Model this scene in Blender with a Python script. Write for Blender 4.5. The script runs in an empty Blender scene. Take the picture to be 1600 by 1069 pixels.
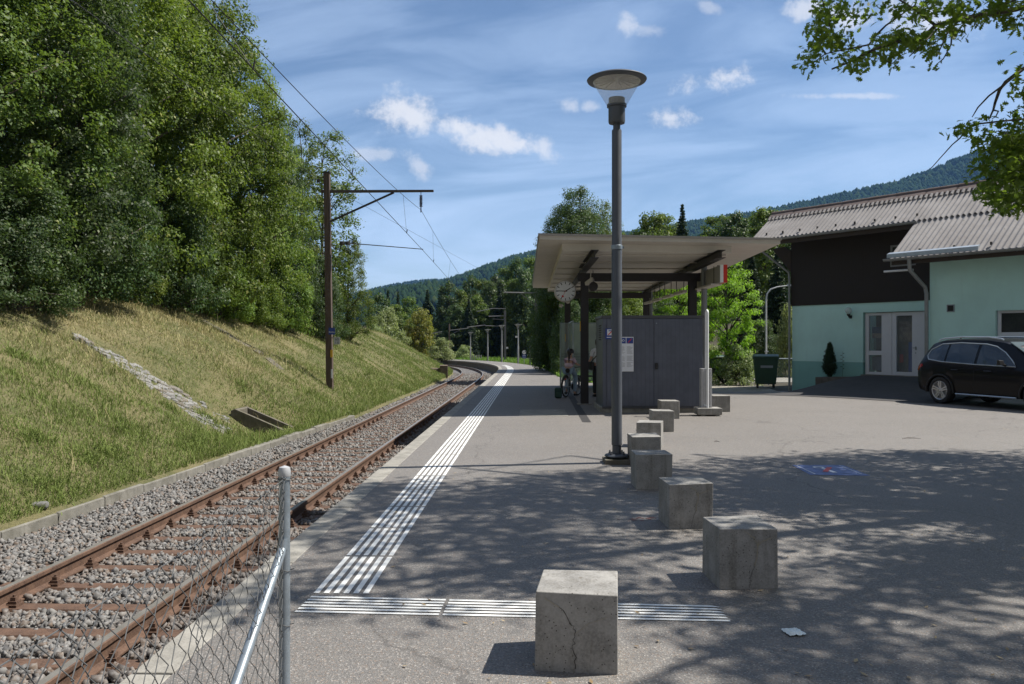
import bpy, bmesh, math, random
import numpy as np
from mathutils import Vector, Matrix
random.seed(7)
R = math.radians
SC = bpy.context.scene
COL = SC.collection

# ------------------------------------------------------------------ camera, sky, sun, exposure
F, EYE, HOR = 1244.44, 1.66, 534.5          # focal length in photo pixels, eye height, horizon row
cam = bpy.data.cameras.new('camera'); cam.lens = 28; cam.sensor_width = 36
cam.clip_start = 0.05; cam.clip_end = 20000
camo = bpy.data.objects.new('camera', cam); COL.objects.link(camo)
camo.location = (0, 0, EYE); camo.rotation_euler = (R(90), 0, 0)
SC.camera = camo
SUN_EL, SUN_AZ = 55.0, 82.0                  # elevation, bearing clockwise from +Y
sd = Vector((math.sin(R(SUN_AZ))*math.cos(R(SUN_EL)), math.cos(R(SUN_AZ))*math.cos(R(SUN_EL)), math.sin(R(SUN_EL))))
sl = bpy.data.lights.new('sun', 'SUN'); sl.energy = 5.0; sl.angle = R(0.53); sl.color = (1, .95, .86)
so = bpy.data.objects.new('sun', sl); COL.objects.link(so)
so.rotation_euler = sd.to_track_quat('Z', 'Y').to_euler(); so.location = (30, 5, 60)
SC.view_settings.view_transform = 'Standard'; SC.view_settings.look = 'None'
SC.view_settings.gamma = 1; SC.view_settings.exposure = 0.60
SC.cycles.max_bounces = 8; SC.cycles.transparent_max_bounces = 16
SC.cycles.use_denoising = True

W = bpy.data.worlds.new('World'); SC.world = W; W.use_nodes = True
def world_sky():
    nt = W.node_tree; N = nt.nodes; L = nt.links; N.clear()
    out = N.new('ShaderNodeOutputWorld'); bg = N.new('ShaderNodeBackground'); bg.inputs['Strength'].default_value = 0.074
    L.new(bg.outputs[0], out.inputs[0])
    sky = N.new('ShaderNodeTexSky'); sky.sky_type = 'NISHITA'; sky.sun_disc = False
    sky.sun_elevation = R(SUN_EL); sky.sun_rotation = R(SUN_AZ); sky.altitude = 500
    sky.air_density = 1.0; sky.dust_density = 0.6; sky.ozone_density = 3.0
    tc = N.new('ShaderNodeTexCoord'); sp = N.new('ShaderNodeSeparateXYZ'); L.new(tc.outputs['Generated'], sp.inputs[0])
    def m(op, a, b=None, c=None, clamp=False):
        n = N.new('ShaderNodeMath'); n.operation = op; n.use_clamp = clamp
        for i, v in enumerate((a, b, c)):
            if v is None: continue
            if isinstance(v, (int, float)): n.inputs[i].default_value = v
            else: L.new(v, n.inputs[i])
        return n.outputs[0]
    # direction measured against due north: east tangent and height tangent
    yy = m('MAXIMUM', sp.outputs[1], 0.05)
    tx = m('DIVIDE', sp.outputs[0], yy); tz = m('DIVIDE', sp.outputs[2], yy)
    def vec(a, b, c=0.0):
        n = N.new('ShaderNodeCombineXYZ')
        for i, v in enumerate((a, b, c)):
            if isinstance(v, (int, float)): n.inputs[i].default_value = v
            else: L.new(v, n.inputs[i])
        return n.outputs[0]
    def noise(v, scale, det, rough, dist=0):
        n = N.new('ShaderNodeTexNoise'); L.new(v, n.inputs['Vector'])
        n.inputs['Scale'].default_value = scale; n.inputs['Detail'].default_value = det
        n.inputs['Roughness'].default_value = rough; n.inputs['Distortion'].default_value = dist
        return n.outputs['Fac']
    def ss(x, a, b):
        n = N.new('ShaderNodeMapRange'); n.interpolation_type = 'SMOOTHSTEP'; L.new(x, n.inputs[0])
        n.inputs[1].default_value = a; n.inputs[2].default_value = b; return n.outputs[0]
    # thin cirrus veils, drawn out almost level with a slight rise to the east
    tr = m('SUBTRACT', tz, m('MULTIPLY', tx, 0.10))
    v1 = noise(vec(m('MULTIPLY', tx, 1.5), m('MULTIPLY', tr, 6.5)), 1.9, 7, .55, .7)
    v2 = noise(vec(m('MULTIPLY', tx, 5.0), m('MULTIPLY', tr, 20.0), 3.0), 1.6, 5, .6, .5)
    veil = m('MULTIPLY', ss(v1, .33, .66), m('ADD', m('MULTIPLY', v2, .34), .46))
    low = ss(tz, .36, .02)
    veil = m('MULTIPLY', veil, m('ADD', m('MULTIPLY', low, .55), .46))
    low2 = m('ADD', m('MULTIPLY', ss(tz, .30, .04), .15), .075)
    veil = m('ADD', veil, low2, clamp=True)
    # made-up cloud behind the camera, toning the ambient light, is mixed in last

    # small ragged cumulus shreds in the places of the sky where they stood
    wob = noise(vec(tx, tz, 5.0), 30, 6, .66)
    wob2 = noise(vec(tx, tz, 1.0), 9, 3, .5)
    clouds = None
    for (px, py, rx, ry, rot, amt) in [(650, 180, 56, 28, .25, 1.0), (720, 203, 78, 23, .35, 1.0), (800, 222, 72, 19, .28, 1.0), (850, 232, 16, 22, 0, .75),
                                  (1138, 120, 58, 20, -.2, .9), (1048, 184, 38, 16, 0, .85), (882, 164, 24, 16, .4, .55), (922, 166, 16, 10, 0, .55), (590, 240, 46, 9, 0, .5),
                                  (656, 262, 20, 14, .8, .6), (978, 38, 16, 18, .6, .6), (1018, 48, 24, 10, 0, .35), (1258, 14, 28, 18, 0, .75), (1340, 30, 60, 30, 0, .8),
                                  (1440, 24, 70, 30, 0, .8), (1330, 150, 80, 5, 0, .5), (1110, 12, 20, 9, .4, .4)]:
        cx, cz = (px-800)/F, (HOR-py)/F
        dx = m('SUBTRACT', tx, cx); dz = m('SUBTRACT', tz, cz)
        c, s = math.cos(rot), math.sin(rot)
        a = m('SUBTRACT', m('MULTIPLY', dx, c*F/rx), m('MULTIPLY', dz, s*F/rx))
        b = m('ADD', m('MULTIPLY', dx, s*F/ry), m('MULTIPLY', dz, c*F/ry))
        q = m('SQRT', m('ADD', m('MULTIPLY', a, a), m('MULTIPLY', b, b)))
        k = m('MULTIPLY', ss(m('ADD', q, m('MULTIPLY', m('SUBTRACT', m('ADD', wob, m('MULTIPLY', wob2, .6)), .8), 3.4)), 1.25, .05), amt)
        clouds = k if clouds is None else m('MAXIMUM', clouds, k)
    mix1 = N.new('ShaderNodeMix'); mix1.data_type = 'RGBA'
    hs = N.new('ShaderNodeHueSaturation'); hs.inputs['Saturation'].default_value = 1.08; L.new(sky.outputs[0], hs.inputs['Color']); L.new(veil, mix1.inputs[0]); L.new(hs.outputs[0], mix1.inputs[6]); mix1.inputs[7].default_value = (6.0, 7.7, 10.4, 1)
    mix2 = N.new('ShaderNodeMix'); mix2.data_type = 'RGBA'
    L.new(m('MULTIPLY', clouds, .85), mix2.inputs[0]); L.new(mix1.outputs[2], mix2.inputs[6]); mix2.inputs[7].default_value = (8.2, 8.3, 8.7, 1)
    # unseen grey cloud added behind the camera to make the ambient light less blue
    mix3 = N.new('ShaderNodeMix'); mix3.data_type = 'RGBA'; L.new(m('MULTIPLY', ss(sp.outputs[1], .10, -.20), .9), mix3.inputs[0]); L.new(mix2.outputs[2], mix3.inputs[6]); mix3.inputs[7].default_value = (2.55, 2.68, 2.95, 1)
    L.new(mix3.outputs[2], bg.inputs['Color'])
world_sky()

# ------------------------------------------------------------------ helpers
def G(px, py, z=0.0):
    'ground point seen at a pixel of the photograph'
    d = (EYE-z)*F/(py-HOR); return ((px-800)/F*d, d, z)
def P(px, py, d):
    return ((px-800)/F*d, d, EYE+(HOR-py)/F*d)
def ss(x, a, b):
    t = np.clip((np.asarray(x, float)-a)/(b-a), 0, 1); return t*t*(3-2*t)

class MB:
    'collects shapes that become ONE mesh object'
    def __init__(s): s.v = []; s.f = []; s.mi = []; s.M = Matrix.Identity(4); s.cur = 0
    def pts(s, ps):
        n = len(s.v); s.v.extend([tuple(s.M @ Vector(p)) for p in ps]); return n
    def face(s, idx): s.f.append(tuple(idx)); s.mi.append(s.cur)
    def box(s, c, size, rz=0, rx=0, ry=0):
        hx, hy, hz = [k/2 for k in size]
        m = Matrix.Translation(c) @ Matrix.Rotation(rz, 4, 'Z') @ Matrix.Rotation(ry, 4, 'Y') @ Matrix.Rotation(rx, 4, 'X')
        return s.hexa([m @ Vector(p) for p in ((-hx,-hy,-hz),(hx,-hy,-hz),(hx,hy,-hz),(-hx,hy,-hz),(-hx,-hy,hz),(hx,-hy,hz),(hx,hy,hz),(-hx,hy,hz))])
    def b2(s, lo, hi): return s.box([(a+b)/2 for a, b in zip(lo, hi)], [abs(b-a) for a, b in zip(lo, hi)])
    def hexa(s, p):
        n = s.pts(p)
        for q in ((0,3,2,1),(4,5,6,7),(0,1,5,4),(1,2,6,5),(2,3,7,6),(3,0,4,7)): s.face([n+i for i in q])
        return s
    def quad(s, p):
        n = s.pts(p); s.face(range(n, n+len(p))); return s
    def prism(s, outline, d0, d1, axis='z'):
        'outline of (a, b) pairs pushed along an axis'
        def mk(a, b, c): return {'z': (a, b, c), 'y': (a, c, b), 'x': (c, a, b)}[axis]
        k = len(outline)
        n = s.pts([mk(a, b, d0) for a, b in outline] + [mk(a, b, d1) for a, b in outline])
        s.face(list(range(n+k-1, n-1, -1))); s.face(range(n+k, n+2*k))
        for i in range(k): j = (i+1) % k; s.face((n+i, n+j, n+k+j, n+k+i))
        return s
    def tube(s, pts, r, n=8, caps=True):
        pts = [Vector(p) for p in pts]; k = len(pts)
        rs = r if isinstance(r, (list, tuple)) else [r]*k
        base = len(s.v); up = None
        for i, p in enumerate(pts):
            t = (pts[min(i+1, k-1)]-pts[max(i-1, 0)]).normalized()
            if up is None:
                up = Vector((0, 0, 1)) if abs(t.z) < .9 else Vector((1, 0, 0))
            a = t.cross(up).normalized(); b = a.cross(t).normalized(); up = b
            s.pts([p + (a*math.cos(6.28318*j/n) + b*math.sin(6.28318*j/n))*rs[i] for j in range(n)])
        for i in range(k-1):
            for j in range(n):
                s.face((base+i*n+j, base+i*n+(j+1) % n, base+(i+1)*n+(j+1) % n, base+(i+1)*n+j))
        if caps:
            s.face([base+j for j in range(n-1, -1, -1)]); s.face([base+(k-1)*n+j for j in range(n)])
        return s
    def lathe(s, prof, c=(0, 0, 0), n=24, caps=True):
        base = len(s.v); k = len(prof)
        for r, z in prof:
            s.pts([(c[0]+r*math.cos(6.28318*j/n), c[1]+r*math.sin(6.28318*j/n), c[2]+z) for j in range(n)])
        for i in range(k-1):
            for j in range(n):
                s.face((base+i*n+j, base+i*n+(j+1) % n, base+(i+1)*n+(j+1) % n, base+(i+1)*n+j))
        if caps:
            if prof[0][0] > 1e-6: s.face([base+j for j in range(n-1, -1, -1)])
            if prof[-1][0] > 1e-6: s.face([base+(k-1)*n+j for j in range(n)])
        return s
    def grid(s, rows):
        'rows of points joined into a sheet'
        h = len(rows); w = len(rows[0]); n = len(s.v)
        for r in rows: s.pts(r)
        for i in range(h-1):
            for j in range(w-1):
                s.face((n+i*w+j, n+i*w+j+1, n+(i+1)*w+j+1, n+(i+1)*w+j))
        return s
    def mesh(s, name, mats, smooth=False):
        me = bpy.data.meshes.new(name); me.from_pydata(s.v, [], s.f)
        for m in (mats if isinstance(mats, (list, tuple)) else [mats]): me.materials.append(m)
        me.polygons.foreach_set('material_index', s.mi)
        if smooth: me.polygons.foreach_set('use_smooth', [True]*len(me.polygons))
        me.update(); return me

def link(name, me, parent=None, loc=(0, 0, 0), rotz=0):
    o = bpy.data.objects.new(name, me); COL.objects.link(o); o.location = loc; o.rotation_euler = (0, 0, rotz)
    if parent is not None: o.parent = parent
    return o
def fin(o, bevel=0, smooth=False, segs=2):
    if bevel:
        b = o.modifiers.new('bevel', 'BEVEL'); b.width = bevel; b.segments = segs; b.limit_method = 'ANGLE'; b.angle_limit = R(35)
        if not smooth:
            w = o.modifiers.new('wn', 'WEIGHTED_NORMAL'); w.keep_sharp = True
            o.data.polygons.foreach_set('use_smooth', [True]*len(o.data.polygons))
    if smooth:
        try: o.data.set_sharp_from_angle(angle=R(40))
        except Exception: pass
    return o
def part(name, mb, m, parent, bevel=0, smooth=False, label=None, loc=(0, 0, 0), rotz=0):
    o = link(name, mb.mesh(name, m, smooth), parent, loc, rotz); fin(o, bevel, smooth)
    if label: o['label'] = label
    return o
def tag(o, label=None, cat=None, group=None, kind=None):
    if label: o['label'] = label
    if cat: o['category'] = cat
    if group: o['group'] = group
    if kind: o['kind'] = kind
    return o
def thing(name, label, cat, loc=(0, 0, 0), rotz=0, group=None):
    return tag(link(name, None, None, loc, rotz), label, cat, group)
def solo(name, mb, m, label, cat, loc=(0, 0, 0), rotz=0, group=None, bevel=0, smooth=False, kind=None):
    o = link(name, mb.mesh(name, m, smooth), None, loc, rotz); fin(o, bevel, smooth)
    return tag(o, label, cat, group, kind)
def struct(name, mb, m, smooth=False):
    return tag(link(name, mb.mesh(name, m, smooth)), kind='structure')
def copy_tree(o, parent=None):
    c = o.copy(); COL.objects.link(c)
    if parent is not None: c.parent = parent
    for ch in [q for q in bpy.data.objects if q.parent == o]: copy_tree(ch, c)
    return c
def npmesh(name, V, faces, m, smooth=False):
    'mesh from arrays: V (n,3), faces (k,c) all with c corners'
    me = bpy.data.meshes.new(name); V = np.asarray(V, np.float32); faces = np.asarray(faces, np.int32)
    k, c = faces.shape
    me.vertices.add(len(V)); me.vertices.foreach_set('co', V.ravel())
    me.loops.add(k*c); me.loops.foreach_set('vertex_index', faces.ravel())
    me.polygons.add(k); me.polygons.foreach_set('loop_start', np.arange(k, dtype=np.int32)*c)
    if smooth: me.polygons.foreach_set('use_smooth', np.ones(k, bool))
    for q in (m if isinstance(m, (list, tuple)) else [m]): me.materials.append(q)
    me.update(calc_edges=True); return me

# ------------------------------------------------------------------ materials
class NT:
    def __init__(s, name):
        s.mat = bpy.data.materials.new(name); s.mat.use_nodes = True
        s.N = s.mat.node_tree.nodes; s.L = s.mat.node_tree.links
        s.b = s.N['Principled BSDF']; s.out = s.N['Material Output']
    def co(s, which='Object'): return s.N.new('ShaderNodeTexCoord').outputs[which]
    def set(s, sock, v):
        if hasattr(v, 'is_linked'): s.L.new(v, sock)
        else:
            if isinstance(v, tuple) and len(v) == 3 and sock.type == 'RGBA': v = v+(1,)
            sock.default_value = v
    def math(s, op, a, b=0.0, clamp=False):
        n = s.N.new('ShaderNodeMath'); n.operation = op; n.use_clamp = clamp; s.set(n.inputs[0], a); s.set(n.inputs[1], b); return n.outputs[0]
    def map(s, v, scale=(1, 1, 1), loc=(0, 0, 0), rot=(0, 0, 0)):
        n = s.N.new('ShaderNodeMapping'); s.L.new(v, n.inputs[0]); s.set(n.inputs['Scale'], scale); s.set(n.inputs['Location'], loc); s.set(n.inputs['Rotation'], rot); return n.outputs[0]
    def noise(s, v, scale, det=3, rough=.55, dist=0):
        n = s.N.new('ShaderNodeTexNoise'); s.L.new(v, n.inputs['Vector'])
        for k, q in (('Scale', scale), ('Detail', det), ('Roughness', rough), ('Distortion', dist)): n.inputs[k].default_value = q
        return n.outputs['Fac']
    def voro(s, v, scale, feature='F1', out='Distance'):
        n = s.N.new('ShaderNodeTexVoronoi'); n.feature = feature; s.L.new(v, n.inputs['Vector']); n.inputs['Scale'].default_value = scale
        return n.outputs[out]
    def step(s, x, a, b, c=0.0, d=1.0):
        n = s.N.new('ShaderNodeMapRange'); n.interpolation_type = 'SMOOTHSTEP'; s.L.new(x, n.inputs[0])
        for i, q in zip((1, 2, 3, 4), (a, b, c, d)): n.inputs[i].default_value = q
        return n.outputs[0]
    def mix(s, f, a, b, mode='MIX'):
        n = s.N.new('ShaderNodeMix'); n.data_type = 'RGBA'; n.blend_type = mode
        s.set(n.inputs[0], f); s.set(n.inputs[6], a); s.set(n.inputs[7], b); return n.outputs[2]
    def bump(s, h, strength=.3, dist=.01):
        n = s.N.new('ShaderNodeBump'); n.inputs['Strength'].default_value = strength; n.inputs['Distance'].default_value = dist
        s.L.new(h, n.inputs['Height']); s.L.new(n.outputs[0], s.b.inputs['Normal'])
    def done(s, color, rough=.7, metal=0.0, spec=None):
        s.set(s.b.inputs['Base Color'], color); s.set(s.b.inputs['Roughness'], rough); s.set(s.b.inputs['Metallic'], metal)
        if spec is not None: s.b.inputs['Specular IOR Level'].default_value = spec
        return s.mat
def island(t):
    return t.N.new('ShaderNodeNewGeometry').outputs['Random Per Island']
def objrand(t):
    return t.N.new('ShaderNodeObjectInfo').outputs['Random']

def plain(name, c, rough=.6, metal=0.0, var=.12, scale=6, bump=0, spec=None):
    t = NT(name); co = t.co(); n = t.noise(co, scale, 5, .6); n2 = t.noise(co, scale*9, 3, .6)
    k = t.math('ADD', t.math('MULTIPLY', n, .65), t.math('MULTIPLY', n2, .35))
    col = t.mix(t.step(k, .3, .7), tuple(x*(1-var) for x in c), tuple(min(1, x*(1+var)) for x in c))
    if bump: t.bump(n2, bump, .004)
    return t.done(col, t.math('ADD', t.math('MULTIPLY', n, .2), rough-.1), metal, spec)

def m_asphalt():
    t = NT('asphalt'); co = t.co()
    sp = t.voro(co, 125, 'F1', 'Color'); sep = t.N.new('ShaderNodeSeparateColor'); t.L.new(sp, sep.inputs[0])
    cell = sep.outputs[0]; d = t.voro(co, 125)
    big = t.noise(co, .35, 4, .6); mid = t.noise(co, 3.2, 5, .65); fine = t.noise(co, 60, 4, .7)
    base = t.mix(t.step(big, .3, .7), (.136, .128, .122), (.175, .166, .158))
    base = t.mix(t.step(mid, .35, .75), base, (.158, .147, .137))
    stain = t.step(t.noise(t.map(co, (1, 1, 1), (7, 3, 0)), 1.1, 5, .6), .60, .74)
    base = t.mix(t.math('MULTIPLY', stain, .4), base, (.085, .08, .078))
    base = t.mix(t.step(cell, .45, 1.0, 0, .62), base, (.050, .047, .045))
    base = t.mix(t.step(sep.outputs[1], .86, .97, 0, .62), base, (.46, .43, .40))
    base = t.mix(t.step(sep.outputs[2], .9, .96, 0, .6), base, (.24, .16, .11))
    base = t.mix(t.step(fine, .35, .7, 0, .5), base, (.23, .215, .20))
    # hairline cracks wandering over the paving, with tar beside them
    w = t.N.new('ShaderNodeVectorMath'); w.operation = 'ADD'; t.L.new(co, w.inputs[0])
    nn = t.N.new('ShaderNodeTexNoise'); t.L.new(co, nn.inputs['Vector']); nn.inputs['Scale'].default_value = 1.3; nn.inputs['Detail'].default_value = 4
    t.L.new(nn.outputs['Color'], w.inputs[1])
    cr = t.voro(w.outputs[0], .19, 'DISTANCE_TO_EDGE')
    base = t.mix(t.step(cr, .0040, .0012, 0, .36), base, (.05, .045, .042))
    t.bump(t.math('ADD', t.math('MULTIPLY', d, 1.2), t.math('MULTIPLY', fine, .6)), .55, .006)
    return t.done(base, t.step(sep.outputs[1], .2, .9, .62, .92))
def m_concrete(name, c, pits=True, moss=0.0, streak=.4, scale=1.0):
    t = NT(name); co0 = t.co(); orr = objrand(t)
    off = t.N.new('ShaderNodeCombineXYZ')
    for i in range(3): t.L.new(t.math('MULTIPLY', orr, 37.0+11*i), off.inputs[i])
    ad = t.N.new('ShaderNodeVectorMath'); ad.operation = 'ADD'; t.L.new(co0, ad.inputs[0]); t.L.new(off.outputs[0], ad.inputs[1]); co = ad.outputs[0]
    n1 = t.noise(co, 5*scale, 6, .62); n2 = t.noise(t.map(co, (14*scale, 14*scale, 1.1*scale)), 1, 4, .6); n3 = t.noise(co, 80*scale, 3, .6)
    lo = tuple(x*.62 for x in c); hi = tuple(min(1, x*1.22) for x in c)
    col = t.mix(t.step(n1, .3, .72), lo, hi); col = t.mix(t.step(t.noise(co, 1.7*scale, 3, .5), .35, .7, 0, .35), col, lo)
    col = t.mix(t.step(n2, .45, .75, 0, streak), col, tuple(x*.42*k for x, k in zip(c, (1.05, 1.0, .9))))
    col = t.mix(t.step(n3, .35, .7, 0, .35), col, tuple(min(1, x*1.35) for x in c))
    if pits:
        v = t.voro(co, 44*scale); g = t.noise(co, 4*scale, 2, .5)
        pit = t.math('MULTIPLY', t.step(v, .20, .09), t.step(g, .42, .54))
        col = t.mix(pit, col, (.035, .028, .02))
        col = t.mix(t.step(t.noise(t.map(co, (9, 9, 1.6)), 1, 5, .6), .66, .72, 0, .6), col, (.09, .065, .035))
    if moss: col = t.mix(t.math('MULTIPLY', t.step(t.noise(co, 2.2, 5, .6), .45, .65), moss), col, (.07, .065, .035))
    t.bump(t.math('ADD', n3, t.math('MULTIPLY', n1, .8)), .35, .004)
    return t.done(col, .88)
def m_leaf(name, dark, light, tip=None, trans=.35, scale=.5, spec=.3):
    'leaf blades: colour varies from leaf to leaf and tree to tree, light shines through'
    t = NT(name); r = island(t); orr = objrand(t)
    n = t.noise(t.co(), scale, 3, .5)
    f = t.math('ADD', t.math('MULTIPLY', r, .55), t.math('MULTIPLY', t.step(n, .3, .7), .45))
    col = t.mix(f, dark, light)
    if tip: col = t.mix(t.step(r, .9, .97), col, tip)
    h = t.N.new('ShaderNodeHueSaturation'); t.L.new(col, h.inputs['Color'])
    t.L.new(t.math('ADD', t.math('MULTIPLY', orr, .035), .4825), h.inputs['Hue']); t.L.new(t.math('ADD', t.math('MULTIPLY', orr, .42), .90), h.inputs['Value'])
    col = h.outputs[0]
    t.done(col, .52 if spec else 1.0, 0, spec)
    tr = t.N.new('ShaderNodeBsdfTranslucent'); t.L.new(t.mix(.5, col, tuple(min(1, x*2.2) for x in (light[0]*1.1, light[1]*1.15, light[2]*.6))), tr.inputs[0])
    mx = t.N.new('ShaderNodeMixShader'); mx.inputs[0].default_value = trans
    t.L.new(t.b.outputs[0], mx.inputs[1]); t.L.new(tr.outputs[0], mx.inputs[2]); t.L.new(mx.outputs[0], t.out.inputs[0])
    return t.mat
def m_glass(name, tint=(.8, .85, .85), alpha=.35, rough=.03, body=None):
    t = NT(name); t.done(body or tint, rough, 0, .6)
    tr = t.N.new('ShaderNodeBsdfTransparent'); tr.inputs[0].default_value = tint+(1,)
    mx = t.N.new('ShaderNodeMixShader'); mx.inputs[0].default_value = alpha
    t.L.new(tr.outputs[0], mx.inputs[1]); t.L.new(t.b.outputs[0], mx.inputs[2]); t.L.new(mx.outputs[0], t.out.inputs[0]); return t.mat
def m_rust():
    t = NT('rusty_steel'); co = t.co(); n = t.noise(co, 7, 5, .65); n2 = t.noise(co, 60, 3, .6)
    col = t.mix(t.step(n, .3, .7), (.062, .034, .023), (.125, .070, .045)); col = t.mix(t.step(n2, .4, .7, 0, .5), col, (.17, .105, .07))
    t.bump(n2, .2, .003); return t.done(col, .8)
def m_wood(name, a, b, axis_scale=(40, 40, 2)):
    t = NT(name); co = t.co(); n = t.noise(t.map(co, axis_scale), 1, 5, .6); n2 = t.noise(co, 2, 3, .5)
    col = t.mix(t.step(n, .3, .7), a, b); col = t.mix(t.step(n2, .4, .8, 0, .4), col, tuple(x*.6 for x in a)); t.bump(n, .4, .004); return t.done(col, .82)
def m_paint():
    t = NT('white_road_paint'); co = t.co(); n = t.noise(co, 55, 4, .7); n2 = t.noise(co, 4, 4, .6)
    wear = t.math('ADD', t.math('MULTIPLY', n, .7), t.math('MULTIPLY', n2, .45))
    col = t.mix(t.step(wear, .66, .78), (.74, .74, .72), (.34, .33, .31)); t.bump(n, .3, .003); return t.done(col, .6)
def m_boards():
    t = NT('dark_boards'); co = t.co(); w = t.N.new('ShaderNodeSeparateXYZ'); t.L.new(co, w.inputs[0])
    fr = t.math('FRACT', t.math('MULTIPLY', w.outputs[0], 7.2)); gap = t.step(fr, .06, .02)
    fl = t.math('FLOOR', t.math('MULTIPLY', w.outputs[0], 7.2)); wn = t.N.new('ShaderNodeTexWhiteNoise'); wn.noise_dimensions = '1D'; t.L.new(fl, wn.inputs['W'])
    n = t.noise(t.map(co, (30, 30, 1.2)), 1, 4, .6)
    col = t.mix(n, (.012, .008, .007), (.026, .017, .013)); col = t.mix(t.math('MULTIPLY', wn.outputs[0], .4), col, (.02, .013, .011))
    col = t.mix(gap, col, (.004, .003, .003)); t.bump(t.math('ADD', n, t.math('MULTIPLY', gap, -2.0)), .4, .005); return t.done(col, .7)
def m_profile(name, c, period, axis=0):
    'sheet metal with narrow upright folds'
    t = NT(name); w = t.N.new('ShaderNodeSeparateXYZ'); co = t.co(); t.L.new(co, w.inputs[0])
    fr = t.math('FRACT', t.math('DIVIDE', w.outputs[axis], period)); g = t.math('MULTIPLY', t.step(fr, .0, .06), t.step(fr, 1.0, .94))
    n = t.noise(co, 4, 4, .6); col = t.mix(t.step(n, .3, .7), tuple(x*.9 for x in c), tuple(x*1.1 for x in c)); col = t.mix(g, tuple(x*.62 for x in c), col)
    t.bump(g, .5, .006); return t.done(col, .5)

M = {}
M['asphalt'] = m_asphalt()
M['concrete'] = m_concrete('concrete_cube', (.285, .275, .26), True, 0, .75)
M['edge'] = m_concrete('concrete_edge', (.29, .275, .245), False, 0, .3)
M['kerb'] = m_concrete('old_concrete', (.21, .20, .175), True, .22, .4)
M['oldcon'] = m_concrete('mossy_concrete', (.14, .125, .10), True, .6, .5)
M['paint'] = m_paint()
M['rust'] = m_rust()
M['railtop'] = plain('worn_rail_steel', (.24, .225, .205), .42, .35)
M['grey_post'] = plain('grey_powder_coat', (.080, .088, .105), .45, .1, .08)
M['grey_post2'] = plain('light_grey_post', (.22, .23, .24), .5, .2, .08)
M['galv'] = plain('galvanised_steel', (.25, .29, .33), .42, .45, .18, 14)
M['wire'] = plain('fence_wire', (.105, .108, .112), .7, .1, .2, 30, 0, .2)
M['linewire'] = plain('line_wire', (.035, .033, .032), .6, .3)
M['dark_steel'] = plain('dark_steel', (.030, .026, .027), .55, .1, .15)
M['cab'] = m_profile('cabinet_cladding', (.084, .094, .128), .1)
M['cab_trim'] = plain('cabinet_trim', (.06, .062, .072), .5)
M['white'] = plain('white_paint', (.74, .75, .77), .5, 0, .05)
M['offwhite'] = plain('soffit', (.50, .465, .42), .8, 0, .07, 2)
M['canopy_edge'] = plain('canopy_trim', (.30, .28, .26), .6, 0, .08)
M['black'] = plain('black_rubber', (.012, .012, .013), .7)
M['blackgloss'] = plain('black_plastic', (.015, .015, .017), .35)
M['red'] = plain('red_enamel', (.55, .03, .02), .45)
M['blue'] = plain('sign_blue', (.018, .045, .24), .45)
M['paper'] = plain('paper', (.66, .68, .74), .6, 0, .04)
M['printgrey'] = plain('grey_print', (.30, .31, .34), .7)
M['yellow'] = plain('yellow_enamel', (.62, .36, .02), .5)
M['mast'] = m_wood('weathered_mast', (.06, .042, .033), (.125, .092, .072))
M['mast_steel'] = plain('mast_steel', (.20, .205, .21), .5, .3)
M['insul'] = plain('brown_insulator', (.035, .018, .014), .25)
M['bark'] = m_wood('bark', (.045, .036, .028), (.11, .092, .074), (9, 9, 2))
M['bin'] = plain('bin_green', (.022, .058, .030), .5)
M['glass'] = m_glass('shelter_glass', (.80, .86, .84), .28)
M['lampglass'] = m_glass('lamp_glass', (.93, .95, .97), .26, .12)
M['pane'] = plain('window_pane', (.035, .04, .042), .08, 0, .3, 2, 0, .6)
# ------------------------------------------------------------------ lie of the land: the line of the platform edge
H0 = math.atan(0.0257); E0 = (-1.98, 0.0); S0, RAD = 43.0, 200.0
def heading(s): return H0 - np.maximum(0, np.asarray(s, float)-S0)/RAD
def gz(s): 
    t = np.maximum(0, np.asarray(s, float)-46); return -.0125*t*t/(t+4)
def trk(s, off, z=0.0):
    'point at distance s along the platform edge, off metres to its left, z above platform level'
    s = np.asarray(s, float); off = np.asarray(off, float)
    a = np.minimum(s, S0); x = E0[0]+a*math.sin(H0); y = E0[1]+a*math.cos(H0)
    b = np.maximum(0, s-S0); h = H0-b/RAD
    x = x+RAD*(np.cos(h)-math.cos(H0))
    y = y-RAD*(np.sin(h)-math.sin(H0))
    x = x-np.cos(h)*off; y = y+np.sin(h)*off
    return x, y, gz(s)+z
def tp(s, off, z=0.0):
    x, y, q = trk(s, off, z); return (float(x), float(y), float(q))
def offk(s):
    s = np.asarray(s, float); return np.where(s < 23.5, 4.58-.0555*s, 3.25)
def vnoise(x, y, seed=0):
    'smooth value noise, -1..1'
    rng = np.random.RandomState(seed); T = rng.rand(64, 64)*2-1
    x = np.asarray(x, float); y = np.asarray(y, float)
    xi = np.floor(x).astype(int); yi = np.floor(y).astype(int); fx = x-xi; fy = y-yi
    fx = fx*fx*(3-2*fx); fy = fy*fy*(3-2*fy); a = lambda i, j: T[(xi+i) % 64, (yi+j) % 64]
    return (a(0,0)*(1-fx)+a(1,0)*fx)*(1-fy)+(a(0,1)*(1-fx)+a(1,1)*fx)*fy
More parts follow.
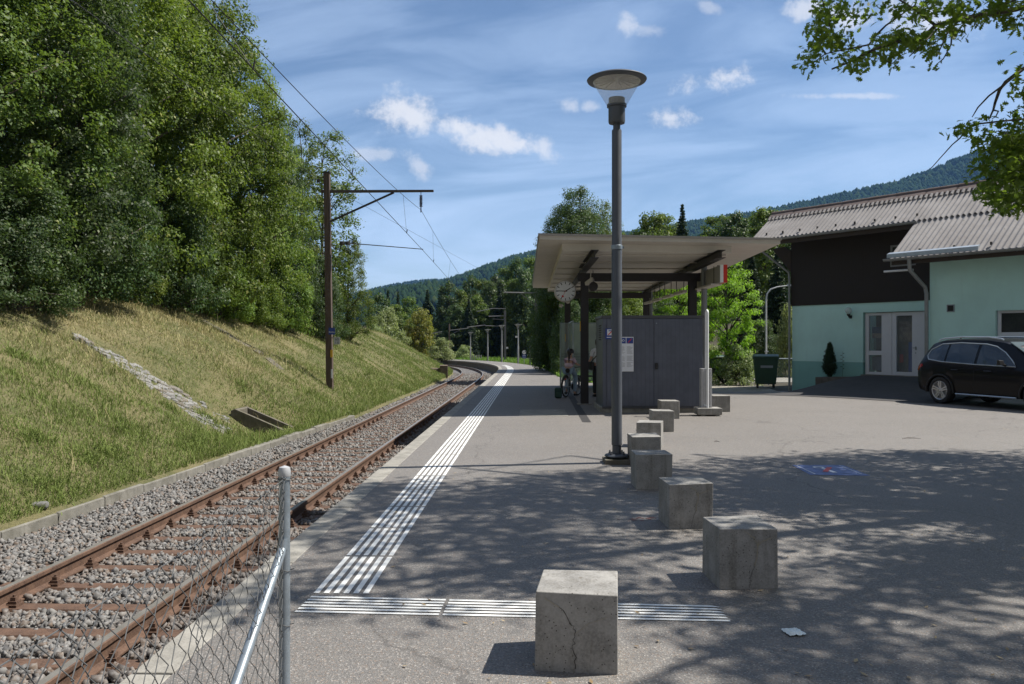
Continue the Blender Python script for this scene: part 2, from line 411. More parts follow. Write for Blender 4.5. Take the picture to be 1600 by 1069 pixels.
def bank_z(s, off):
    s = np.asarray(s, float); off = np.asarray(off, float); t = off-offk(s)
    dip = np.exp(-((s-18.2)/2.2)**2)*1.15*np.exp(-np.maximum(t-2, 0)/1.5)
    t2 = np.where(t < 0, t, np.maximum(t-dip*np.minimum(t, 1), 0))
    base = np.where(s < 23.5, -.52, -.60)
    n = (vnoise(s*.35, off*.35, 1)*.16+vnoise(s*1.3, off*1.3, 2)*.06)*np.clip(t, 0, 1.5)
    zb = base+.57*t2+n
    cap = np.interp(s, [0, 54, 64, 76, 88, 100, 130], [3.1, 3.1, 2.6, 1.25, .45, .0, 0])+.07*np.maximum(t-6, 0)+n*.5
    k = 2.2
    return cap-np.logaddexp(0, (cap-zb)*k)/k
def hit(px, py):
    'where the line of sight through a photo pixel meets the grass bank'
    rx, rz = (px-800)/F, (HOR-py)/F; prev = None
    for d in np.arange(4, 110, .1):
        x, z = rx*d, EYE+rz*d
        # nearest s on the line
        s = d
        for _ in range(4):
            qx, qy, _z = trk(s, 0); h = float(heading(s)); s += (x-float(qx))*math.sin(h)+(d-float(qy))*math.cos(h)
        qx, qy, _z = trk(s, 0); h = float(heading(s)); off = -(x-float(qx))*math.cos(h)+(d-float(qy))*math.sin(h)
        if off > float(offk(s)) and z <= float(bank_z(s, off)+gz(s)): return s, off
    return d, off
def on_bank(s, off, dz=0.0): return tp(s, off, float(bank_z(s, off))+dz)

# materials of the ground
def m_ballast_bed():
    t = NT('ballast_bed'); co = t.co(); v = t.voro(co, 22, 'F1', 'Color'); sep = t.N.new('ShaderNodeSeparateColor'); t.L.new(v, sep.inputs[0]); d = t.voro(co, 22)
    col = t.mix(sep.outputs[0], (.085, .08, .078), (.24, .23, .225)); col = t.mix(t.step(sep.outputs[1], .7, .95, 0, .6), col, (.19, .13, .10)); col = t.mix(t.step(d, .4, .75), col, (.03, .028, .026))
    t.bump(d, -.9, .03); return t.done(col, .9)
def m_stone(name, lo, hi, odd):
    t = NT(name); r = island(t); wn = t.N.new('ShaderNodeTexWhiteNoise'); wn.noise_dimensions = '1D'; t.L.new(r, wn.inputs['W'])
    n = t.noise(t.co(), 26, 4, .6); col = t.mix(r, lo, hi); col = t.mix(t.step(wn.outputs[0], .66, .9, 0, .8), col, odd)
    if name == 'ballast_stone':      # brake dust and rust that has settled along both rails
        sp = t.N.new('ShaderNodeSeparateXYZ'); t.L.new(t.co(), sp.inputs[0]); o = t.math('SUBTRACT', t.math('MULTIPLY', sp.outputs[1], .0257), t.math('ADD', sp.outputs[0], 1.98))
        d = t.math('MINIMUM', t.math('ABSOLUTE', t.math('SUBTRACT', o, 1.09)), t.math('ABSOLUTE', t.math('SUBTRACT', o, 2.6)))
        col = t.mix(t.math('MULTIPLY', t.step(d, .42, .08, 0, .6), t.step(sp.outputs[1], 44, 38)), col, (.095, .062, .043))
    col = t.mix(t.step(n, .35, .7, 0, .45), col, tuple(min(1, x*1.5) for x in hi)); return t.done(col, .82)
def m_soil_grass():
    t = NT('bank_turf'); co = t.co(); n = t.noise(co, .55, 5, .62); n2 = t.noise(co, 5, 5, .65); n3 = t.noise(co, 40, 3, .7)
    col = t.mix(t.step(n, .35, .65), (.10, .11, .035), (.20, .175, .08)); col = t.mix(t.step(n2, .4, .7, 0, .7), col, (.25, .21, .115)); col = t.mix(t.step(n3, .4, .7, 0, .5), col, (.05, .055, .02))
    t.bump(t.math('ADD', n2, n3), .8, .05); return t.done(col, .95)
def m_blades(name, gA, gB, sA, sB, bias):
    t = NT(name); r = island(t); co = t.co(); n = t.noise(co, .5, 5, .65); n2 = t.noise(co, 2.6, 4, .6)
    at = t.N.new('ShaderNodeAttribute'); at.attribute_name = 'dry'
    k = t.math('ADD', t.math('ADD', t.math('MULTIPLY', n, 1.3), t.math('MULTIPLY', n2, .8)), t.math('ADD', at.outputs['Fac'], t.math('MULTIPLY', r, .6)))
    col = t.mix(t.step(k, bias-.35, bias+.4), t.mix(r, gA, gB), t.mix(r, sA, sB))
    t.done(col, .7, 0, .2)
    tr = t.N.new('ShaderNodeBsdfTranslucent'); t.L.new(col, tr.inputs[0]); mx = t.N.new('ShaderNodeMixShader'); mx.inputs[0].default_value = .3
    t.L.new(t.b.outputs[0], mx.inputs[1]); t.L.new(tr.outputs[0], mx.inputs[2]); t.L.new(mx.outputs[0], t.out.inputs[0]); return t.mat
def m_gravel():
    t = NT('gravel'); co = t.co(); v = t.voro(co, 60, 'F1', 'Color'); sep = t.N.new('ShaderNodeSeparateColor'); t.L.new(v, sep.inputs[0]); n = t.noise(co, 1.5, 5, .6)
    col = t.mix(sep.outputs[0], (.17, .155, .13), (.40, .37, .32)); col = t.mix(t.step(n, .45, .7, 0, .5), col, (.13, .12, .07)); t.bump(sep.outputs[0], .6, .02); return t.done(col, .95)
M['bed'] = m_ballast_bed(); M['stone'] = m_stone('ballast_stone', (.052, .050, .050), (.215, .208, .20), (.145, .10, .07))
M['slab'] = m_stone('bank_slab', (.10, .098, .092), (.215, .21, .20), (.09, .065, .035))
M['turf'] = m_soil_grass(); M['gravel'] = m_gravel()
M['blade'] = m_blades('bank_grass_blade', (.115, .165, .035), (.22, .27, .08), (.30, .26, .12), (.50, .43, .24), 1.90)
M['meadow'] = m_blades('verge_grass_blade', (.085, .19, .02), (.18, .30, .05), (.24, .23, .08), (.36, .32, .14), 2.3)
M['earth'] = plain('earth', (.06, .07, .03), .95, 0, .3, .05)
M['duff'] = plain('forest_floor', (.05, .042, .026), .95, 0, .35, .6)

# far ground reaching the horizon
mb = MB(); mb.quad([(-9000, -300, -5.0), (9000, -300, -5.0), (9000, 9000, -5.0), (-9000, 9000, -5.0)]); struct('ground', mb, M['earth'])

# yard and platform paving: one sheet, wide by the yard, narrow along the far platform
def yard_z(x, y): return -.32*ss(y, 23.5, 32)*ss(x, 3.5, 7.5)
def plat_w(s): return float(np.interp(s, [32.5, 38, 46, 60, 140], [4.2, 3.2, 2.9, 2.75, 2.75]))
rows = []
for s in np.arange(-6, 32.51, 1.1):
    r = []
    for k in range(33):
        if k == 0: off = -.18
        else: off = -.18-46*((k/32)**1.6)
        x, y, z = tp(s, off); r.append((x, y, z+float(yard_z(x, y))))
    rows.append(r)
mb = MB(); mb.grid(rows)
rows = []
for s in np.arange(32.5, 141, 1.2):
    w = plat_w(s); rows.append([tp(s, -.18-(w-.18)*k/4) for k in range(5)])
mb.grid(rows); struct('platform', mb, M['asphalt'])
# concrete edge slabs with their joints, and the wall below
mb = MB()
s = -4.0
while s < 140:
    e = s+1.98; q = []
    k = 2 if s > 40 else 1
    for a in range(k):
        a0, a1 = s+(e-s)*a/k, s+(e-s)*(a+1)/k
        mb.hexa([tp(a0, -.18, -.12), tp(a1, -.18, -.12), tp(a1, .03, -.12), tp(a0, .03, -.12), tp(a0, -.18, .003), tp(a1, -.18, .003), tp(a1, .03, .003), tp(a0, .03, .003)])
    s += 2.0
o = struct('platform_edge', mb, M['edge']); fin(o, .008)
mb = MB(); mb.grid([[tp(s, -.05, -.12), tp(s, -.05, -1.2)] for s in np.arange(-4, 141, 1.5)]); struct('platform_wall', mb, M['oldcon'])

# tactile guide lines, raised paint
mb = MB()
def stripe(a, b, c, d, z=.005):
    mb.quad([(a[0], a[1], z), (b[0], b[1], z), (c[0], c[1], z), (d[0], d[1], z)])
def band_seg(s0, s1):
    for k in range(6):
        o1 = -.535-k*.0655; o0 = o1-.037
        n = 2 if s1 > 43 else 1
        for a in range(n):
            u0, u1 = s0+(s1-s0)*a/n, s0+(s1-s0)*(a+1)/n
            mb.quad([tp(u0, o1, .0045), tp(u0, o0, .0045), tp(u1, o0, .0045), tp(u1, o1, .0045)])
s = 5.27
while s < 62:
    band_seg(s, min(s+.93, 70)-.035); s += .93
for (L0, L1) in ((0.0, .338), (.347, 1.0)):
    for k in range(6):
        def pt(u, w):       # u along the cross band, w across it
            a = (-1.335+.03*w+(2.63-.02*w)*u, 4.88+.335*w+(-.165-.03*w)*u); return a
        w0 = k/6+.01; w1 = w0+.092
        sh = .0 if L0 == 0 else 0
        a, b, c, d = pt(L0, w0), pt(L1, w0), pt(L1-(.004*k if L1 == 1 else 0), w1), pt(L0, w1)
        stripe(a, b, c, d)
struct('tactile_guide_line', mb, M['paint'])
# drain slot and lighter repair patch in the platform
mb = MB(); a = G(917, 660); b = G(884, 606)
mb.quad([(a[0]-.09, a[1], .004), (a[0]+.09, a[1], .004), (b[0]+.09, b[1], .004), (b[0]-.09, b[1], .004)]); struct('drain_slot', mb, plain('slot_drain', (.035, .033, .034), .7))
mb = MB(); mb.quad([G(811, 650, .0035), G(888, 650, .0035), G(882, 640, .0035), G(813, 640, .0035)]); struct('paving_patch', mb, M['edge'])
mb = MB(); mb.quad([(x, y, .004+float(yard_z(x, y))) for x, y in ((7.9, 31.3), (10.6, 31.6), (11.3, 36), (7.2, 36))]); struct('gravel_path', mb, M['gravel'])

# red survey spray marks on the asphalt
rng = np.random.RandomState(5); mb = MB()
for k in range(26):
    a = rng.normal(0, .32); c = G(997, 811.5); r = rng.uniform(.006, .018); xx = c[0]+a*.38; yy = c[1]+rng.normal(0, .035)+.05*math.sin(a*5)
    mb.quad([(xx+r*math.cos(q)*1.4, yy+r*math.sin(q), .0042+.0002*(k % 4)) for q in np.arange(0, 6.2, 1.05)])
struct('spray_mark', mb, plain('faded_red_spray', (.20, .095, .085), .8))

# ballast bed
rows = []
for s in np.arange(-6, 140, 1.0):
    ok = float(offk(s))
    rows.append([tp(s, o, z) for o, z in ((-.02, -.66), (.6, -.665), (1.09, -.66), (1.84, -.655), (2.6, -.66), (3.0, -.665), (ok+.05, -.67), (ok+.6, -.75))])
mb = MB(); mb.grid(rows); tag(link('ballast_bed', mb.mesh('ballast_bed', M['bed'], True)), kind='structure')

def rotmats(rng, n):
    q = rng.normal(size=(n, 4)); q /= np.linalg.norm(q, axis=1)[:, None]; w, x, y, z = q.T
    return np.stack([np.stack([1-2*(y*y+z*z), 2*(x*y-z*w), 2*(x*z+y*w)], -1), np.stack([2*(x*y+z*w), 1-2*(x*x+z*z), 2*(y*z-x*w)], -1), np.stack([2*(x*z-y*w), 2*(y*z+x*w), 1-2*(x*x+y*y)], -1)], 1)
def scatter_rocks(name, pos, size, m, rng, aniso=(1, .8, .62)):
    n = len(pos); V0 = np.array([(x, y, z) for z in (-.62, .62) for x, y in ((-.7, -.7), (.7, -.7), (.7, .7), (-.7, .7))])
    F0 = np.array([(0, 2, 1), (0, 3, 2), (4, 5, 6), (4, 6, 7), (0, 1, 5), (0, 5, 4), (1, 2, 6), (1, 6, 5), (2, 3, 7), (2, 7, 6), (3, 0, 4), (3, 4, 7)])
    V = V0[None]*(1+rng.uniform(-.42, .42, (n, 8, 3)))*(np.array((1.15, .85, .72))*(1+rng.uniform(-.3, .3, (n, 1, 3))))
    V = np.einsum('nij,nkj->nki', rotmats(rng, n), V)*size[:, None, None]+pos[:, None]
    Fc = F0[None]+8*np.arange(n)[:, None, None]
    return npmesh(name, V.reshape(-1, 3), Fc.reshape(-1, 3), m)
rng = np.random.RandomState(11)
def stone_field(n, s0, s1, size):
    u = rng.rand(n); s = s0*(s1/s0)**u
    off = rng.uniform(.0, 1, n)*(offk(s)-.02)
    near_rail = (np.abs(off-1.09) < .085) | (np.abs(off-2.6) < .085)
    ph = np.mod(s-.25, .6); on_sl = (ph < .115) | (ph > .485); on_sl &= (off > .66) & (off < 3.05)
    keep = ~near_rail & ~(on_sl & (rng.rand(n) < .965)); s, off = s[keep], off[keep]
    sz = rng.gamma(9, size/9, len(s)); x, y, z = trk(s, off, -.652)
    z = z+rng.uniform(-.012, .03, len(s))+np.where((off > 1.2) & (off < 2.5), -.004, .0)+np.where(off > 2.75, .02*np.sin(np.clip((off-2.75)*3, 0, 3.1)), 0)
    return np.stack([x, y, z], 1), sz
p1, z1 = stone_field(95000, 2.6, 30, .0225); p2, z2 = stone_field(20000, 28, 62, .028)
tag(link('ballast_stones', scatter_rocks('ballast_stones', np.concatenate([p1, p2]), np.concatenate([z1, z2]), M['stone'], rng)), kind='stuff')['label'] = 'grey and brown crushed stone ballast under the track'

# rails
prof = [(-.07,-.16),(.07,-.16),(.07,-.147),(.013,-.13),(.013,-.05),(.036,-.04),(.036,-.008),(.028,0),(-.028,0),(-.036,-.008),(-.036,-.04),(-.013,-.05),(-.013,-.13),(-.07,-.147)]
ss_r = list(np.arange(-4, 43, 2.0))+list(np.arange(43, 140, 1.0))
for off, lab in ((1.09, 'rusty rail with a worn head nearest the platform wall'), (2.60, 'rusty rail with a worn head on the grass bank side')):
    mb = MB(); k = len(prof)
    for s in ss_r: mb.pts([tp(s, off+a, -.47+b) for a, b in prof])
    for i in range(len(ss_r)-1):
        for j in range(k):
            mb.cur = 1 if j == 7 else 0
            mb.face((i*k+j, (i+1)*k+j, (i+1)*k+(j+1) % k, i*k+(j+1) % k))
    solo('rail', mb, [M['rust'], M['railtop']], lab, 'rail', group='running rails')
# steel sleepers with their clips
sm = MB(); zt = -.632
for a0, a1, z0, z1, w0, w1 in ((-1.2, 1.2, -.10, 0, .26, .15),):
    sm.hexa([(-1.25, -w0/2, z0), (1.25, -w0/2, z0), (1.25, w0/2, z0), (-1.25, w0/2, z0), (-1.19, -w1/2, 0), (1.19, -w1/2, 0), (1.19, w1/2, 0), (-1.19, w1/2, 0)])
sl_me = sm.mesh('sleeper', M['rust'])
cm = MB(); cm.box((0, 0, .012), (.10, .11, .024)); cm.box((.0, 0, .035), (.075, .07, .03)); cm.lathe([(.024, .05), (.024, .066), (.014, .066), (.014, .10)], n=6); cm.box((0, 0, .066), (.045, .045, .03))
cl_me = cm.mesh('rail_clip', M['rust'])
i = 0
for s in np.arange(.25+.6*2, 62, .6):
    x, y, z = tp(s, 1.845, zt); h = float(heading(s))
    o = tag(link('sleeper', sl_me, None, (x, y, z), -h), 'rusty steel sleeper half sunk in the ballast across the track', 'sleeper', 'steel sleepers under the track')
    if s < 24:
        for a in (-.84, -.67, .67, .84): link('rail_clip', cl_me, o, (a, 0, 0), 0 if a in (-.84, .67) else math.pi)

# concrete kerb along the foot of the bank
mb = MB(); s = -2.0
while s < 23.4:
    e = min(s+1.0, 23.5)-.012; a, b = float(offk(s)), float(offk(e)); j = random.uniform(-.012, .012)
    mb.hexa([tp(s, a, -.85), tp(e, b, -.85), tp(e, b+.16, -.85), tp(s, a+.16, -.85), tp(s, a, -.50+j), tp(e, b, -.50+j), tp(e, b+.16, -.49+j), tp(s, a+.16, -.49+j)]); s += 1.0
solo('kerb', mb, M['kerb'], 'old weathered concrete kerb along the foot of the grass bank', 'kerb', bevel=.012)

# the grass bank
rows = []; S = np.arange(-8, 131, .7)
U = np.concatenate([np.arange(0, 3, .3), np.arange(3, 9, .5), np.arange(9, 16, 1), np.arange(16, 60, 5)])
for s in S:
    k0 = float(offk(s)); rr = [tp(s, k0-.02, -.95)]
    for u in U: rr.append(tp(s, k0+.04+u, float(bank_z(s, k0+.04+u))))
    rows.append(rr)
mb = MB(); mb.grid(rows); struct('grass_bank', mb, M['turf'], True)
def blades(name, pos, h, w, lean, rng, m, dry):
    n = len(pos); a = rng.uniform(0, 6.283, n); d = np.stack([np.cos(a), np.sin(a), 0*a], 1); b = rng.uniform(0, 6.283, n)
    l = np.stack([np.cos(b), np.sin(b), 0*b], 1)*(lean*h)[:, None]; up = np.stack([0*h, 0*h, h], 1)
    V = np.stack([pos-d*w[:, None]/2, pos+d*w[:, None]/2, pos+d*w[:, None]*.35+l*.35+up*.6, pos-d*w[:, None]*.35+l*.35+up*.6, pos+l+up*(1-.35*lean[:, None])], 1)
    base = 5*np.arange(n)[:, None]
    q = np.concatenate([base+np.array([[0, 1, 2]]), base+np.array([[0, 2, 3]]), base+np.array([[3, 2, 4]])], 1).reshape(-1, 3)
    me = npmesh(name, V.reshape(-1, 3), q, m)
    at = me.attributes.new('dry', 'FLOAT', 'POINT'); at.data.foreach_set('value', np.repeat(dry, 5).astype(np.float32)); return me
rng = np.random.RandomState(3)
n = 400000; s = 5.5*(78/5.5)**rng.rand(n); t = 11.5*rng.rand(n)**1.15; off = offk(s)+.09+t
# thin over the stone strip, thick in the damp bottom
hs, ho = zip(*[hit(*q) for q in ((118, 522), (190, 566), (262, 612), (345, 664))])
so_ = np.interp(off, ho[::-1], hs[::-1]); strip = (np.abs(s-so_) < .62) & (off > ho[-1]) & (off < ho[0]+.3)
keep = ~(strip & (rng.rand(n) < .74)); s, off, t = s[keep], off[keep], t[keep]; n = len(s)
chute = (s > 18.9) & (s < 19.8) & (t > .35) & (t < 1.6) & (rng.rand(n) < .8); s, off, t = s[~chute], off[~chute], t[~chute]; n = len(s)
x, y, z = trk(s, off, bank_z(s, off)-.01)
tall = 1+.8*np.clip(vnoise(s*.9, off*.9, 8), -.3, 1)
h = rng.gamma(6, .092/6, n)*tall*(1+.6*np.exp(-t/.5))*(1+.5*ss(t, 5.5, 8)); wd = rng.uniform(.005, .010, n)*(1+s/28)
dry = .58*ss(t, .4, 5)-.35*np.exp(-t/.7)-.45*ss(s, 26, 50)+.3*vnoise(s*.22, off*.3, 14)
tag(link('bank_grass', blades('bank_grass', np.stack([x, y, z], 1), h, wd, rng.uniform(.3, 1.25, n), rng, M['blade'], dry)), kind='stuff')['label'] = 'dry straw coloured and green grass covering the bank'
ns = 3500; s2 = 6*(60/6)**rng.rand(ns); t2 = 10.5*rng.rand(ns); x, y, z = trk(s2, offk(s2)+.15+t2, bank_z(s2, offk(s2)+.15+t2))
tag(link('dry_stalks', blades('dry_stalks', np.stack([x, y, z], 1), rng.uniform(.22, .5, ns), rng.uniform(.004, .007, ns)*(1+s2/40), rng.uniform(.2, .9, ns), rng, M['blade'], np.full(ns, 1.4))), kind='stuff')['label'] = 'tall dry grass stalks standing above the bank turf'
# weed clumps standing greener in the turf
wp = []
for (px, py) in ((640/1049*480, 580+262*.466), (430*.457, 580+205*.466), (380*.457, 580+280*.466), (150*.457, 580+400*.466), (265, 640), (60, 690), (25, 560), (380, 610), (140, 720), (300, 690), (325, 655), (450, 560), (560, 560)):
    s_, o_ = hit(px, py); m_ = 200; r_ = rng.normal(0, .13, (m_, 2)); x, y, z = trk(s_+r_[:, 0]*1.2, o_+r_[:, 1], bank_z(s_+r_[:, 0]*1.2, o_+r_[:, 1])); wp.append(np.stack([x, y, z], 1))
wp = np.concatenate(wp); n = len(wp)
tag(link('weeds', blades('weeds', wp, rng.gamma(5, .12/5, n), rng.uniform(.010, .02, n), rng.uniform(.5, 1.3, n), rng, M['blade'], np.full(n, -2.0))), kind='stuff')['label'] = 'fresh green weeds dotted over the bank'

# stone lined strip running down the bank
mb = MB(); rng2 = random.Random(9)
for k in range(260):
    f = k/260; px = 118+f*232+rng2.uniform(-15, 15)*(.45+f); py = 522+f*147+rng2.uniform(-6, 6)*(.5+f*.6)
    if rng2.random() < (.6 if k < 70 else .35 if k < 120 else .15): continue
    s_, o_ = hit(px, py); c = Vector(on_bank(s_, o_, .012)); e = rng2.uniform(.06, .17)
    a0 = rng2.uniform(0, 6.28); pts = []; m_ = rng2.choice((5, 6, 7)); sl_ = .5
    for j in range(m_):
        a = a0+6.283*j/m_; r = e*rng2.uniform(.75, 1.15); dx, dy = r*math.cos(a), r*math.sin(a)*.85; pts.append((c.x+dx, c.y+dy, c.z-dx*sl_*.95+rng2.uniform(-.012, .012)))
    n0 = mb.pts(pts+[(p[0], p[1], p[2]-.12) for p in pts]); mb.face(range(n0, n0+m_))
    for j in range(m_): mb.face((n0+j, n0+m_+j, n0+m_+(j+1) % m_, n0+(j+1) % m_))
solo('stone_strip', mb, M['slab'], 'strip of cracked grey stone slabs running down the grass bank', 'stone path', bevel=.01)
mb = MB(); A_ = hit(318, 502); B_ = hit(440, 580); q = []
for k in range(13):
    f = k/12; q.append(on_bank(A_[0]+(B_[0]-A_[0])*f, A_[1]+(B_[1]-A_[1])*f, .03))
for k in range(12):
    if k in (7, 9): continue
    a, b = Vector(q[k]), Vector(q[k+1]); w = Vector((0.05, .10, 0)); mb.hexa([a-w-Vector((0, 0, .1)), b-w-Vector((0, 0, .1)), b+w-Vector((0, 0, .1)), a+w-Vector((0, 0, .1)), a-w, b-w, b+w, a+w])
solo('gutter_stones', mb, M['oldcon'], 'thin broken concrete gutter running down the bank below the trees', 'gutter')
# concrete outlet chute at the foot of the strip
t = thing('drain_chute', 'open dark concrete drain chute beside the kerb below the stone strip', 'drain', tp(19.35, float(offk(19.35))+.52, -.46), -H0); t.scale = (.86, .9, .92)
for yy in (-.44, .34):
    mb = MB(); mb.prism([(-1.42, .52), (-1.30, .56), (.05, .02), (.05, -.25), (-1.42, -.25)], yy, yy+.11, 'y'); part('side_wall', mb, M['oldcon'], t, .01)
mb = MB(); mb.prism([(-1.42, .52), (-1.30, .56), (-1.24, .53), (-1.24, -.25), (-1.42, -.25)], -.328, .338, 'y'); part('back_wall', mb, M['oldcon'], t, .01)
# headwall at the nose of the bank
t_ = tp(50.5, 3.5, -.55); mb = MB(); mb.box((0, 0, .38), (.5, 1.1, .78)); mb.box((-.55, .2, .28), (.6, .9, .6), .25)
solo('headwall', mb, M['rust'] if False else m_concrete('brown_block', (.16, .12, .09)), 'brown concrete block at the end of the grass bank by the curve', 'block', t_, .1, bevel=.02)
mb = MB(); mb.box((0, 0, .02), (.20, .11, .09), .3); s_, o_ = hit(62, 799); solo('loose_stone', mb, M['slab'], 'small pale stone lying in the grass by the kerb at far left', 'stone', on_bank(s_, o_), bevel=.03)
# ------------------------------------------------------------------ text
def text_part(name, body, size, mat4, m, parent=None, align='CENTER'):
    cu = bpy.data.curves.new(name, 'FONT'); cu.body = body; cu.size = size; cu.align_x = align; cu.align_y = 'CENTER'; cu.extrude = .0006
    tmp = bpy.data.objects.new('tmp_text', cu); COL.objects.link(tmp); dg = bpy.context.evaluated_depsgraph_get()
    me = bpy.data.meshes.new_from_object(tmp.evaluated_get(dg)); bpy.data.objects.remove(tmp); bpy.data.curves.remove(cu)
    me.transform(mat4); me.materials.clear(); me.materials.append(m); me.name = name
    return link(name, me, parent)
FACE_CAM = Matrix.Rotation(R(90), 4, 'X')         # text lying in xz, read from -y

# ------------------------------------------------------------------ concrete cubes
CUBES = [  # front left bottom, front right bottom, turn taken from both; size
    ((.117, 4.03), (.531, 3.975), .40, 'cracked concrete cube nearest the camera, standing on the white cross stripes', 1),
    ((1.396, 5.345), (1.795, 5.37), .405, 'concrete cube with a branching stain, second from the camera, furthest right', 2),
    ((1.394, 7.06), (1.79, 7.085), .40, 'shaded concrete cube with a forked crack, third from the camera', 3),
    ((1.40, 8.97), (1.805, 8.97), .395, 'dark streaked concrete cube in front of the lamp foot, fourth away', 0),
    ((1.595, 10.6), (1.985, 10.6), .40, 'concrete cube close to the right of the lamp foot, fifth from the camera', 0),
    ((1.965, 12.6), (2.34, 12.5), .39, 'concrete cube turned so that its sunlit right side shows, sixth from the camera', 0),
    ((2.60, 14.7), (2.99, 14.7), .385, 'plain sunlit concrete cube, seventh from the camera', 0),
    ((3.22, 17.2), (3.62, 17.2), .39, 'concrete cube in front of the grey cabinet, eighth from the camera', 0),
    ((4.77, 18.9), (5.18, 18.9), .38, 'pale concrete cube beyond the concrete foot of the hoop stand, farthest of the row', 0)]
crackM = plain('crack_shadow', (.03, .025, .02), .95)
stainM = plain('lime_stain', (.30, .27, .21), .9)
def crack(mb, pts, w, y):
    for (a, b), wa in zip(zip(pts, pts[1:]), w):
        A, B = Vector((a[0], y, a[1])), Vector((b[0], y, b[1])); d = (B-A).normalized(); nrm = Vector((-d.z, 0, d.x))*wa/2
        mb.quad([A-nrm, B-nrm, B+nrm, A+nrm])
def jag(p, amp, n, rng):
    out = []
    for (a, b) in zip(p, p[1:]):
        for k in range(n):
            f = k/n; out.append((a[0]+(b[0]-a[0])*f+rng.uniform(-amp, amp), a[1]+(b[1]-a[1])*f+rng.uniform(-amp, amp)*.4))
    out.append(p[-1]); return out
rng = random.Random(4)
for (a, b, hgt, lab, ck) in CUBES:
    w = math.hypot(b[0]-a[0], b[1]-a[1]); rz = math.atan2(b[1]-a[1], b[0]-a[0])
    t = thing('concrete_cube', lab, 'concrete seat', (a[0], a[1], 0), rz, 'row of concrete cubes across the yard edge')
    mb = MB(); c = .012
    jt = lambda v: v+rng.uniform(-.006, .006); mb.hexa([(jt(a_), jt(b_), c_ if c_ < 0 else jt(c_)) for a_, b_, c_ in ((0, 0, -.05), (w, 0, -.05), (w, .4, -.05), (0, .4, -.05), (0, 0, hgt), (w, 0, hgt), (w, .4, hgt), (0, .4, hgt))]); part('block', mb, M['concrete'], t, .007)
    if ck == 1:
        mb = MB(); p = jag([(.125, .325), (.185, .24), (.20, .195), (.195, .12), (.203, .02)], .011, 5, rng); crack(mb, p, [rng.uniform(.0015, .0038) for _ in p], -.0075); part('crack', mb, crackM, t)
        mb = MB(); p = jag([(.20, .195), (.27, .25), (.36, .285)], .004, 4, rng); crack(mb, p, [.0022]*len(p), -.0074); part('lime_vein', mb, stainM, t); mb = MB(); p = jag([(.05, .37), (.09, .345), (.125, .325)], .003, 3, rng); crack(mb, p, [.004]*len(p), -.0073); part('lime_vein', mb, stainM, t)
    if ck in (2, 3):
        mb = MB(); p = jag([(.20, .01), (.215, .10), (.24, .17), (.255, .27), (.262, .33)], .006, 4, rng); crack(mb, p[:9], [.002]*9, -.0075); part('crack', mb, crackM, t)
        mb = MB(); crack(mb, p[7:], [.007]*9, -.0074); q = jag([(.255, .29), (.29, .32), (.36, .345)], .004, 3, rng); crack(mb, q, [.006, .005, .004]*3, -.0073); q = jag([(.255, .29), (.24, .34), (.16, .39)], .004, 3, rng); crack(mb, q, [.006, .005, .003]*3, -.0072); part('lime_vein', mb, stainM, t)

# ------------------------------------------------------------------ near lamp
LX, LY = 1.44, 10.95
t = thing('street_lamp', 'tall dark grey platform lamp with a clear cone head beside the concrete cubes', 'street lamp', (LX, LY, 0))
mb = MB(); mb.box((0, 0, .03), (.36, .36, .07)); part('foot_block', mb, M['oldcon'], t, .01)
mb = MB(); mb.lathe([(.0, .085), (.155, .085), (.17, .10), (.155, .118), (.07, .125), (.07, .14)], n=20)
for a in range(4):
    q = R(45+90*a); mb.tube([(.12*math.cos(q), .12*math.sin(q), .05), (.12*math.cos(q), .12*math.sin(q), .165)], .011, 6); mb.tube([(.12*math.cos(q), .12*math.sin(q), .118), (.12*math.cos(q), .12*math.sin(q), .14)], .02, 6)
part('base_flange', mb, M['grey_post'], t, smooth=True)
mb = MB(); mb.lathe([(.062, .11), (.062, .24), (.072, .25), (.072, 2.98), (.068, 3.0), (.068, 4.56), (.064, 4.575), (.0, 4.575)], n=24, caps=False); part('pole', mb, M['grey_post'], t, smooth=True)
mb = MB(); mb.lathe([(.073, 2.93), (.078, 2.935), (.078, 2.985), (.073, 2.99)], n=20, caps=False); mb.box((.085, 0, 2.96), (.03, .02, .03)); part('collar', mb, M['galv'], t, smooth=True)
mb = MB(); mb.lathe([(.0, 4.55), (.05, 4.55), (.05, 4.66), (.108, 4.665), (.115, 4.69), (.115, 4.885), (.135, 4.89), (.135, 4.925), (.112, 4.93), (.112, 5.01), (.0, 5.02)], n=28, caps=False); part('lamp_body', mb, M['grey_post'], t, smooth=True)
mb = MB(); mb.lathe([(.137, 4.915), (.327, 5.235)], n=40, caps=False); part('lamp_glass', mb, M['lampglass'], t, smooth=True)
mb = MB(); mb.lathe([(.325, 5.235), (.40, 5.245), (.41, 5.262), (.40, 5.275), (.34, 5.30), (.15, 5.345), (.0, 5.36)], n=44, caps=False); part('lamp_hood', mb, M['grey_post'], t, smooth=True)
mb = MB(); mb.lathe([(.325, 5.234), (.30, 5.255), (.18, 5.285), (.03, 5.275), (.0, 5.20)], n=36, caps=False)
for a in range(16):
    q = 6.283*a/16; mb.quad([(.05*math.cos(q), .05*math.sin(q), 5.262), (.30*math.cos(q), .30*math.sin(q), 5.238), (.30*math.cos(q), .30*math.sin(q), 5.252), (.05*math.cos(q), .05*math.sin(q), 5.29)])
part('reflector', mb, plain('lamp_reflector', (.60, .55, .51), .35, .2), t, smooth=True)

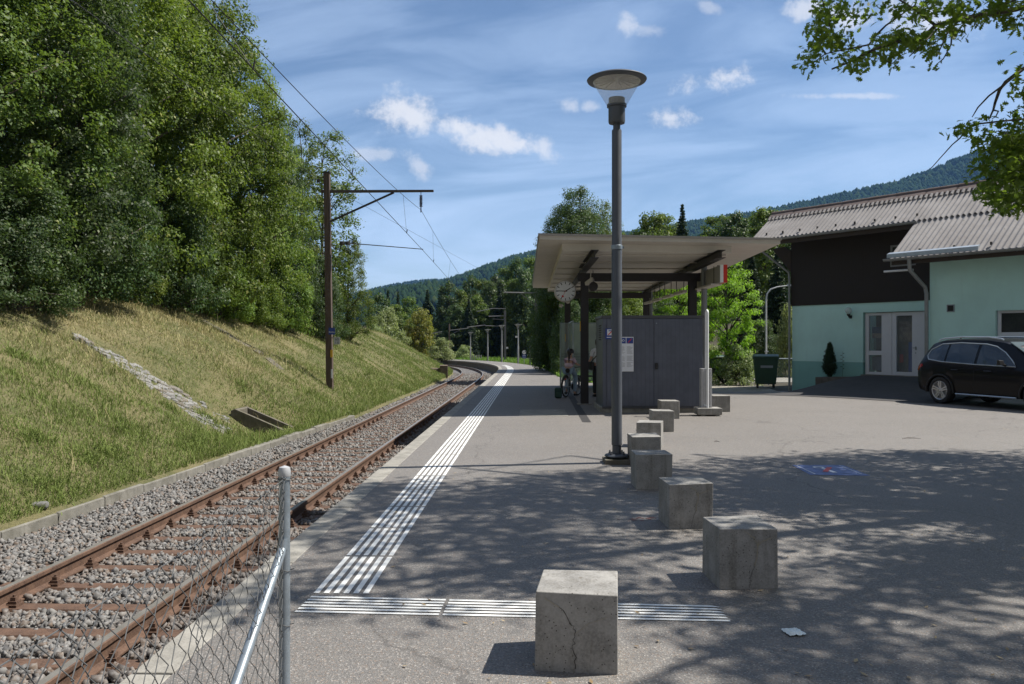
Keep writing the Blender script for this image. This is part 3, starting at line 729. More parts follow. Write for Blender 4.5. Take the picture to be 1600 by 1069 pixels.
# ------------------------------------------------------------------ chain link fence at the platform edge
FX = -1.0
t = thing('chain_link_fence', 'galvanised chain link fence with a braced tube post at the near platform edge', 'fence', (FX, 3.5, 0))
mb = MB(); mb.tube([(0, 0, -.05), (0, 0, 1.085)], .0245, 16); part('post', mb, M['galv'], t, smooth=True)
mb = MB(); mb.lathe([(.0255, 1.07), (.027, 1.075), (.027, 1.095), (.022, 1.11), (.0, 1.118)], n=16, caps=False); part('post_cap', mb, plain('cap', (.45, .46, .48), .5, .2), t, smooth=True)
mb = MB(); mb.tube([(.0, -.028, .76), (0, -1.4, -.03)], .0195, 14); mb.tube([(0, -.02, .80), (0, -.03, .755)], .023, 12); part('brace', mb, M['galv'], t, smooth=True)
mb = MB(); mb.tube([(0, 0, 0), (0, 0, .01)], .03, 12)
for zz in (.42, .66, 1.06):
    mb.tube([(.028*math.cos(q), .028*math.sin(q), zz+.006*math.sin(q*3)) for q in np.arange(0, 6.6, .6)], .0022, 5); mb.tube([(.026, 0, zz), (.044, -.006, zz+.006), (.04, .008, zz+.014)], .0022, 5)
part('tie_wire', mb, M['wire'], t)
mb = MB(); px_, pz_ = .0425, .0425; ymax = -.0; rg = random.Random(2)
def topz(y): return 1.06-.04*math.sin(min(1, max(0, -y/2.7))*math.pi)
ncol = 66
for c in range(ncol):
    y0 = -c*px_; y1 = -(c+1)*px_; zt = topz(y0); pts = []; k = 0; z = zt
    bulge = .018*math.sin(c*.31)+.012*math.sin(c*.83)
    pts.append((bulge, (y0 if c % 2 else y1)+.006, zt+.014)); pts.append((bulge+.004, (y0 if c % 2 else y1)-.006, zt+.012))
    while z > .02:
        yy = y1 if (k+c) % 2 == 0 else y0
        pts.append((bulge*(1-(zt-z)/1.2)+(.0035 if k % 2 else -.0035), yy+rg.uniform(-.002, .002), z)); z -= pz_; k += 1
    mb.tube(pts, .0020, 4, False)
part('wire_mesh', mb, M['wire'], t)
mb = MB(); mb.tube([(0, .0, 1.06)]+[(.004*math.sin(k), -k*.14, topz(-k*.14)) for k in range(1, 21)], .0018, 5); part('tension_wire', mb, M['wire'], t)

# ------------------------------------------------------------------ shelter
SH = .0137                                   # the shelter's own slight turn
def sx(x0, y, y0=21.2): return x0+SH*(y-y0)
t = thing('platform_shelter', 'open platform shelter with a broad pale flat canopy on dark steel posts', 'shelter', (0, 0, 0))
FLc, FRc, BLc, BRc = (.62, 18.0), (6.30, 18.7), (.80, 30.3), (6.46, 30.9)
def roof_z(y): return 3.98-(y-18.0)*.0212
mb = MB(); th = .10
q = [(x, y, roof_z(y)) for x, y in (FLc, FRc, BRc, BLc)]
mb.hexa(q+[(x, y, z+th) for x, y, z in q]); part('canopy', mb, M['offwhite'], t)
mb = MB(); e = .03
q = [(FLc[0]-e, FLc[1]-e), (FRc[0]+e, FRc[1]-e), (BRc[0]+e, BRc[1]+e), (BLc[0]-e, BLc[1]+e)]
mb.hexa([(x, y, roof_z(y)+.085) for x, y in q]+[(x, y, roof_z(y)+.135) for x, y in q]); part('roof_sheet', mb, M['canopy_edge'], t)
mb = MB(); q = [(1.17, 18.62), (5.25, 19.05), (5.42, 29.9), (1.34, 29.9)]
mb.hexa([(x, y, roof_z(y)-.17) for x, y in q]+[(x, y, roof_z(y)-.002) for x, y in q]); part('soffit_panel', mb, plain('soffit_panel', (.56, .53, .48), .8, 0, .06, 2), t)
posts = [(1.93, 21.2), (4.80, 21.2), (2.05, 29.4), (4.95, 29.4)]
for i, (x, y) in enumerate(posts):
    mb = MB(); z1 = 3.28
    mb.box((x, y-.092, z1/2), (.2, .016, z1)); mb.box((x, y+.092, z1/2), (.2, .016, z1)); mb.box((x, y, z1/2), (.014, .168, z1))
    part('post', mb, M['dark_steel'], t)
    mb = MB(); mb.box((x, y, .012), (.38, .34, .03)); part('post_base', mb, M['edge'], t, .005)
for y in (21.2, 29.4):
    mb = MB(); mb.b2((sx(1.75, y), y-.1, 3.28), (sx(5.0, y), y-.085, 3.48)); mb.b2((sx(1.75, y), y+.085, 3.28), (sx(5.0, y), y+.1, 3.48)); mb.b2((sx(1.75, y), y-.09, 3.47), (sx(5.0, y), y+.09, 3.486)); mb.b2((sx(1.75, y), y-.09, 3.274), (sx(5.0, y), y+.09, 3.29)); part('cross_beam', mb, M['dark_steel'], t)
for x0 in (1.93, 4.82):
    mb = MB(); ya, yb = 18.15, 30.2
    for (dx, z0, z1) in ((.09, 3.487, 3.50), (.007, 3.50, 3.66), (.09, 3.66, 3.672)):
        xa, xb = sx(x0, ya), sx(x0, yb); dz = -(yb-ya)*.012
        za = .12 if True else 0
        mb.hexa([(xa-dx, ya, z0+.09), (xa+dx, ya, z0+.09), (xb+dx, yb, z0), (xb-dx, yb, z0), (xa-dx, ya, z1+.09), (xa+dx, ya, z1+.09), (xb+dx, yb, z1), (xb-dx, yb, z1)])
    part('long_beam', mb, M['dark_steel'], t)
for k in range(8):                            # purlin lines over the beams
    y = 19.3+k*1.45; mb = MB(); mb.b2((sx(1.25, y), y-.03, roof_z(y)-.21), (sx(5.2, y), y+.03, roof_z(y)-.172)); part('purlin', mb, M['offwhite'], t)
for y in (21.05, 24.2, 27.3):                # drain pipes / rear standards
    pass
for (x, y, z1) in ((4.97, 20.6, 3.7), (5.18, 29.75, 3.6)):
    mb = MB(); mb.tube([(x, y, 0), (x, y, z1)], .075, 14); part('downpipe', mb, M['grey_post2'], t, smooth=True)
for k, y in enumerate((22.6, 24.5, 26.5, 28.3)):  # hung strip lights
    mb = MB(); x = sx(4.75, y); mb.b2((x-.06, y-.65, 3.02), (x+.06, y+.65, 3.10)); q = part('strip_light', mb, M['offwhite'], t, .01)
    
    for dy in (-.5, .5): mb = MB(); mb.tube([(x, y+dy, 3.10), (x, y+dy, 3.52)], .012, 6); part('hanger', mb, M['dark_steel'], q)
mb = MB(); mb.box((1.95, 29.15, .9), (.02, .02, .02))
# wind screens
for (x0, y0, x1, y1) in ((1.78, 29.3, 3.2, 29.3), (3.25, 29.3, 4.8, 29.3), (2.02, 26.4, 2.07, 29.2)):
    mb = MB(); d = Vector((x1-x0, y1-y0, 0)).normalized()*.03; n = Vector((-d.y, d.x, 0))*.25
    mb.hexa([Vector((x0, y0, .25))-n, Vector((x1, y1, .25))-n, Vector((x1, y1, .25))+n, Vector((x0, y0, .25))+n, Vector((x0, y0, 2.35))-n, Vector((x1, y1, 2.35))-n, Vector((x1, y1, 2.35))+n, Vector((x0, y0, 2.35))+n]); g = part('wind_screen', mb, M['glass'], t)
    mb = MB()
    for f in (0, 1): mb.tube([(x0+(x1-x0)*f, y0+(y1-y0)*f, 0), (x0+(x1-x0)*f, y0+(y1-y0)*f, 2.37)], .022, 8)
    for z in (.25, 2.35): mb.tube([(x0, y0, z), (x1, y1, z)], .018, 8)
    part('screen_frame', mb, M['galv'], g)
    mb = MB(); a0, a1 = Vector((x0, y0, 1.05))-n*1.3, Vector((x1, y1, 1.05))-n*1.3
    for z in (1.0, 1.1, 1.2): mb.quad([a0+Vector((0, 0, z-1.05)), a1+Vector((0, 0, z-1.05)), a1+Vector((0, 0, z-1.01)), a0+Vector((0, 0, z-1.01))])
    part('screen_stripe', mb, plain('frosted_stripe', (.16, .18, .18), .8), g)
mb = MB(); mb.b2((2.3, 28.7, .40), (4.6, 29.1, .45)); mb.b2((2.4, 28.8, 0), (2.46, 29.05, .40)); mb.b2((4.4, 28.8, 0), (4.46, 29.05, .40)); solo('bench', mb, M['dark_steel'], 'dark slatted bench along the rear glass screen of the shelter', 'bench')
for nm, (px, py), d in (('yellow_marker', (906, 510), 21.1), ('yellow_marker', (883, 528), 29.2)):
    x, y, z = P(px, py, d); mb = MB(); mb.box((x, d-.115 if d < 25 else d-.11, z), (.02, .012, .26)); part('marker_strip', mb, M['yellow'], t)

# equipment cabinet
CX, CY = 2.13, 18.72
t = thing('equipment_cabinet', 'dark grey clad equipment cabinet with double doors under the canopy', 'cabinet', (CX, CY, 0), -.012)
mb = MB(); mb.b2((-.05, .03, -.02), (2.40, 1.62, .13)); part('plinth', mb, M['edge'], t, .01)
mb = MB(); mb.b2((0, 0, .10), (2.345, 1.62, 2.24)); part('body', mb, M['cab'], t, .006)
mb = MB(); mb.b2((-.03, -.03, 2.22), (2.375, 1.65, 2.285)); part('top_trim', mb, M['cab_trim'], t, .006); mb = MB(); mb.b2((-.012, -.012, .10), (2.357, 1.63, .15)); part('base_trim', mb, M['cab_trim'], t, .006)
for x0, x1 in ((.10, 1.195), (1.205, 2.27)):
    mb = MB(); mb.b2((x0, -.022, .16), (x1, -.001, 2.20)); part('door', mb, M['cab'], t, .004)
mb = MB(); mb.b2((1.225, -.055, 1.02), (1.29, -.022, 1.17)); mb.b2((1.24, -.075, 1.06), (1.27, -.05, 1.15)); part('handle', mb, M['blackgloss'], t, .005)
mb = MB(); mb.lathe([(.014, 0), (.014, .012), (0, .014)], n=10); me = mb.mesh('lock', M['galv']); me.transform(Matrix.Translation((1.26, -.022, 2.10)) @ Matrix.Rotation(R(90), 4, 'X')); link('lock', me, t)
mb = MB()
for c in range(2):
    for r_ in range(7): mb.box((-.004, .45+.28*c, 1.72+r_*.055), (.012, .2, .028))
part('louvre', mb, M['black'], t)
# notices on the cabinet
wx = lambda px, d=18.69: (px-800)/F*d
def flat(name, x0, x1, z0, z1, y, m, parent, label=None, th=.003):
    mb = MB(); mb.b2((x0, y-th, z0), (x1, y, z1)); return part(name, mb, m, parent, label=label)
zpx = lambda py, d=18.69: EYE+(HOR-py)/F*d
t = thing('no_smoking_sign', 'blue square smoking ban sign with a red slash on the grey cabinet', 'sign', (wx(946), 18.685, zpx(530)))
w_ = wx(957.5)-wx(946); h_ = zpx(513.5)-zpx(530)
flat('plate', 0, w_*1.35, 0, h_, 0, M['blue'], t); flat('symbol_field', .04, w_*1.22, .09, h_-.02, -.004, M['paper'], t)
flat('cigarette', .07, .19, .185, .205, -.0078, M['blue'], t)
mb = MB(); mb.hexa([(.05, -.0125, .10), (.075, -.0125, .095), (.075, -.009, .095), (.05, -.009, .10), (.175, -.0125, .225), (.2, -.0125, .22), (.2, -.009, .22), (.175, -.009, .225)]); part('red_slash', mb, M['red'], t)
flat('caption', .03, w_*1.2, .035, .05, -.004, M['paper'], t)
t = thing('notice_poster', 'tall white notice of house rules with two blue pictograms on the cabinet door', 'poster', (wx(966), 18.66, zpx(580.5)))
w_ = wx(989.7)-wx(966); h_ = zpx(526.5)-zpx(580.5)
flat('sheet', 0, w_, 0, h_, 0, M['paper'], t)
flat('pictogram', .012, w_*.48, h_-.155, h_-.022, -.0035, M['blue'], t); flat('pictogram', w_*.53, w_-.012, h_-.155, h_-.022, -.0035, M['blue'], t)
flat('symbol', .03, .10, h_-.095, h_-.075, -.007, M['paper'], t)
mb = MB(); mb.lathe([(.028, 0), (.018, 0)], n=12, caps=False); me = mb.mesh('symbol', M['paper']); me.transform(Matrix.Translation((.115, -.0075, h_-.085)) @ Matrix.Rotation(R(90), 4, 'X')); link('symbol', me, t)
mb = MB(); x0 = w_*.53+.03; mb.hexa([(x0, -.008, h_-.13), (x0+.02, -.008, h_-.135), (x0+.02, -.0065, h_-.135), (x0, -.0065, h_-.13), (x0+.08, -.008, h_-.04), (x0+.1, -.008, h_-.045), (x0+.1, -.0065, h_-.045), (x0+.08, -.0065, h_-.04)]); part('red_slash', mb, M['red'], t)
mb = MB(); rg = random.Random(3)
for c in range(2):
    for r_ in range(24):
        if r_ in (9, 10, 17): continue
        z = h_-.23-r_*.0205; a = .02+c*w_*.49; mb.b2((a, -.0042, z), (a+w_*.43*rg.uniform(.55, 1), -.0034, z+.0075))
part('print', mb, M['printgrey'], t); flat('logo_square', .012, .045, .018, .055, -.0035, M['blue'], t)

# clock on its bracket: round white railway face
cx, cy, cz = P(883, 455.5, 21.6); rad = 16.5/F*21.6
t = thing('station_clock', 'round white railway clock with black bars and a red second hand', 'clock', (cx, cy, cz), .0)
mb = MB(); mb.lathe([(0, .12), (rad*.97, .12), (rad*1.02, .10), (rad*1.02, -.10), (rad*.97, -.12), (0, -.12)], n=40, caps=False); me = mb.mesh('case', M['offwhite'], True); me.transform(Matrix.Rotation(R(90), 4, 'X')); q = link('case', me, t); fin(q, 0, True)
mb = MB(); mb.lathe([(0, .124), (rad*.93, .124)], n=40, caps=False); me = mb.mesh('dial', M['white']); me.transform(Matrix.Rotation(R(90), 4, 'X')); link('dial', me, t)
mb = MB()
for k in range(60):
    a = 6.2832*k/60; big = k % 5 == 0; w = .020 if big else .006; r0, r1 = (rad*.66, rad*.9) if big else (rad*.83, rad*.9)
    d = Vector((math.sin(a), 0, math.cos(a))); n = Vector((d.z, 0, -d.x))*w/2; y = Vector((0, -.1265, 0)); mb.quad([d*r0-n+y, d*r0+n+y, d*r1+n+y, d*r1-n+y])
part('hour_marks', mb, M['black'], t)
def hand(name, deg, l, w, m, y, back=.2):
    mb = MB(); d = Vector((math.sin(R(deg)), 0, math.cos(R(deg)))); n = Vector((d.z, 0, -d.x))*w/2; Y = Vector((0, y, 0)); mb.quad([-d*l*back-n+Y, -d*l*back+n+Y, d*l+n*.8+Y, d*l-n*.8+Y]); return mb
part('hour_hand', hand('h', 58, rad*.58, .026, M['black'], -.129), M['black'], t); part('minute_hand', hand('m', 272, rad*.84, .022, M['black'], -.131), M['black'], t)
mb = hand('s', 208, rad*.62, .008, M['red'], -.133); d = Vector((math.sin(R(208)), 0, math.cos(R(208))))*rad*.55; mb.quad([(d.x+.03*math.cos(q), -.1335, d.z+.03*math.sin(q)) for q in np.arange(0, 6.2, .5)]); part('second_hand', mb, M['red'], t)
mb = MB(); mb.tube([(rad*.95, .02, -.02), (1.93-cx-.1, -.15, -.02)], .03, 8); mb.tube([(rad*.95, .02, .12), (1.93-cx-.1, -.15, .12)], .015, 8); part('bracket', mb, M['dark_steel'], t)
# camera and loudspeaker under the beam
x, y, z = P(921, 440, 20.9); t = thing('surveillance_camera', 'small pale box camera hung under the canopy beside the clock', 'camera', (x, y, z))
mb = MB(); mb.box((0, 0, 0), (.09, .32, .10), .5, -.35); part('housing', mb, M['offwhite'], t, .012); mb = MB(); mb.tube([(.03, .05, .05), (.05, .1, .30)], .015, 6); part('arm', mb, M['offwhite'], t)
x, y, z = P(927, 448, 20.4); t = thing('loudspeaker', 'round dark loudspeaker hanging from the canopy beam by the camera', 'loudspeaker', (x, y, z))
mb = MB(); mb.lathe([(0, -.10), (.10, -.10), (.115, -.07), (.115, .05), (.105, .055), (0, .045)], n=20, caps=False); me = mb.mesh('drum', M['dark_steel'], True); me.transform(Matrix.Rotation(R(80), 4, 'X')); q = link('drum', me, t); fin(q, 0, True); mb = MB(); mb.tube([(0, .03, .08), (0, .05, .42)], .01, 6); part('hanger', mb, M['dark_steel'], t)
for q in ((876, 478), (887, 472)):
    x, y, z = P(q[0], q[1], 29.0); mb = MB(); mb.lathe([(0, -.07), (.06, -.05), (.075, 0), (.06, .05), (0, .07)], n=14, caps=False); solo('beacon_globe', mb, M['offwhite'], 'small pale globe light on the rear shelter post below the clock, ' + ('left one' if q[0] < 880 else 'right one'), 'light', (x, y-.12, z), group='globes below the clock', smooth=True)
# hanging display box with its red and white end
x0, y0 = 5.02, 19.0; t = thing('hanging_sign', 'long grey sign box with a red and white end hanging under the canopy', 'sign', (x0, y0, 0), -SH)
zt, zb = EYE+(HOR-414)/F*19, EYE+(HOR-441)/F*19
mb = MB(); mb.b2((-.05, .012, zb), (.04, 2.6, zt)); part('box', mb, plain('sign_box', (.30, .285, .26), .6), t, .006)
mb = MB(); mb.b2((-.055, -.012, zb-.005), (.02, .011, zt+.005)); part('white_end', mb, M['white'], t)
mb = MB(); mb.b2((.021, -.012, zb-.005), (.115, 1.9, zt+.005)); part('red_panel', mb, M['red'], t)
mb = MB(); mb.b2((-.20, .3, zb-.05), (.06, 2.9, zb-.006)); part('lamp_rail', mb, M['offwhite'], t, .008)
mb = MB()
for y in (.35, 1.4, 2.4): mb.tube([(-.02, y, zt), (-.02, y, 3.52)], .02, 8); mb.tube([(-.12, y, zb-.03), (-.12, y, 3.5)], .008, 6)
part('hanger', mb, M['dark_steel'], t)
# hoop stand with a concrete foot
x0, y0 = (1106-800)/F*18.0, 18.0
t = thing('hoop_stand', 'white tube hoop with ribbed panel on a concrete foot beside the cabinet', 'stand', (x0, y0, 0))
mb = MB(); mb.b2((-.28, -.22, .03), (.27, .2, .18)); mb.b2((-.2, -.2, -.02), (-.1, .2, .03)); mb.b2((.12, -.2, -.02), (.22, .2, .03)); part('foot', mb, M['concrete'], t, .012)
mb = MB(); pts = [(-.035, -.12, .17), (-.035, -.12, 2.30)]+[(-.035, -.12+.07*(1-math.cos(q)), 2.30+.07*math.sin(q)) for q in np.arange(.3, 3.2, .3)]+[(-.035, .02, 2.30), (-.035, .02, .17)]
mb.tube(pts, .026, 12); part('hoop', mb, M['white'], t, smooth=True)
mb = MB()
for k in range(5): mb.b2((-.155+k*.048, -.03+.012*(k % 2), .18), (-.107+k*.048, .16, 1.06))
part('panel', mb, plain('pale_grey_panel', (.40, .40, .41), .55), t, .006)
mb = MB(); mb.tube([(-.25, -.1, .185), (-.2, -.15, .21), (-.1, -.1, .24), (-.04, -.09, .22)], .008, 6); part('cable', mb, M['galv'], t)
# floor sticker and litter
t = thing('floor_sticker', 'blue smoking ban sticker with a red slash lying on the yard asphalt', 'floor sticker', (3.74, 10.3, 0), 0)
mb = MB(); mb.quad([(0.03, .43, .004), (-.02, -.37, .004), (.70, -.43, .004), (.71, .43, .004)]); part('sheet', mb, plain('sticker_blue', (.13, .17, .33), .7, 0, .4, 9), t)
def fl(name, pts, m, z=.0075): mb = MB(); mb.quad([(a, b, z) for a, b in pts]); part(name, mb, m, t)
fl('white_line', [(.05, -.32), (.065, -.32), (.075, .36), (.06, .36)], M['paper']); fl('white_line', [(.63, -.34), (.645, -.34), (.65, .36), (.635, .36)], M['paper'])
mb = MB(); mb.lathe([(.075, 0), (.045, 0)], (.30, .20, .0085), 14, False); part('symbol', mb, M['paper'], t)
fl('symbol', [(.32, -.22), (.38, -.22), (.36, .12), (.30, .12)], M['paper'], .0085)
fl('red_slash', [(.22, -.14), (.27, -.18), (.47, .17), (.42, .21)], M['red'], .0105)
g = G(1240, 990); mb = MB(); rr = []; rg = random.Random(6)
for i in range(9):
    rr.append([(-.05+.1*i/8+rg.uniform(-.002, .002), -.045+.09*j/6+.003*math.sin(i), .006+abs(rg.gauss(0, .005))+(.010 if 0 < i < 8 and 0 < j < 6 else 0)) for j in range(7)])
mb.grid(rr); mb.v = [(x*1.02, y*1.1, z) for x, y, z in mb.v]
solo('paper_litter', mb, plain('pale_tissue', (.74, .80, .80), .9), 'crumpled pale blue white tissue lying on the asphalt at lower right', 'litter', (g[0], g[1], 0), .2)
for px, py, lab, sz in ((1424, 686, 'thin dark twig lying on the sunlit yard', .32), (1120, 691, 'short dark twig on the yard right of the lamp', .09)):
    g = G(px, py); mb = MB(); mb.tube([(-sz/2, 0, .008), (-sz/6, .03, .016), (sz/4, .02, .014), (sz/2, -.02, .008)], [.003, .006, .005, .002], 5); solo('twig', mb, M['bark'], lab, 'twig', (g[0], g[1], 0), .05, group='twigs on the yard')
# small fallen leaves over the paving
rng = np.random.RandomState(21); n = 260; u = rng.rand(n); yy = 3.6*(26/3.6)**u; xx = rng.uniform(-.15, .72, n)*yy; V = []; Fq = []
for i in range(n):
    a = rng.uniform(0, 6.28); l = rng.uniform(.010, .024); c, s_ = math.cos(a)*l, math.sin(a)*l
    V += [(xx[i]-c, yy[i]-s_, .006), (xx[i]-s_*.5, yy[i]+c*.5, .009), (xx[i]+c, yy[i]+s_, .014), (xx[i]+s_*.5, yy[i]-c*.5, .009)]; Fq.append([4*i, 4*i+1, 4*i+2, 4*i+3])
tag(link('fallen_leaves', npmesh('fallen_leaves', V, Fq, m_leaf('dry_leaf', (.16, .10, .05), (.42, .34, .20), None, .1))), kind='stuff')['label'] = 'small dry leaves scattered over the paving'

# ------------------------------------------------------------------ wooden line mast and its arm
MX, MY = -5.86, 25.7; zb = float(bank_z(25.7, 4.5))-.3
t = thing('wooden_line_mast', 'brown wooden overhead line mast with a steel arm on the grass bank', 'line mast', (MX, MY, 0))
mb = MB(); mb.hexa([(-.105, -.105, -1.0), (.105, -.105, -1.0), (.105, .105, -1.0), (-.105, .105, -1.0), (-.21, -.09, 7.14), (-.02, -.09, 7.14), (-.02, .09, 7.14), (-.21, .09, 7.14)]); part('pole', mb, M['mast'], t, .012)
lean = lambda z: -.105*(z+1)/8.14
mb = MB(); mb.box((lean(7.1), 0, 7.12), (.21, .2, .05)); part('pole_cap', mb, M['dark_steel'], t)
za = EYE+(HOR-299)/F*25.7; mb = MB()
mb.hexa([(-.3, -.06, za-.05), (3.33, -.06, za-.02), (3.33, .06, za-.02), (-.3, .06, za-.05), (-.3, -.06, za+.03), (3.33, -.06, za+.04), (3.33, .06, za+.04), (-.3, .06, za+.03)]); part('arm', mb, plain('arm_steel', (.075, .06, .055), .7, .2), t)
mb = MB(); mb.tube([(lean(5.4)+.08, 0, EYE+(HOR-346)/F*25.7), (2.05, 0, za-.04)], .035, 8); part('strut', mb, M['dark_steel'], t)
ix = (658.5-517)/F*25.7; mb = MB(); mb.tube([(ix, 0, za), (ix, 0, za-.15)], .012, 6)
zi = za-.13
for k in range(9): mb.lathe([(.03, 0), (.058, -.012), (.058, -.02), (.03, -.032)], (ix, 0, zi-k*.042), 12, False)
mb.tube([(ix, 0, zi), (ix, 0, zi-.55)], .02, 6); part('insulator', mb, M['insul'], t, smooth=True)
zc = EYE+(HOR-381)/F*25.7; mb = MB(); mb.tube([(lean(4.8)+.09, 0, zc), (.12, 0, zc-.14), (.3, 0, zc-.20), (.36, 0, zc-.02)], .02, 6)
for xx in (.38, .56): mb.lathe([(.03, -.06), (.085, -.05), (.085, .05), (.03, .06)], (xx, 0, zc+.02), 12, True)
mb.tube([(.36, 0, zc+.03), (1.2, 0, zc-.03), ((662-517)/F*25.7, 0, EYE+(HOR-391.5)/F*25.7+.04)], [.022, .016, .014], 6); part('registration_arm', mb, M['linewire'], t)
mb = MB(); mb.tube([(lean(7)-.1, 0, 6.95), (lean(7)-.28, 0, 6.98)], .015, 6); mb.lathe([(.02, -.06), (.05, -.05), (.05, .05), (.02, .06)], (lean(7)-.28, 0, 6.86), 10); part('feeder_insulator', mb, M['insul'], t)
for nm, px, py, w, h, m in (('station_name_plate', 518.5, 517.5, .20, .22, M['blue']), ('kilometre_plate', 526.5, 532.5, .20, .23, plain('plate_grey', (.40, .42, .44), .5)), ('warning_plate', 518, 552.5, .07, .24, M['yellow']), ('white_plate', 518.5, 584, .05, .29, M['paper'])):
    x, y, z = P(px, py, MY-.15); mb = MB(); mb.b2((x-MX-w/2, -.165, z-h/2), (x-MX+w/2, -.155, z+h/2)); q = part(nm, mb, m, t)
    tm = lambda dz: Matrix.Translation((x-MX, -.1665, z+dz)) @ FACE_CAM
    if nm == 'station_name_plate': text_part('lettering', 'Roches', .062, tm(-.03), M['white'], q)
    if nm == 'kilometre_plate': text_part('lettering', '60', .12, tm(.045), M['black'], q); text_part('lettering', '1.0', .10, tm(-.065), M['black'], q)
mb = MB(); mb.tube([(-.5, -.1, EYE+(HOR-527.5)/F*25.6), (.28, -.15, EYE+(HOR-527)/F*25.6)], .006, 5); part('plate_bar', mb, M['dark_steel'], t)
mb = MB(); s_, o_ = 25.9, 4.62; mb.box((0, 0, -.1), (.42, .42, .24), .3); solo('mast_footing', mb, M['kerb'], 'small broken concrete footing at the base of the wooden mast', 'footing', (MX+.05, MY-.05, -.42), bevel=.02)

# wires
def wire(name, pts, r, label):
    mb = MB(); mb.tube(pts, r, 5); return solo(name, mb, M['linewire'], label, 'wire')
cA, cB = (-2.72, -12, 4.62), (-2.86, 25.7, EYE+(HOR-392)/F*25.7)
end1 = P(747, 487, 74)
def lin(a, b, n): return [tuple(a[i]+(b[i]-a[i])*k/n for i in range(3)) for k in range(n+1)]
wire('contact_wire', lin(cA, cB, 6)+lin(cB, end1, 8)[1:], .0075, 'straight lower contact wire running above the track past the steady arm')
m0 = (ix+MX, 25.7, EYE+(HOR-328)/F*25.7)
q1, q2 = P(527, 206, 14.2), P(333, 3, 9.0)
def sag(a, b, n, dip):
    return [tuple(a[i]+(b[i]-a[i])*k/n-(dip*4*(k/n)*(1-k/n) if i == 2 else 0) for i in range(3)) for k in range(n+1)]
def cat_near(y):      # through three measured points
    pts = [q2, q1, m0]; ys = [p[1] for p in pts]
    o = []
    for i in (0, 2):
        o.append(sum(pts[a][i]*np.prod([(y-ys[b])/(ys[a]-ys[b]) for b in range(3) if b != a]) for a in range(3)))
    return (float(o[0]), y, float(o[1]))
near_pts = [cat_near(y) for y in np.arange(-6, 25.7, 1.5)]+[m0]
far_end = P(762, 481, 78); far_pts = []
for k in range(0, 15):
    f = k/14; y = 25.7+(78-25.7)*f; far_pts.append((m0[0]+(far_end[0]-m0[0])*f, y, m0[2]+(far_end[2]+.35-m0[2])*f-1.15*4*f*(1-f)*.55))
cw = wire('catenary_wire', near_pts+far_pts[1:], .0065, 'upper sagging catenary wire held by the insulator on the mast arm')
def contact_at(y):
    a, b = (cA, cB) if y < 25.7 else (cB, end1); f = (y-a[1])/(b[1]-a[1]); return tuple(a[i]+(b[i]-a[i])*f for i in range(3))
def cat_at(y):
    pts = near_pts+far_pts[1:]
    for a, b in zip(pts, pts[1:]):
        if a[1] <= y <= b[1]: f = (y-a[1])/(b[1]-a[1]); return tuple(a[i]+(b[i]-a[i])*f for i in range(3))
for y in (4, 8.6, 14.0, 21.5, 29.2, 36.5, 44, 52):
    a, b = cat_at(y), contact_at(y); mb = MB(); mb.tube([a, b], .0035, 4); mb.tube([(b[0], b[1], b[2]-.01), (b[0]+.02, b[1], b[2]+.09)], .011, 5); part('dropper', mb, M['linewire'], cw)
fm = (MX+lean(7)-.28, 25.7, 6.86); a = P(119, 5, 9.4); e = P(745, 418, 58)
wire('feeder_wire', [P(-700, -420, 3.0)]+lin(a, fm, 3)+lin(fm, e, 6)[1:]+[P(789, 452, 84)], .006, 'feeder wire crossing from the top of the wooden mast to the far mast')

# ------------------------------------------------------------------ far platform furniture
def far_lamp_parts(t, h):
    mb = MB(); mb.lathe([(.085, 0), (.085, h*.45), (.065, h*.46), (.065, h-.42), (.11, h-.40), (.11, h-.28), (.0, h-.27)], n=12, caps=False); part('pole', mb, M['grey_post2'], t, smooth=True)
    mb = MB(); mb.lathe([(.11, h-.28), (.30, h-.05)], n=20, caps=False); part('lamp_glass', mb, M['lampglass'], t, smooth=True)
    mb = MB(); mb.lathe([(.0, h-.02), (.28, h-.05), (.37, h-.045), (.37, h-.02), (.0, h)], n=20, caps=False); part('lamp_hood', mb, M['grey_post2'], t, smooth=True)
first = None
for (px, py, d, h, lab) in ((735, 563, 102, 3.6, 'pale cone headed platform lamp farthest along the curve'), (762, 564.6, 92, 3.7, 'pale cone headed platform lamp second from the far end'), (784, 566.5, 82, 3.85, 'pale cone headed platform lamp just left of the grey steel mast')):
    x, y, z = P(px, py, d)
    if first is None:
        first = thing('platform_lamp', lab, 'street lamp', (x, y, z), 0, 'small lamps along the far platform'); far_lamp_parts(first, 3.6)
    else:
        o = copy_tree(first); o.location = (x, y, z); o['label'] = lab; o.scale = (1, 1, h/3.6)
x, y, z = P(809.5, 569, 71.5); o = copy_tree(first); o.location = (x, y, z); o['label'] = 'platform lamp with a small white box beside the leaning tree, nearest of the far lamps'; o.scale = (1, 1, 1)
mb = MB(); mb.box((-.14, 0, 2.45), (.22, .14, .16)); mb.tube([(0, 0, 2.45), (-.1, 0, 2.45)], .02, 6); part('camera_box', mb, M['white'], o)
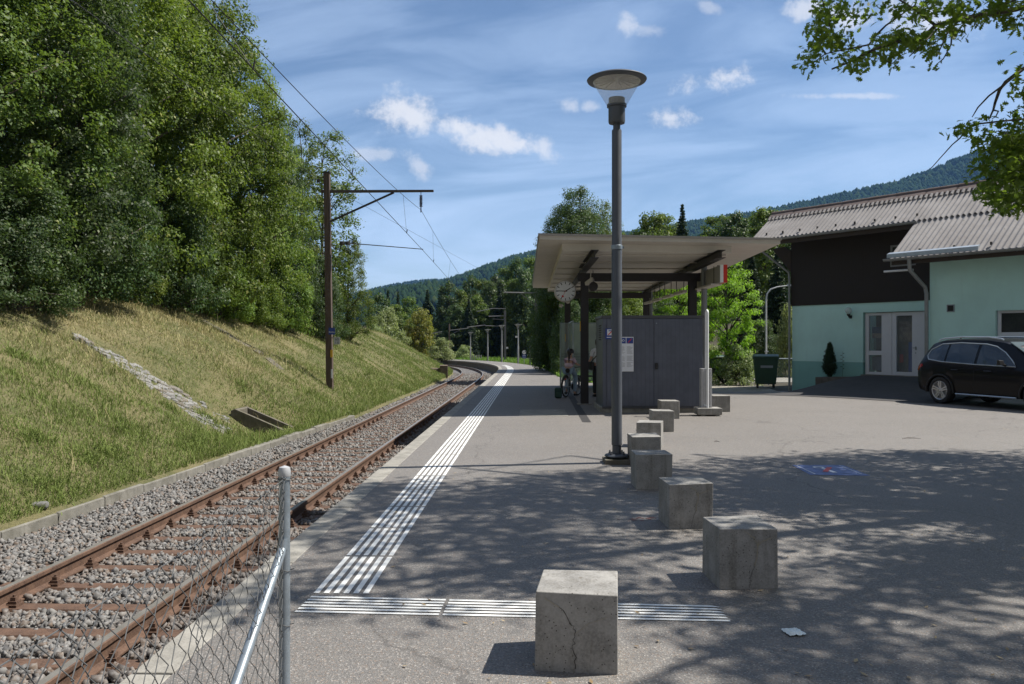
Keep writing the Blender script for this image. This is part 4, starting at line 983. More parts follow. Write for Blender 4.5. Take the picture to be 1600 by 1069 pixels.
# grey steel mast with three arms
x, y, z = P(789, 566, 84); t = thing('steel_line_mast', 'grey steel overhead line mast with level arms by the far lamps', 'line mast', (x, y, z)); k = 84/F
h = (566-486.5)*k; mb = MB(); mb.box((-.1, 0, h/2), (.03, .24, h)); mb.box((.1, 0, h/2), (.03, .24, h)); mb.box((0, 0, h/2), (.18, .03, h)); part('pole', mb, M['mast_steel'], t)
def arm(name, p0, p1, r, dy=0): 
    a, b = P(*p0, 84), P(*p1, 84+dy); mb = MB(); mb.tube([(a[0]-x, a[1]-y, a[2]-z), (b[0]-x, b[1]-y, b[2]-z)], r, 6); part(name, mb, M['mast_steel'], t)
arm('arm', (790, 493.5), (763.5, 494.5), .055); arm('arm', (790, 499.5), (770, 498.5), .03); arm('arm', (790, 510), (758, 509), .035); arm('registration_arm', (758, 508), (730, 511.5), .05); arm('registration_arm', (770, 482), (745, 487), .045); arm('arm', (790, 482.5), (770, 482), .03)
mb = MB(); mb.tube([(0, 0, h-.1), (0, 0, h+.35)], .03, 6); part('pole_tip', mb, M['mast_steel'], t)
mb = MB(); a = P(792.5, 543.5, 84); mb.box((a[0]-x, -.16, a[2]-z), (.22, .03, .2)); part('number_plate', mb, M['white'], t)
# second wooden mast on the bank side, telegraph style poles
for (px, py0, py1, d, lab, plate) in ((702, 563, 506, 108, 'dark slender mast with a blue plate at the end of the curve', True), (673.5, 560, 512, 118, 'grey slender mast left of the yellow tree edge', False), (626.5, 541, 512, 122, 'thin pale mast among the trees left of the yellow tree', False)):
    x, y, z = P(px, py0, d); t = thing('slender_mast', lab, 'line mast', (x, y, z)); h = (py0-py1)/F*d; mb = MB(); mb.tube([(0, 0, -2), (0, 0, h)], [.13, .10], 8); part('pole', mb, M['mast'], t)
    mb = MB(); mb.tube([(0, 0, h-.9), (2.6 if px > 690 else 1.6, 0, h-.6)], .05, 6); mb.tube([(0, 0, h-1.6), (1.6, 0, h-.75)], .03, 6); part('arm', mb, M['mast_steel'], t)
    if plate: mb = MB(); mb.box((0, -.13, 1.0), (.34, .03, .6)); q = part('plate', mb, M['blue'], t); mb = MB(); mb.box((0, -.15, 1.15), (.2, .01, .16)); part('plate_mark', mb, M['paper'], q)
# arm reaching in from a mast behind the platform tree
x, y, z = P(838, 572, 52); t = thing('hidden_line_mast', 'grey line mast standing in the dark platform tree with a long level arm', 'line mast', (x, y, z)); mb = MB(); mb.box((0, 0, 2.9), (.2, .2, 5.8)); part('pole', mb, M['mast_steel'], t)
a, b = P(840, 458, 52), P(787, 457, 52); mb = MB(); mb.tube([(a[0]-x, 0, a[2]-z), (b[0]-x, 0, b[2]-z)], .05, 6); mb.tube([(a[0]-x, 0, a[2]-z-.9), ((a[0]+b[0])/2-x, 0, b[2]-z-.06)], .025, 6); part('arm', mb, M['mast_steel'], t)
# sign with a round plate and blue board, bollard posts and low posts
x, y, z = P(819, 570, 66); t = thing('platform_sign', 'small sign with a round white plate over a blue board beside the far platform', 'sign', (x, y, z)); k = 66/F
mb = MB(); mb.tube([(0, 0, 0), (0, 0, 1.2)], .03, 8); part('post', mb, M['grey_post2'], t)
mb = MB(); mb.lathe([(0, 0), (.17, 0), (.17, .03), (0, .03)], n=20, caps=False); me = mb.mesh('round_plate', M['white']); me.transform(Matrix.Translation((0, -.04, (570-550.5)*k)) @ Matrix.Rotation(R(90), 4, 'X')); q = link('round_plate', me, t)
mb = MB(); mb.box((0, -.08, (570-550.5)*k), (.22, .01, .04), 0, 0, -.7); part('slash', mb, M['printgrey'], q)
mb = MB(); mb.box((0, -.04, (570-557)*k), (.36, .03, .32)); q = part('board', mb, M['blue'], t); mb = MB(); mb.box((0, -.058, (570-555.5)*k), (.26, .006, .04)); mb.box((0, -.058, (570-558)*k), (.26, .006, .03)); part('board_lines', mb, M['paper'], q)
for (px, py0, py1, d, lab) in ((828.2, 571, 534, 62, 'dark slim post beside the far platform, left of three'), (832.8, 573, 534, 56, 'dark slim post beside the far platform, middle of three'), (842.5, 577, 535, 50, 'dark slim post beside the far platform, right of three')):
    x, y, z = P(px, py0, d); mb = MB(); h = (py0-py1)/F*d; mb.tube([(0, 0, -.1), (0, 0, h)], .045, 8); mb.tube([(0, 0, h), (0, 0, h+.05)], .055, 8); solo('slim_post', mb, M['grey_post'], lab, 'post', (x, y, z), group='slim posts on the grass verge')
for k, px in enumerate((738, 741.5, 744.8, 748, 751.5)):
    x, y, z = P(px, 563.3, 99+k*.3); mb = MB(); mb.box((0, 0, .32), (.11, .11, .72+.05*(k % 2))); solo('low_post', mb, M['mast_steel'], 'short pale post in the row behind the end of the far platform', 'post', (x, y, z), .3*k, group='row of short pale posts')
for px, py0, py1, d in ((862, 590, 566, 44), (871.5, 590, 566, 42)):
    x, y, z = P(px, py0, d); mb = MB(); mb.tube([(0, 0, -.2), (0, 0, (py0-py1)/F*d)], .03, 6); solo('stake', mb, M['mast_steel'], 'thin pale stake at the foot of the platform tree, ' + ('left' if px < 868 else 'right') + ' one', 'stake', (x, y, z), group='stakes by the tree')
# ------------------------------------------------------------------ station house
def m_render(name, c):
    t = NT(name); co = t.co(); n = t.noise(co, .9, 5, .6); n2 = t.noise(co, 120, 3, .6); n3 = t.noise(t.map(co, (5, 5, .5)), 1, 4, .6)
    col = t.mix(t.step(n, .3, .7), tuple(x*.93 for x in c), tuple(x*1.05 for x in c)); col = t.mix(t.step(n3, .55, .8, 0, .25), col, tuple(x*.7 for x in c)); t.bump(n2, .35, .003); return t.done(col, .92)
def m_eternit():
    t = NT('corrugated_sheet'); co = t.co(); n = t.noise(co, 1.2, 5, .65); n2 = t.noise(t.map(co, (3, 22, 3)), 1, 5, .65); n3 = t.noise(co, 50, 3, .6)
    col = t.mix(t.step(n, .3, .7), (.205, .195, .197), (.285, .275, .278)); col = t.mix(t.step(n2, .5, .75, 0, .5), col, (.14, .115, .105)); col = t.mix(t.step(n3, .4, .7, 0, .3), col, (.30, .27, .26)); 
    col = t.mix(t.step(t.noise(co, 7, 5, .7), .62, .72, 0, .7), col, (.09, .085, .05)); t.bump(n3, .25, .004); return t.done(col, .85)
M['green_wall'] = m_render('green_render', (.50, .76, .72)); M['green_base'] = m_render('dark_green_base', (.23, .45, .425))
M['boards'] = m_boards(); M['eternit'] = m_eternit()
M['roofwood'] = plain('roof_timber', (.045, .033, .026), .8, 0, .2, 8); M['gutter'] = plain('zinc_gutter', (.26, .27, .275), .5, .35, .15, 5)
M['zinc'] = plain('zinc_flashing', (.42, .47, .52), .4, .5, .12, 5); M['pvc'] = plain('white_pvc', (.62, .63, .68), .4, 0, .03)
HA = Vector((11.21, 31.86, 0)); HRZ = math.atan2(-.804, .595)
house = thing('station_house', 'mint green and dark timber house with a grey corrugated roof on the right', 'house', HA, HRZ)
UL, DEP = 15.0, 8.0
EV, EZ, SL = -1.06, 5.73, .775; RV = .49; RZ = EZ+SL*(RV-EV)          # eave and ridge of the front slope
LV, LZ, LU, PV, PU = -2.83, EZ+SL*(-2.83+1.06), 5.46, -2.12, 6.44      # lower eave of the projecting part
mb = MB()                                    # masonry of the ground floor with the door opening left free
for u0, u1, z0, z1 in ((0, 2.98, .905, 3.10), (2.98, 5.36, 2.75, 3.10), (5.36, PU, -.6, 3.10)): mb.b2((u0, 0, z0), (u1, .3, z1))
mb.b2((0, .3, -.6), (.3, DEP, 3.1)); mb.b2((.3, DEP-.3, -.6), (UL, DEP, 3.1)); mb.b2((UL-.3, .3, -.6), (UL, DEP-.3, 3.1)); part('wall', mb, M['green_wall'], house)
mb = MB(); mb.b2((-.004, -.004, -.6), (2.98, .296, .903)); part('base_band', mb, M['green_base'], house)
mb = MB(); mb.b2((-.03, -.035, 3.10), (6.5, .25, 6.35)); mb.b2((-.03, .25, 3.10), (.25, DEP, 5.2)); part('timber_cladding', mb, M['boards'], house)
mb = MB(); mb.prism([(.26, 5.2), (DEP, 5.2), (DEP, 5.3), (.49, 6.7), (.26, 6.5)], -.03, .25, 'x'); part('gable_boards', mb, M['boards'], house)
mb = MB(); mb.b2((2.99, .9, .40), (5.35, 1.0, 2.9)); part('hall_wall', mb, plain('hall', (.30, .27, .23), .8), house)
# projecting part: window hole
wu0, wu1, wz0, wz1 = 8.37, 9.7, 1.80, 2.60; mb = MB()
for u0, u1, z0, z1 in ((PU, wu0, -.6, 4.32), (wu1, UL, -.6, 4.32), (wu0, wu1, -.6, wz0), (wu0, wu1, wz1, 4.32)): mb.b2((u0, PV, z0), (u1, PV+.3, z1))
mb.b2((PU, PV+.3, -.6), (PU+.3, -.003, 4.32)); part('annex_wall', mb, M['green_wall'], house)
w = MB(); w.b2((wu0+.02, PV+.10, wz0), (wu0+.12, PV+.17, wz1)); w.b2((wu1-.12, PV+.10, wz0), (wu1-.02, PV+.17, wz1)); w.b2((wu0+.12, PV+.10, wz0), (wu1-.12, PV+.17, wz0+.15)); w.b2((wu0+.12, PV+.10, wz1-.08), (wu1-.12, PV+.17, wz1)); win = part('window', w, M['pvc'], house, .006)
mb = MB(); mb.b2((wu0+.12, PV+.13, wz0+.15), (wu1-.12, PV+.14, wz1-.08)); part('pane', mb, M['pane'], win)
mb = MB(); mb.b2((wu0-.02, PV-.05, wz0-.05), (wu1+.02, PV+.09, wz0-.003)); part('sill', mb, M['zinc'], win)
mb = MB(); mb.b2((6.97, PV-.02, 2.60), (7.20, PV+.01, 2.83)); v = part('vent', mb, M['galv'], house); mb = MB(); mb.b2((7.0, PV-.03, 2.63), (7.17, PV-.021, 2.80)); part('vent_grille', mb, M['black'], v)
# corrugated roof sheets
def corr(name, u0, u1, v0, v1, dz=0.0, per=.177, amp=.033, nv=3):
    mb = MB(); n = int((u1-u0)/per*8); rows = []
    for j in range(nv):
        v = v0+(v1-v0)*j/(nv-1); rows.append([(u0+(u1-u0)*i/n, v, EZ+SL*(v-EV)+dz+amp*math.sin(6.2832*i/8)) for i in range(n+1)])
    mb.grid(rows); k = len(mb.v)
    mb.grid([[(p[0], p[1], p[2]-.011) for p in r] for r in rows]); 
    n1 = n+1
    for i in range(n): mb.face((i+1, i, k+i, k+i+1))
    return part(name, mb, M['eternit'], house, 0, True)
corr('roof_sheet', -1.2, UL+.6, EV, RV+.02, .03); corr('annex_roof_sheet', LU, UL+.6, LV, EV+.16, -.012)
mb = MB(); mb.hexa([(-1.1, RV, RZ-.08), (UL+.6, RV, RZ-.08), (UL+.6, DEP+.8, RZ-1.5), (-1.1, DEP+.8, RZ-1.5), (-1.1, RV, RZ+.02), (UL+.6, RV, RZ+.02), (UL+.6, DEP+.8, RZ-1.4), (-1.1, DEP+.8, RZ-1.4)]); part('rear_roof', mb, M['eternit'], house)
mb = MB(); u = -1.25
while u < UL+.5:                             # ridge caps, each with its flange lobes
    e = u+1.12; r0 = .085
    mb.tube([(u, RV, RZ+.045), (e, RV, RZ+.045)], [r0+.012, r0], 12); mb.hexa([(u, RV-.30, RZ-.175), (e, RV-.30, RZ-.175), (e, RV, RZ+.06), (u, RV, RZ+.06), (u, RV-.30, RZ-.13), (e, RV-.30, RZ-.13), (e, RV+.02, RZ+.12), (u, RV+.02, RZ+.12)]); u = e-.06
part('ridge_cap', mb, plain('ridge_cap', (.12, .09, .083), .85, 0, .25, 4), house, smooth=False)
mb = MB(); n = int((UL+1.8)/.177)
for i in range(n):
    u = -1.2+.177*(i+.25); mb.tube([(u, RV-.43, RZ-.43*SL+.062), (u, RV-.28, RZ-.28*SL+.075)], [.05, .055], 8)
part('ridge_lobes', mb, M['eternit'], house, 0, True)
for u, v_, z_ in [(u, EV+.22, EZ+.20*SL+.09) for u in np.arange(-.6, 6, .75)]+[(u, LV+.22, LZ+.2*SL+.06) for u in np.arange(LU+.9, UL, 1.05)]:
    mb = MB(); mb.box((u, v_, z_), (.05, .05, .09)); part('snow_stop', mb, M['black'], house)
mb = MB(); mb.hexa([(-1.05, EV+.1, EZ-.14), (UL, EV+.1, EZ-.14), (UL, .3, EZ-.14+(.2-EV)*SL), (-1.05, .3, EZ-.14+(.2-EV)*SL), (-1.05, EV+.1, EZ-.02), (UL, EV+.1, EZ-.02), (UL, .3, EZ-.02+(.2-EV)*SL), (-1.05, .3, EZ-.02+(.2-EV)*SL)])
mb.b2((-1.08, EV-.01, EZ-.24), (LU+.5, EV+.07, EZ-.04)); part('eave_timber', mb, M['roofwood'], house)
mb = MB(); mb.hexa([(LU+.15, LV+.12, LZ-.13), (UL, LV+.12, LZ-.13), (UL, -.1, LZ-.13+(-.1-LV-.12)*SL), (LU+.15, -.1, LZ-.13+(-.1-LV-.12)*SL), (LU+.15, LV+.12, LZ+.03), (UL, LV+.12, LZ+.03), (UL, -.1, LZ+.03+(-.1-LV-.12)*SL), (LU+.15, -.1, LZ+.03+(-.1-LV-.12)*SL)]); mb.b2((LU+.1, LV+.01, LZ-.22), (UL, LV+.09, LZ-.06)); part('annex_eave_timber', mb, M['roofwood'], house)
mb = MB(); mb.hexa([(-1.06, -.05, 5.0), (-.03, -.05, 4.3), (-.03, .06, 4.3), (-1.06, .06, 5.0), (-1.06, -.05, 5.14), (-.03, -.05, 4.6), (-.03, .06, 4.6), (-1.06, .06, 5.14)]) if False else mb.prism([(-.9, 5.45), (-.03, 4.45), (-.03, 5.3), (-.35, 5.5)], -.05, .06, 'y'); part('corbel', mb, M['roofwood'], house)
def gutter(name, u0, u1, v, z):
    mb = MB(); rows = []
    for a in np.linspace(math.pi, 2*math.pi, 9): rows.append([(u0, v+.07*math.cos(a), z+.07*math.sin(a)), (u1, v+.07*math.cos(a), z+.07*math.sin(a))])
    mb.grid(rows); mb.grid([[(p[0], p[1], p[2]-.004) for p in r] for r in rows]); mb.tube([(u0, v-.075, z), (u1, v-.075, z)], .012, 6)
    for u in np.arange(u0+.3, u1, .9): mb.tube([(u, v+.08*math.cos(a), z+.08*math.sin(a)) for a in np.linspace(math.pi, 2*math.pi, 7)], .008, 5)
    mb.prism([(v+.07*math.cos(a), z+.07*math.sin(a)) for a in np.linspace(math.pi, 2*math.pi, 9)], u0-.004, u0, 'x'); return part(name, mb, M['gutter'], house, 0, True)
gutter('gutter', -1.15, LU+.1, EV-.08, EZ-.02); gutter('annex_gutter', LU-.1, UL, LV-.08, LZ-.03)
mb = MB(); mb.hexa([(LU-.02, LV-.06, LZ+.02), (LU+2.75, LV-.06, LZ+.02), (LU+2.75, LV-.055, LZ+.14), (LU-.02, LV-.055, LZ+.14), (LU-.02, LV-.05, LZ+.01), (LU+2.75, LV-.05, LZ+.01), (LU+2.75, LV+.10, LZ+.20), (LU-.02, LV+.10, LZ+.20)]); part('zinc_flashing', mb, M['zinc'], house)
mb = MB(); mb.tube([(-.9, EV-.06, EZ-.08), (-.85, EV+.1, EZ-.35), (-.10, -.10, 4.45), (-.07, -.09, 4.2), (-.07, -.09, -.3)], .045, 10); part('downpipe', mb, M['gutter'], house, 0, True)
mb = MB(); mb.tube([(LU+.72, LV-.08, LZ-.08), (LU+.72, LV-.04, LZ-.42), (PU-.10, PV-.1, LZ-.95), (PU-.06, PV-.09, LZ-1.15), (PU-.06, PV-.09, -.2)], .062, 10); part('downpipe', mb, M['gutter'], house, 0, True)
# door and side light
dr = MB(); z0, z1 = .465, 2.73
def frame(mb, u0, u1, zz0, zz1, l, r, b, t_, y0=.09, y1=.17):
    mb.b2((u0, y0, zz0), (u0+l, y1, zz1)); mb.b2((u1-r, y0, zz0), (u1, y1, zz1)); mb.b2((u0+l, y0, zz0), (u1-r, y1, zz0+b)); mb.b2((u0+l, y0, zz1-t_), (u1-r, y1, zz1))
sd_ = MB(); frame(sd_, 3.02, 4.02, z0, z1, .14, .38, .10, .10); sd_.b2((3.16, .09, 1.18), (3.64, .17, 1.34)); side = part('side_light', sd_, M['pvc'], house, .005)
door = MB(); frame(door, 4.03, 5.33, z0, z1, .16, .58, .13, .13); door = part('door', door, M['pvc'], house, .005)
GL = m_glass('door_glass', (.92, .93, .94), .22, .04, (.30, .32, .34))
mb = MB(); mb.b2((3.17, .125, .57), (3.63, .131, 1.18)); part('pane', mb, GL, side); mb = MB(); mb.b2((3.17, .125, 1.34), (3.63, .131, 2.63)); part('pane', mb, GL, side)
mb = MB(); mb.b2((4.20, .125, .6), (4.74, .131, 2.6)); part('pane', mb, GL, door)
mb = MB(); mb.b2((4.78, .06, 1.44), (4.90, .075, 1.465)); mb.b2((4.87, .06, 1.38), (4.91, .09, 1.50)); mb.b2((4.87, .08, 1.25), (4.90, .09, 1.30)); part('handle', mb, M['galv'], door, .003)
bl = MB()
for k in range(26): bl.box((3.4, .42, 1.40+k*.024), (.46, .02, .003), 0, .6)
for k in range(22): bl.box((3.4, .42, .58+k*.027), (.46, .02, .003), 0, .6)
for k in range(40): bl.box((4.47, .42, .62+k*.024), (.54, .02, .003), 0, .6)
part('blind', bl, plain('blind_slats', (.42, .43, .44), .6), house)
for nm, u0, u1, a, b, m in (('blue_panel', 4.52, 4.74, .6, 1.66, plain('blue_panel', (.06, .15, .50), .6)), ('red_panel', 4.20, 4.33, .92, 1.22, plain('red_panel', (.70, .10, .06), .6)), ('blue_panel', 3.17, 3.63, 1.98, 2.22, plain('blue_grey_panel', (.12, .18, .30), .6)), ('pale_panel', 3.17, 3.63, 1.80, 1.97, plain('pale_panel', (.45, .40, .36), .6)), ('pale_panel', 3.17, 3.63, .62, 1.12, plain('pale_blue_panel', (.34, .37, .44), .6)), ('pale_panel', 4.20, 4.74, 1.70, 2.4, plain('stone_panel', (.34, .29, .24), .8, 0, .5, 8))):
    mb = MB(); mb.b2((u0, .30, a), (u1, .31, b)); part(nm, mb, m, house)
mb = MB(); mb.b2((2.95, -.12, .38), (5.37, .30, .463)); part('door_step', mb, M['kerb'], house, .01)
# wall lamp, strip lamp under the eave, upper window
lamp = MB(); lamp.tube([(2.5, 0, 2.60), (2.5, -.12, 2.60), (2.5, -.15, 2.66)], .03, 8); lamp.lathe([(.05, 2.64), (.07, 2.70), (.05, 2.71)], (2.5, -.15, 0), 12); lamp.box((2.5, -.01, 2.60), (.1, .03, .12)); lm = part('wall_lamp', lamp, M['blackgloss'], house)
mb = MB(); mb.lathe([(.05, -.13), (.11, -.07), (.135, 0), (.11, .075), (.05, .12), (0, .13)], (2.5, -.15, 2.83), 18, False); part('globe', mb, m_glass('globe_glass', (.85, .87, .86), .35, .1), lm, 0, True)
mb = MB(); mb.b2((5.0, LV+.55, 3.97), (5.95, LV+.67, 4.03)); part('strip_lamp', mb, M['white'], house, .01)
mb = MB(); frame(mb, 4.05, 4.95, 4.35, 5.12, .07, .07, .07, .07, -.06, -.036); w2 = part('upper_window', mb, plain('old_frame', (.22, .22, .22), .7), house); mb = MB(); mb.b2((4.12, -.05, 4.42), (4.88, -.045, 5.05)); part('pane', mb, M['pane'], w2)
# planter with its conifer, ramp up to the door
def HW(u, v, z): 
    c, s = math.cos(HRZ), math.sin(HRZ); return (HA.x+c*u-s*v, HA.y+s*u+c*v, z)
mb = MB(); mb.hexa([(0, -.75, -.5), (1.45, -.75, -.5), (1.45, -.04, -.5), (0, -.04, -.5), (0, -.75, .33), (1.45, -.75, .38), (1.45, -.04, .38), (0, -.04, .33)])
t = thing('planter', 'low rough concrete planter against the dark green base of the house', 'planter', HW(1.5, 0, 0), HRZ); part('box', mb, m_concrete('washed_concrete', (.13, .115, .10)), t, .015)
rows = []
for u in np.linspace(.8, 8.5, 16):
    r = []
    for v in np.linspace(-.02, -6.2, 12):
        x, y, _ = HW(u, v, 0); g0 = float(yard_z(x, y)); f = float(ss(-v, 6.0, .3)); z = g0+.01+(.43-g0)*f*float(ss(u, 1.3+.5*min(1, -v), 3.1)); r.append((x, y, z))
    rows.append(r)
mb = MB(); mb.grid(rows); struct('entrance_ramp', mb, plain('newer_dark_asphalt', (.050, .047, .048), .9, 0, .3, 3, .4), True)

# ------------------------------------------------------------------ parked car
def car():
    t = thing('parked_car', 'black estate type off road car with silver spoked wheels parked by the house', 'car', (12.11, 22.62, 0), math.atan2(-.954, .30))
    Lc = 4.65; XW0, XW1, RW = .95, 3.76, .365
    itp = lambda x, xs, ys: float(np.interp(x, xs, ys))
    roof = lambda x: itp(x, [0, .04, .10, .26, .46, .8, 1.4, 2.2, 2.7, 3.0, 3.4, 3.65, 4.1, 4.45, 4.6, 4.65], [.90, 1.02, 1.17, 1.42, 1.60, 1.665, 1.69, 1.68, 1.62, 1.51, 1.27, 1.15, 1.09, 1.0, .88, .78])
    belt = lambda x: min(roof(x)-.012, itp(x, [0, .2, .55, 1.2, 2.4, 3.2, 3.6, 4.3, 4.65], [.95, 1.09, 1.12, 1.06, 1.03, 1.01, 1.0, .92, .75]))
    halfw = lambda x: itp(x, [0, .06, .25, .7, 1.5, 3.2, 4.0, 4.4, 4.6, 4.65], [.68, .80, .895, .93, .94, .94, .92, .85, .72, .62])
    def bottom(x):
        b = itp(x, [0, .15, .4, .7, 4.1, 4.5, 4.65], [.46, .36, .30, .27, .27, .30, .40])
        for xw in (XW0, XW1):
            r = RW+.07; d = abs(x-xw)
            if d < r: b = max(b, .345+math.sqrt(r*r-d*d))
        return b
    topw = lambda x: min(halfw(x)-.02, itp(x, [0, .3, .6, 1.5, 2.8, 3.4, 3.7, 4.65], [.66, .62, .60, .62, .61, .66, .78, .60]))
    xs = sorted(set([round(v, 3) for v in np.concatenate([np.linspace(0, Lc, 95), [XW0-RW-.07, XW0+RW+.07, XW1-RW-.07, XW1+RW+.07]])]))
    def section(x):
        b, w, bl, rf, tw = bottom(x), halfw(x), belt(x), roof(x), topw(x); mid = max(b+.03, .78 if bl > .80 else bl-.03)
        mid = min(mid, bl-.01)
        return [(0, b), (w*.80, b), (w*.95, b+.01), (w*.985, b+(mid-b)*.35), (w*.975, b+(mid-b)*.62), (w*1.0, mid), (w*.985, mid+(bl-mid)*.6), (w*.95, bl), ((w*.95+tw)/2+.02, (bl+rf-.06)/2 if rf-bl > .1 else (bl+rf)/2), (tw, rf-.05 if rf-bl > .1 else rf-.004), (tw*.8, rf-.012 if rf-bl > .1 else rf-.002), (0, rf)]
    mb = MB(); rows = []
    for x in xs:
        s = section(x); rows.append([(x, -y, z) for y, z in s]+[(x, y, z) for y, z in s[::-1]])
    mb.grid(rows); k = len(rows[0])
    mb.face(range(k-1, -1, -1)); n = (len(rows)-1)*k; mb.face(range(n, n+k))
    paint = NT('black_car_paint'); paint.b.inputs['Coat Weight'].default_value = .2; paint.b.inputs['Coat Roughness'].default_value = .03
    body = part('body', mb, paint.done((.005, .005, .007), .4, 0, .15), t, smooth=True)
    def ysurf(x, z):
        s = section(x); prev = s[1]
        for (y0, z0), (y1, z1) in zip(s[1:], s[2:]):
            if min(z0, z1) <= z <= max(z0, z1) and abs(z1-z0) > 1e-5: return y0+(y1-y0)*(z-z0)/(z1-z0)
        return s[-2][0]
    glass = plain('car_glass', (.012, .015, .018), .04, 0, .1, 3, 0, .8)
    def patch(name, outline, m, sgn, off=.006, parent=None, n=10):
        mb = MB(); xs_ = [p[0] for p in outline]; x0, x1 = min(xs_), max(xs_); rows = []
        for i in range(n*2+1):
            x = x0+(x1-x0)*(i+.0001)/(n*2+.0002); zs = []
            for (a, b) in zip(outline, outline[1:]+outline[:1]):
                if (a[0]-x)*(b[0]-x) < 0: zs.append(a[1]+(b[1]-a[1])*(x-a[0])/(b[0]-a[0]))
            if len(zs) < 2: continue
            lo, hi = min(zs), max(zs); rows.append([(x, sgn*(ysurf(x, lo+(hi-lo)*j/5)+off), lo+(hi-lo)*j/5) for j in range(6)])
        mb.grid(rows); return part(name, mb, m, parent or t, 0, True)
    win = [(.42, 1.26), (.50, 1.17), (.95, 1.12), (2.0, 1.075), (3.18, 1.05), (3.02, 1.19), (2.78, 1.36), (2.5, 1.49), (2.2, 1.545), (1.4, 1.575), (.80, 1.545), (.48, 1.41)]
    for sgn in (-1, 1):
        for a, b in ((.42, 1.03), (1.09, 1.98), (2.06, 3.2)):
            ol = []
            full = win+win[:1]
            def clip(poly, xk, keep):
                o = []
                for p, q in zip(poly, poly[1:]+poly[:1]):
                    if (p[0]-xk)*keep >= 0: o.append(p)
                    if (p[0]-xk)*(q[0]-xk) < 0: f = (xk-p[0])/(q[0]-p[0]); o.append((xk, p[1]+(q[1]-p[1])*f))
                return o
            patch('side_window', clip(clip(win, a, 1), b, -1), glass, sgn)
        mb = MB(); pts = []
        for (p, q) in zip(full, full[1:]):
            for f in (0, .5): x, z = p[0]+(q[0]-p[0])*f, p[1]+(q[1]-p[1])*f; pts.append((x, sgn*(ysurf(x, z)+.010), z))
        pts.append(pts[0]); mb.tube(pts, .013, 6); part('window_trim', mb, M['zinc'], t, 0, True)
        mb = MB(); mb.tube([(XW0+.52, sgn*.935, .30), (XW1-.52, sgn*.945, .30)], .022, 6); part('sill_strip', mb, M['zinc'], t)
        mb = MB(); mb.tube([(.62, sgn*.60, 1.63), (.75, sgn*.60, 1.675), (1.4, sgn*.615, 1.715), (2.2, sgn*.61, 1.705), (2.55, sgn*.60, 1.665), (2.62, sgn*.60, 1.64)], .018, 8); part('roof_rail', mb, M['zinc'], t, 0, True)
        mb = MB(); y0, y1 = sorted((sgn*.97, sgn*1.13)); mb.hexa([(2.86, y0, 1.075), (2.98, y0, 1.08), (2.96, y1, 1.09), (2.86, y1, 1.085), (2.87, y0, 1.20), (2.95, y0, 1.19), (2.93, y1, 1.18), (2.87, y1, 1.195)]); mb.tube([(2.93, sgn*.90, 1.07), (2.91, sgn*1.0, 1.10)], .03, 8); part('mirror', mb, M['blackgloss'], t, .03)
        for xh in (1.45, 2.45): mb = MB(); mb.tube([(xh-.1, sgn*.945, .93), (xh-.08, sgn*.965, .93), (xh+.08, sgn*.965, .93), (xh+.1, sgn*.945, .93)], .014, 6); part('door_handle', mb, M['blackgloss'], t)
        patch('tail_light', [(.02, .88), (.05, 1.02), (.30, 1.06), (.34, 1.01), (.22, .93), (.12, .87)], plain('tail_red', (.30, .012, .01), .15, 0, .2, 9, 0, .6), sgn, .008, n=6)
        for xd in (1.10, 2.02):
            mb = MB(); zz = np.linspace(.36 if xd > 1.2 else .85, 1.03, 12); mb.tube([(xd, sgn*(ysurf(xd, z)+.001), z) for z in zz], .004, 4); part('door_gap', mb, M['black'], t)
        for xw in (XW0, XW1):
            mb = MB(); mb.tube([(xw+(RW+.075)*math.cos(a), sgn*(.905 if abs(math.cos(a)) < 2 else 0)+sgn*.03, .345+(RW+.075)*math.sin(a)) for a in np.linspace(-.1, math.pi+.1, 22)], .028, 6)
            part('arch_trim', mb, M['black'], t, 0, True)
    ws = MB(); ws.hexa([(2.78, -.60, 1.585), (3.50, -.72, 1.22), (3.50, .72, 1.22), (2.78, .60, 1.585), (2.79, -.60, 1.60), (3.51, -.72, 1.235), (3.51, .72, 1.235), (2.79, .60, 1.60)]); part('windscreen', ws, plain('screen_glass', (.10, .13, .15), .06, 0, .2, 3, 0, .8), t)
    rw = MB(); rw.hexa([(.13, -.6, 1.13), (.42, -.55, 1.50), (.42, .55, 1.50), (.13, .6, 1.13), (.115, -.6, 1.14), (.405, -.55, 1.51), (.405, .55, 1.51), (.115, .6, 1.14)]); part('rear_window', rw, glass, t)
    mb = MB(); mb.hexa([(.75, -.02, 1.62), (.95, -.05, 1.64), (.95, .05, 1.64), (.75, .02, 1.62), (.75, -.01, 1.70), (.85, -.02, 1.66), (.85, .02, 1.66), (.75, .01, 1.70)]); part('roof_fin', mb, M['blackgloss'], t)
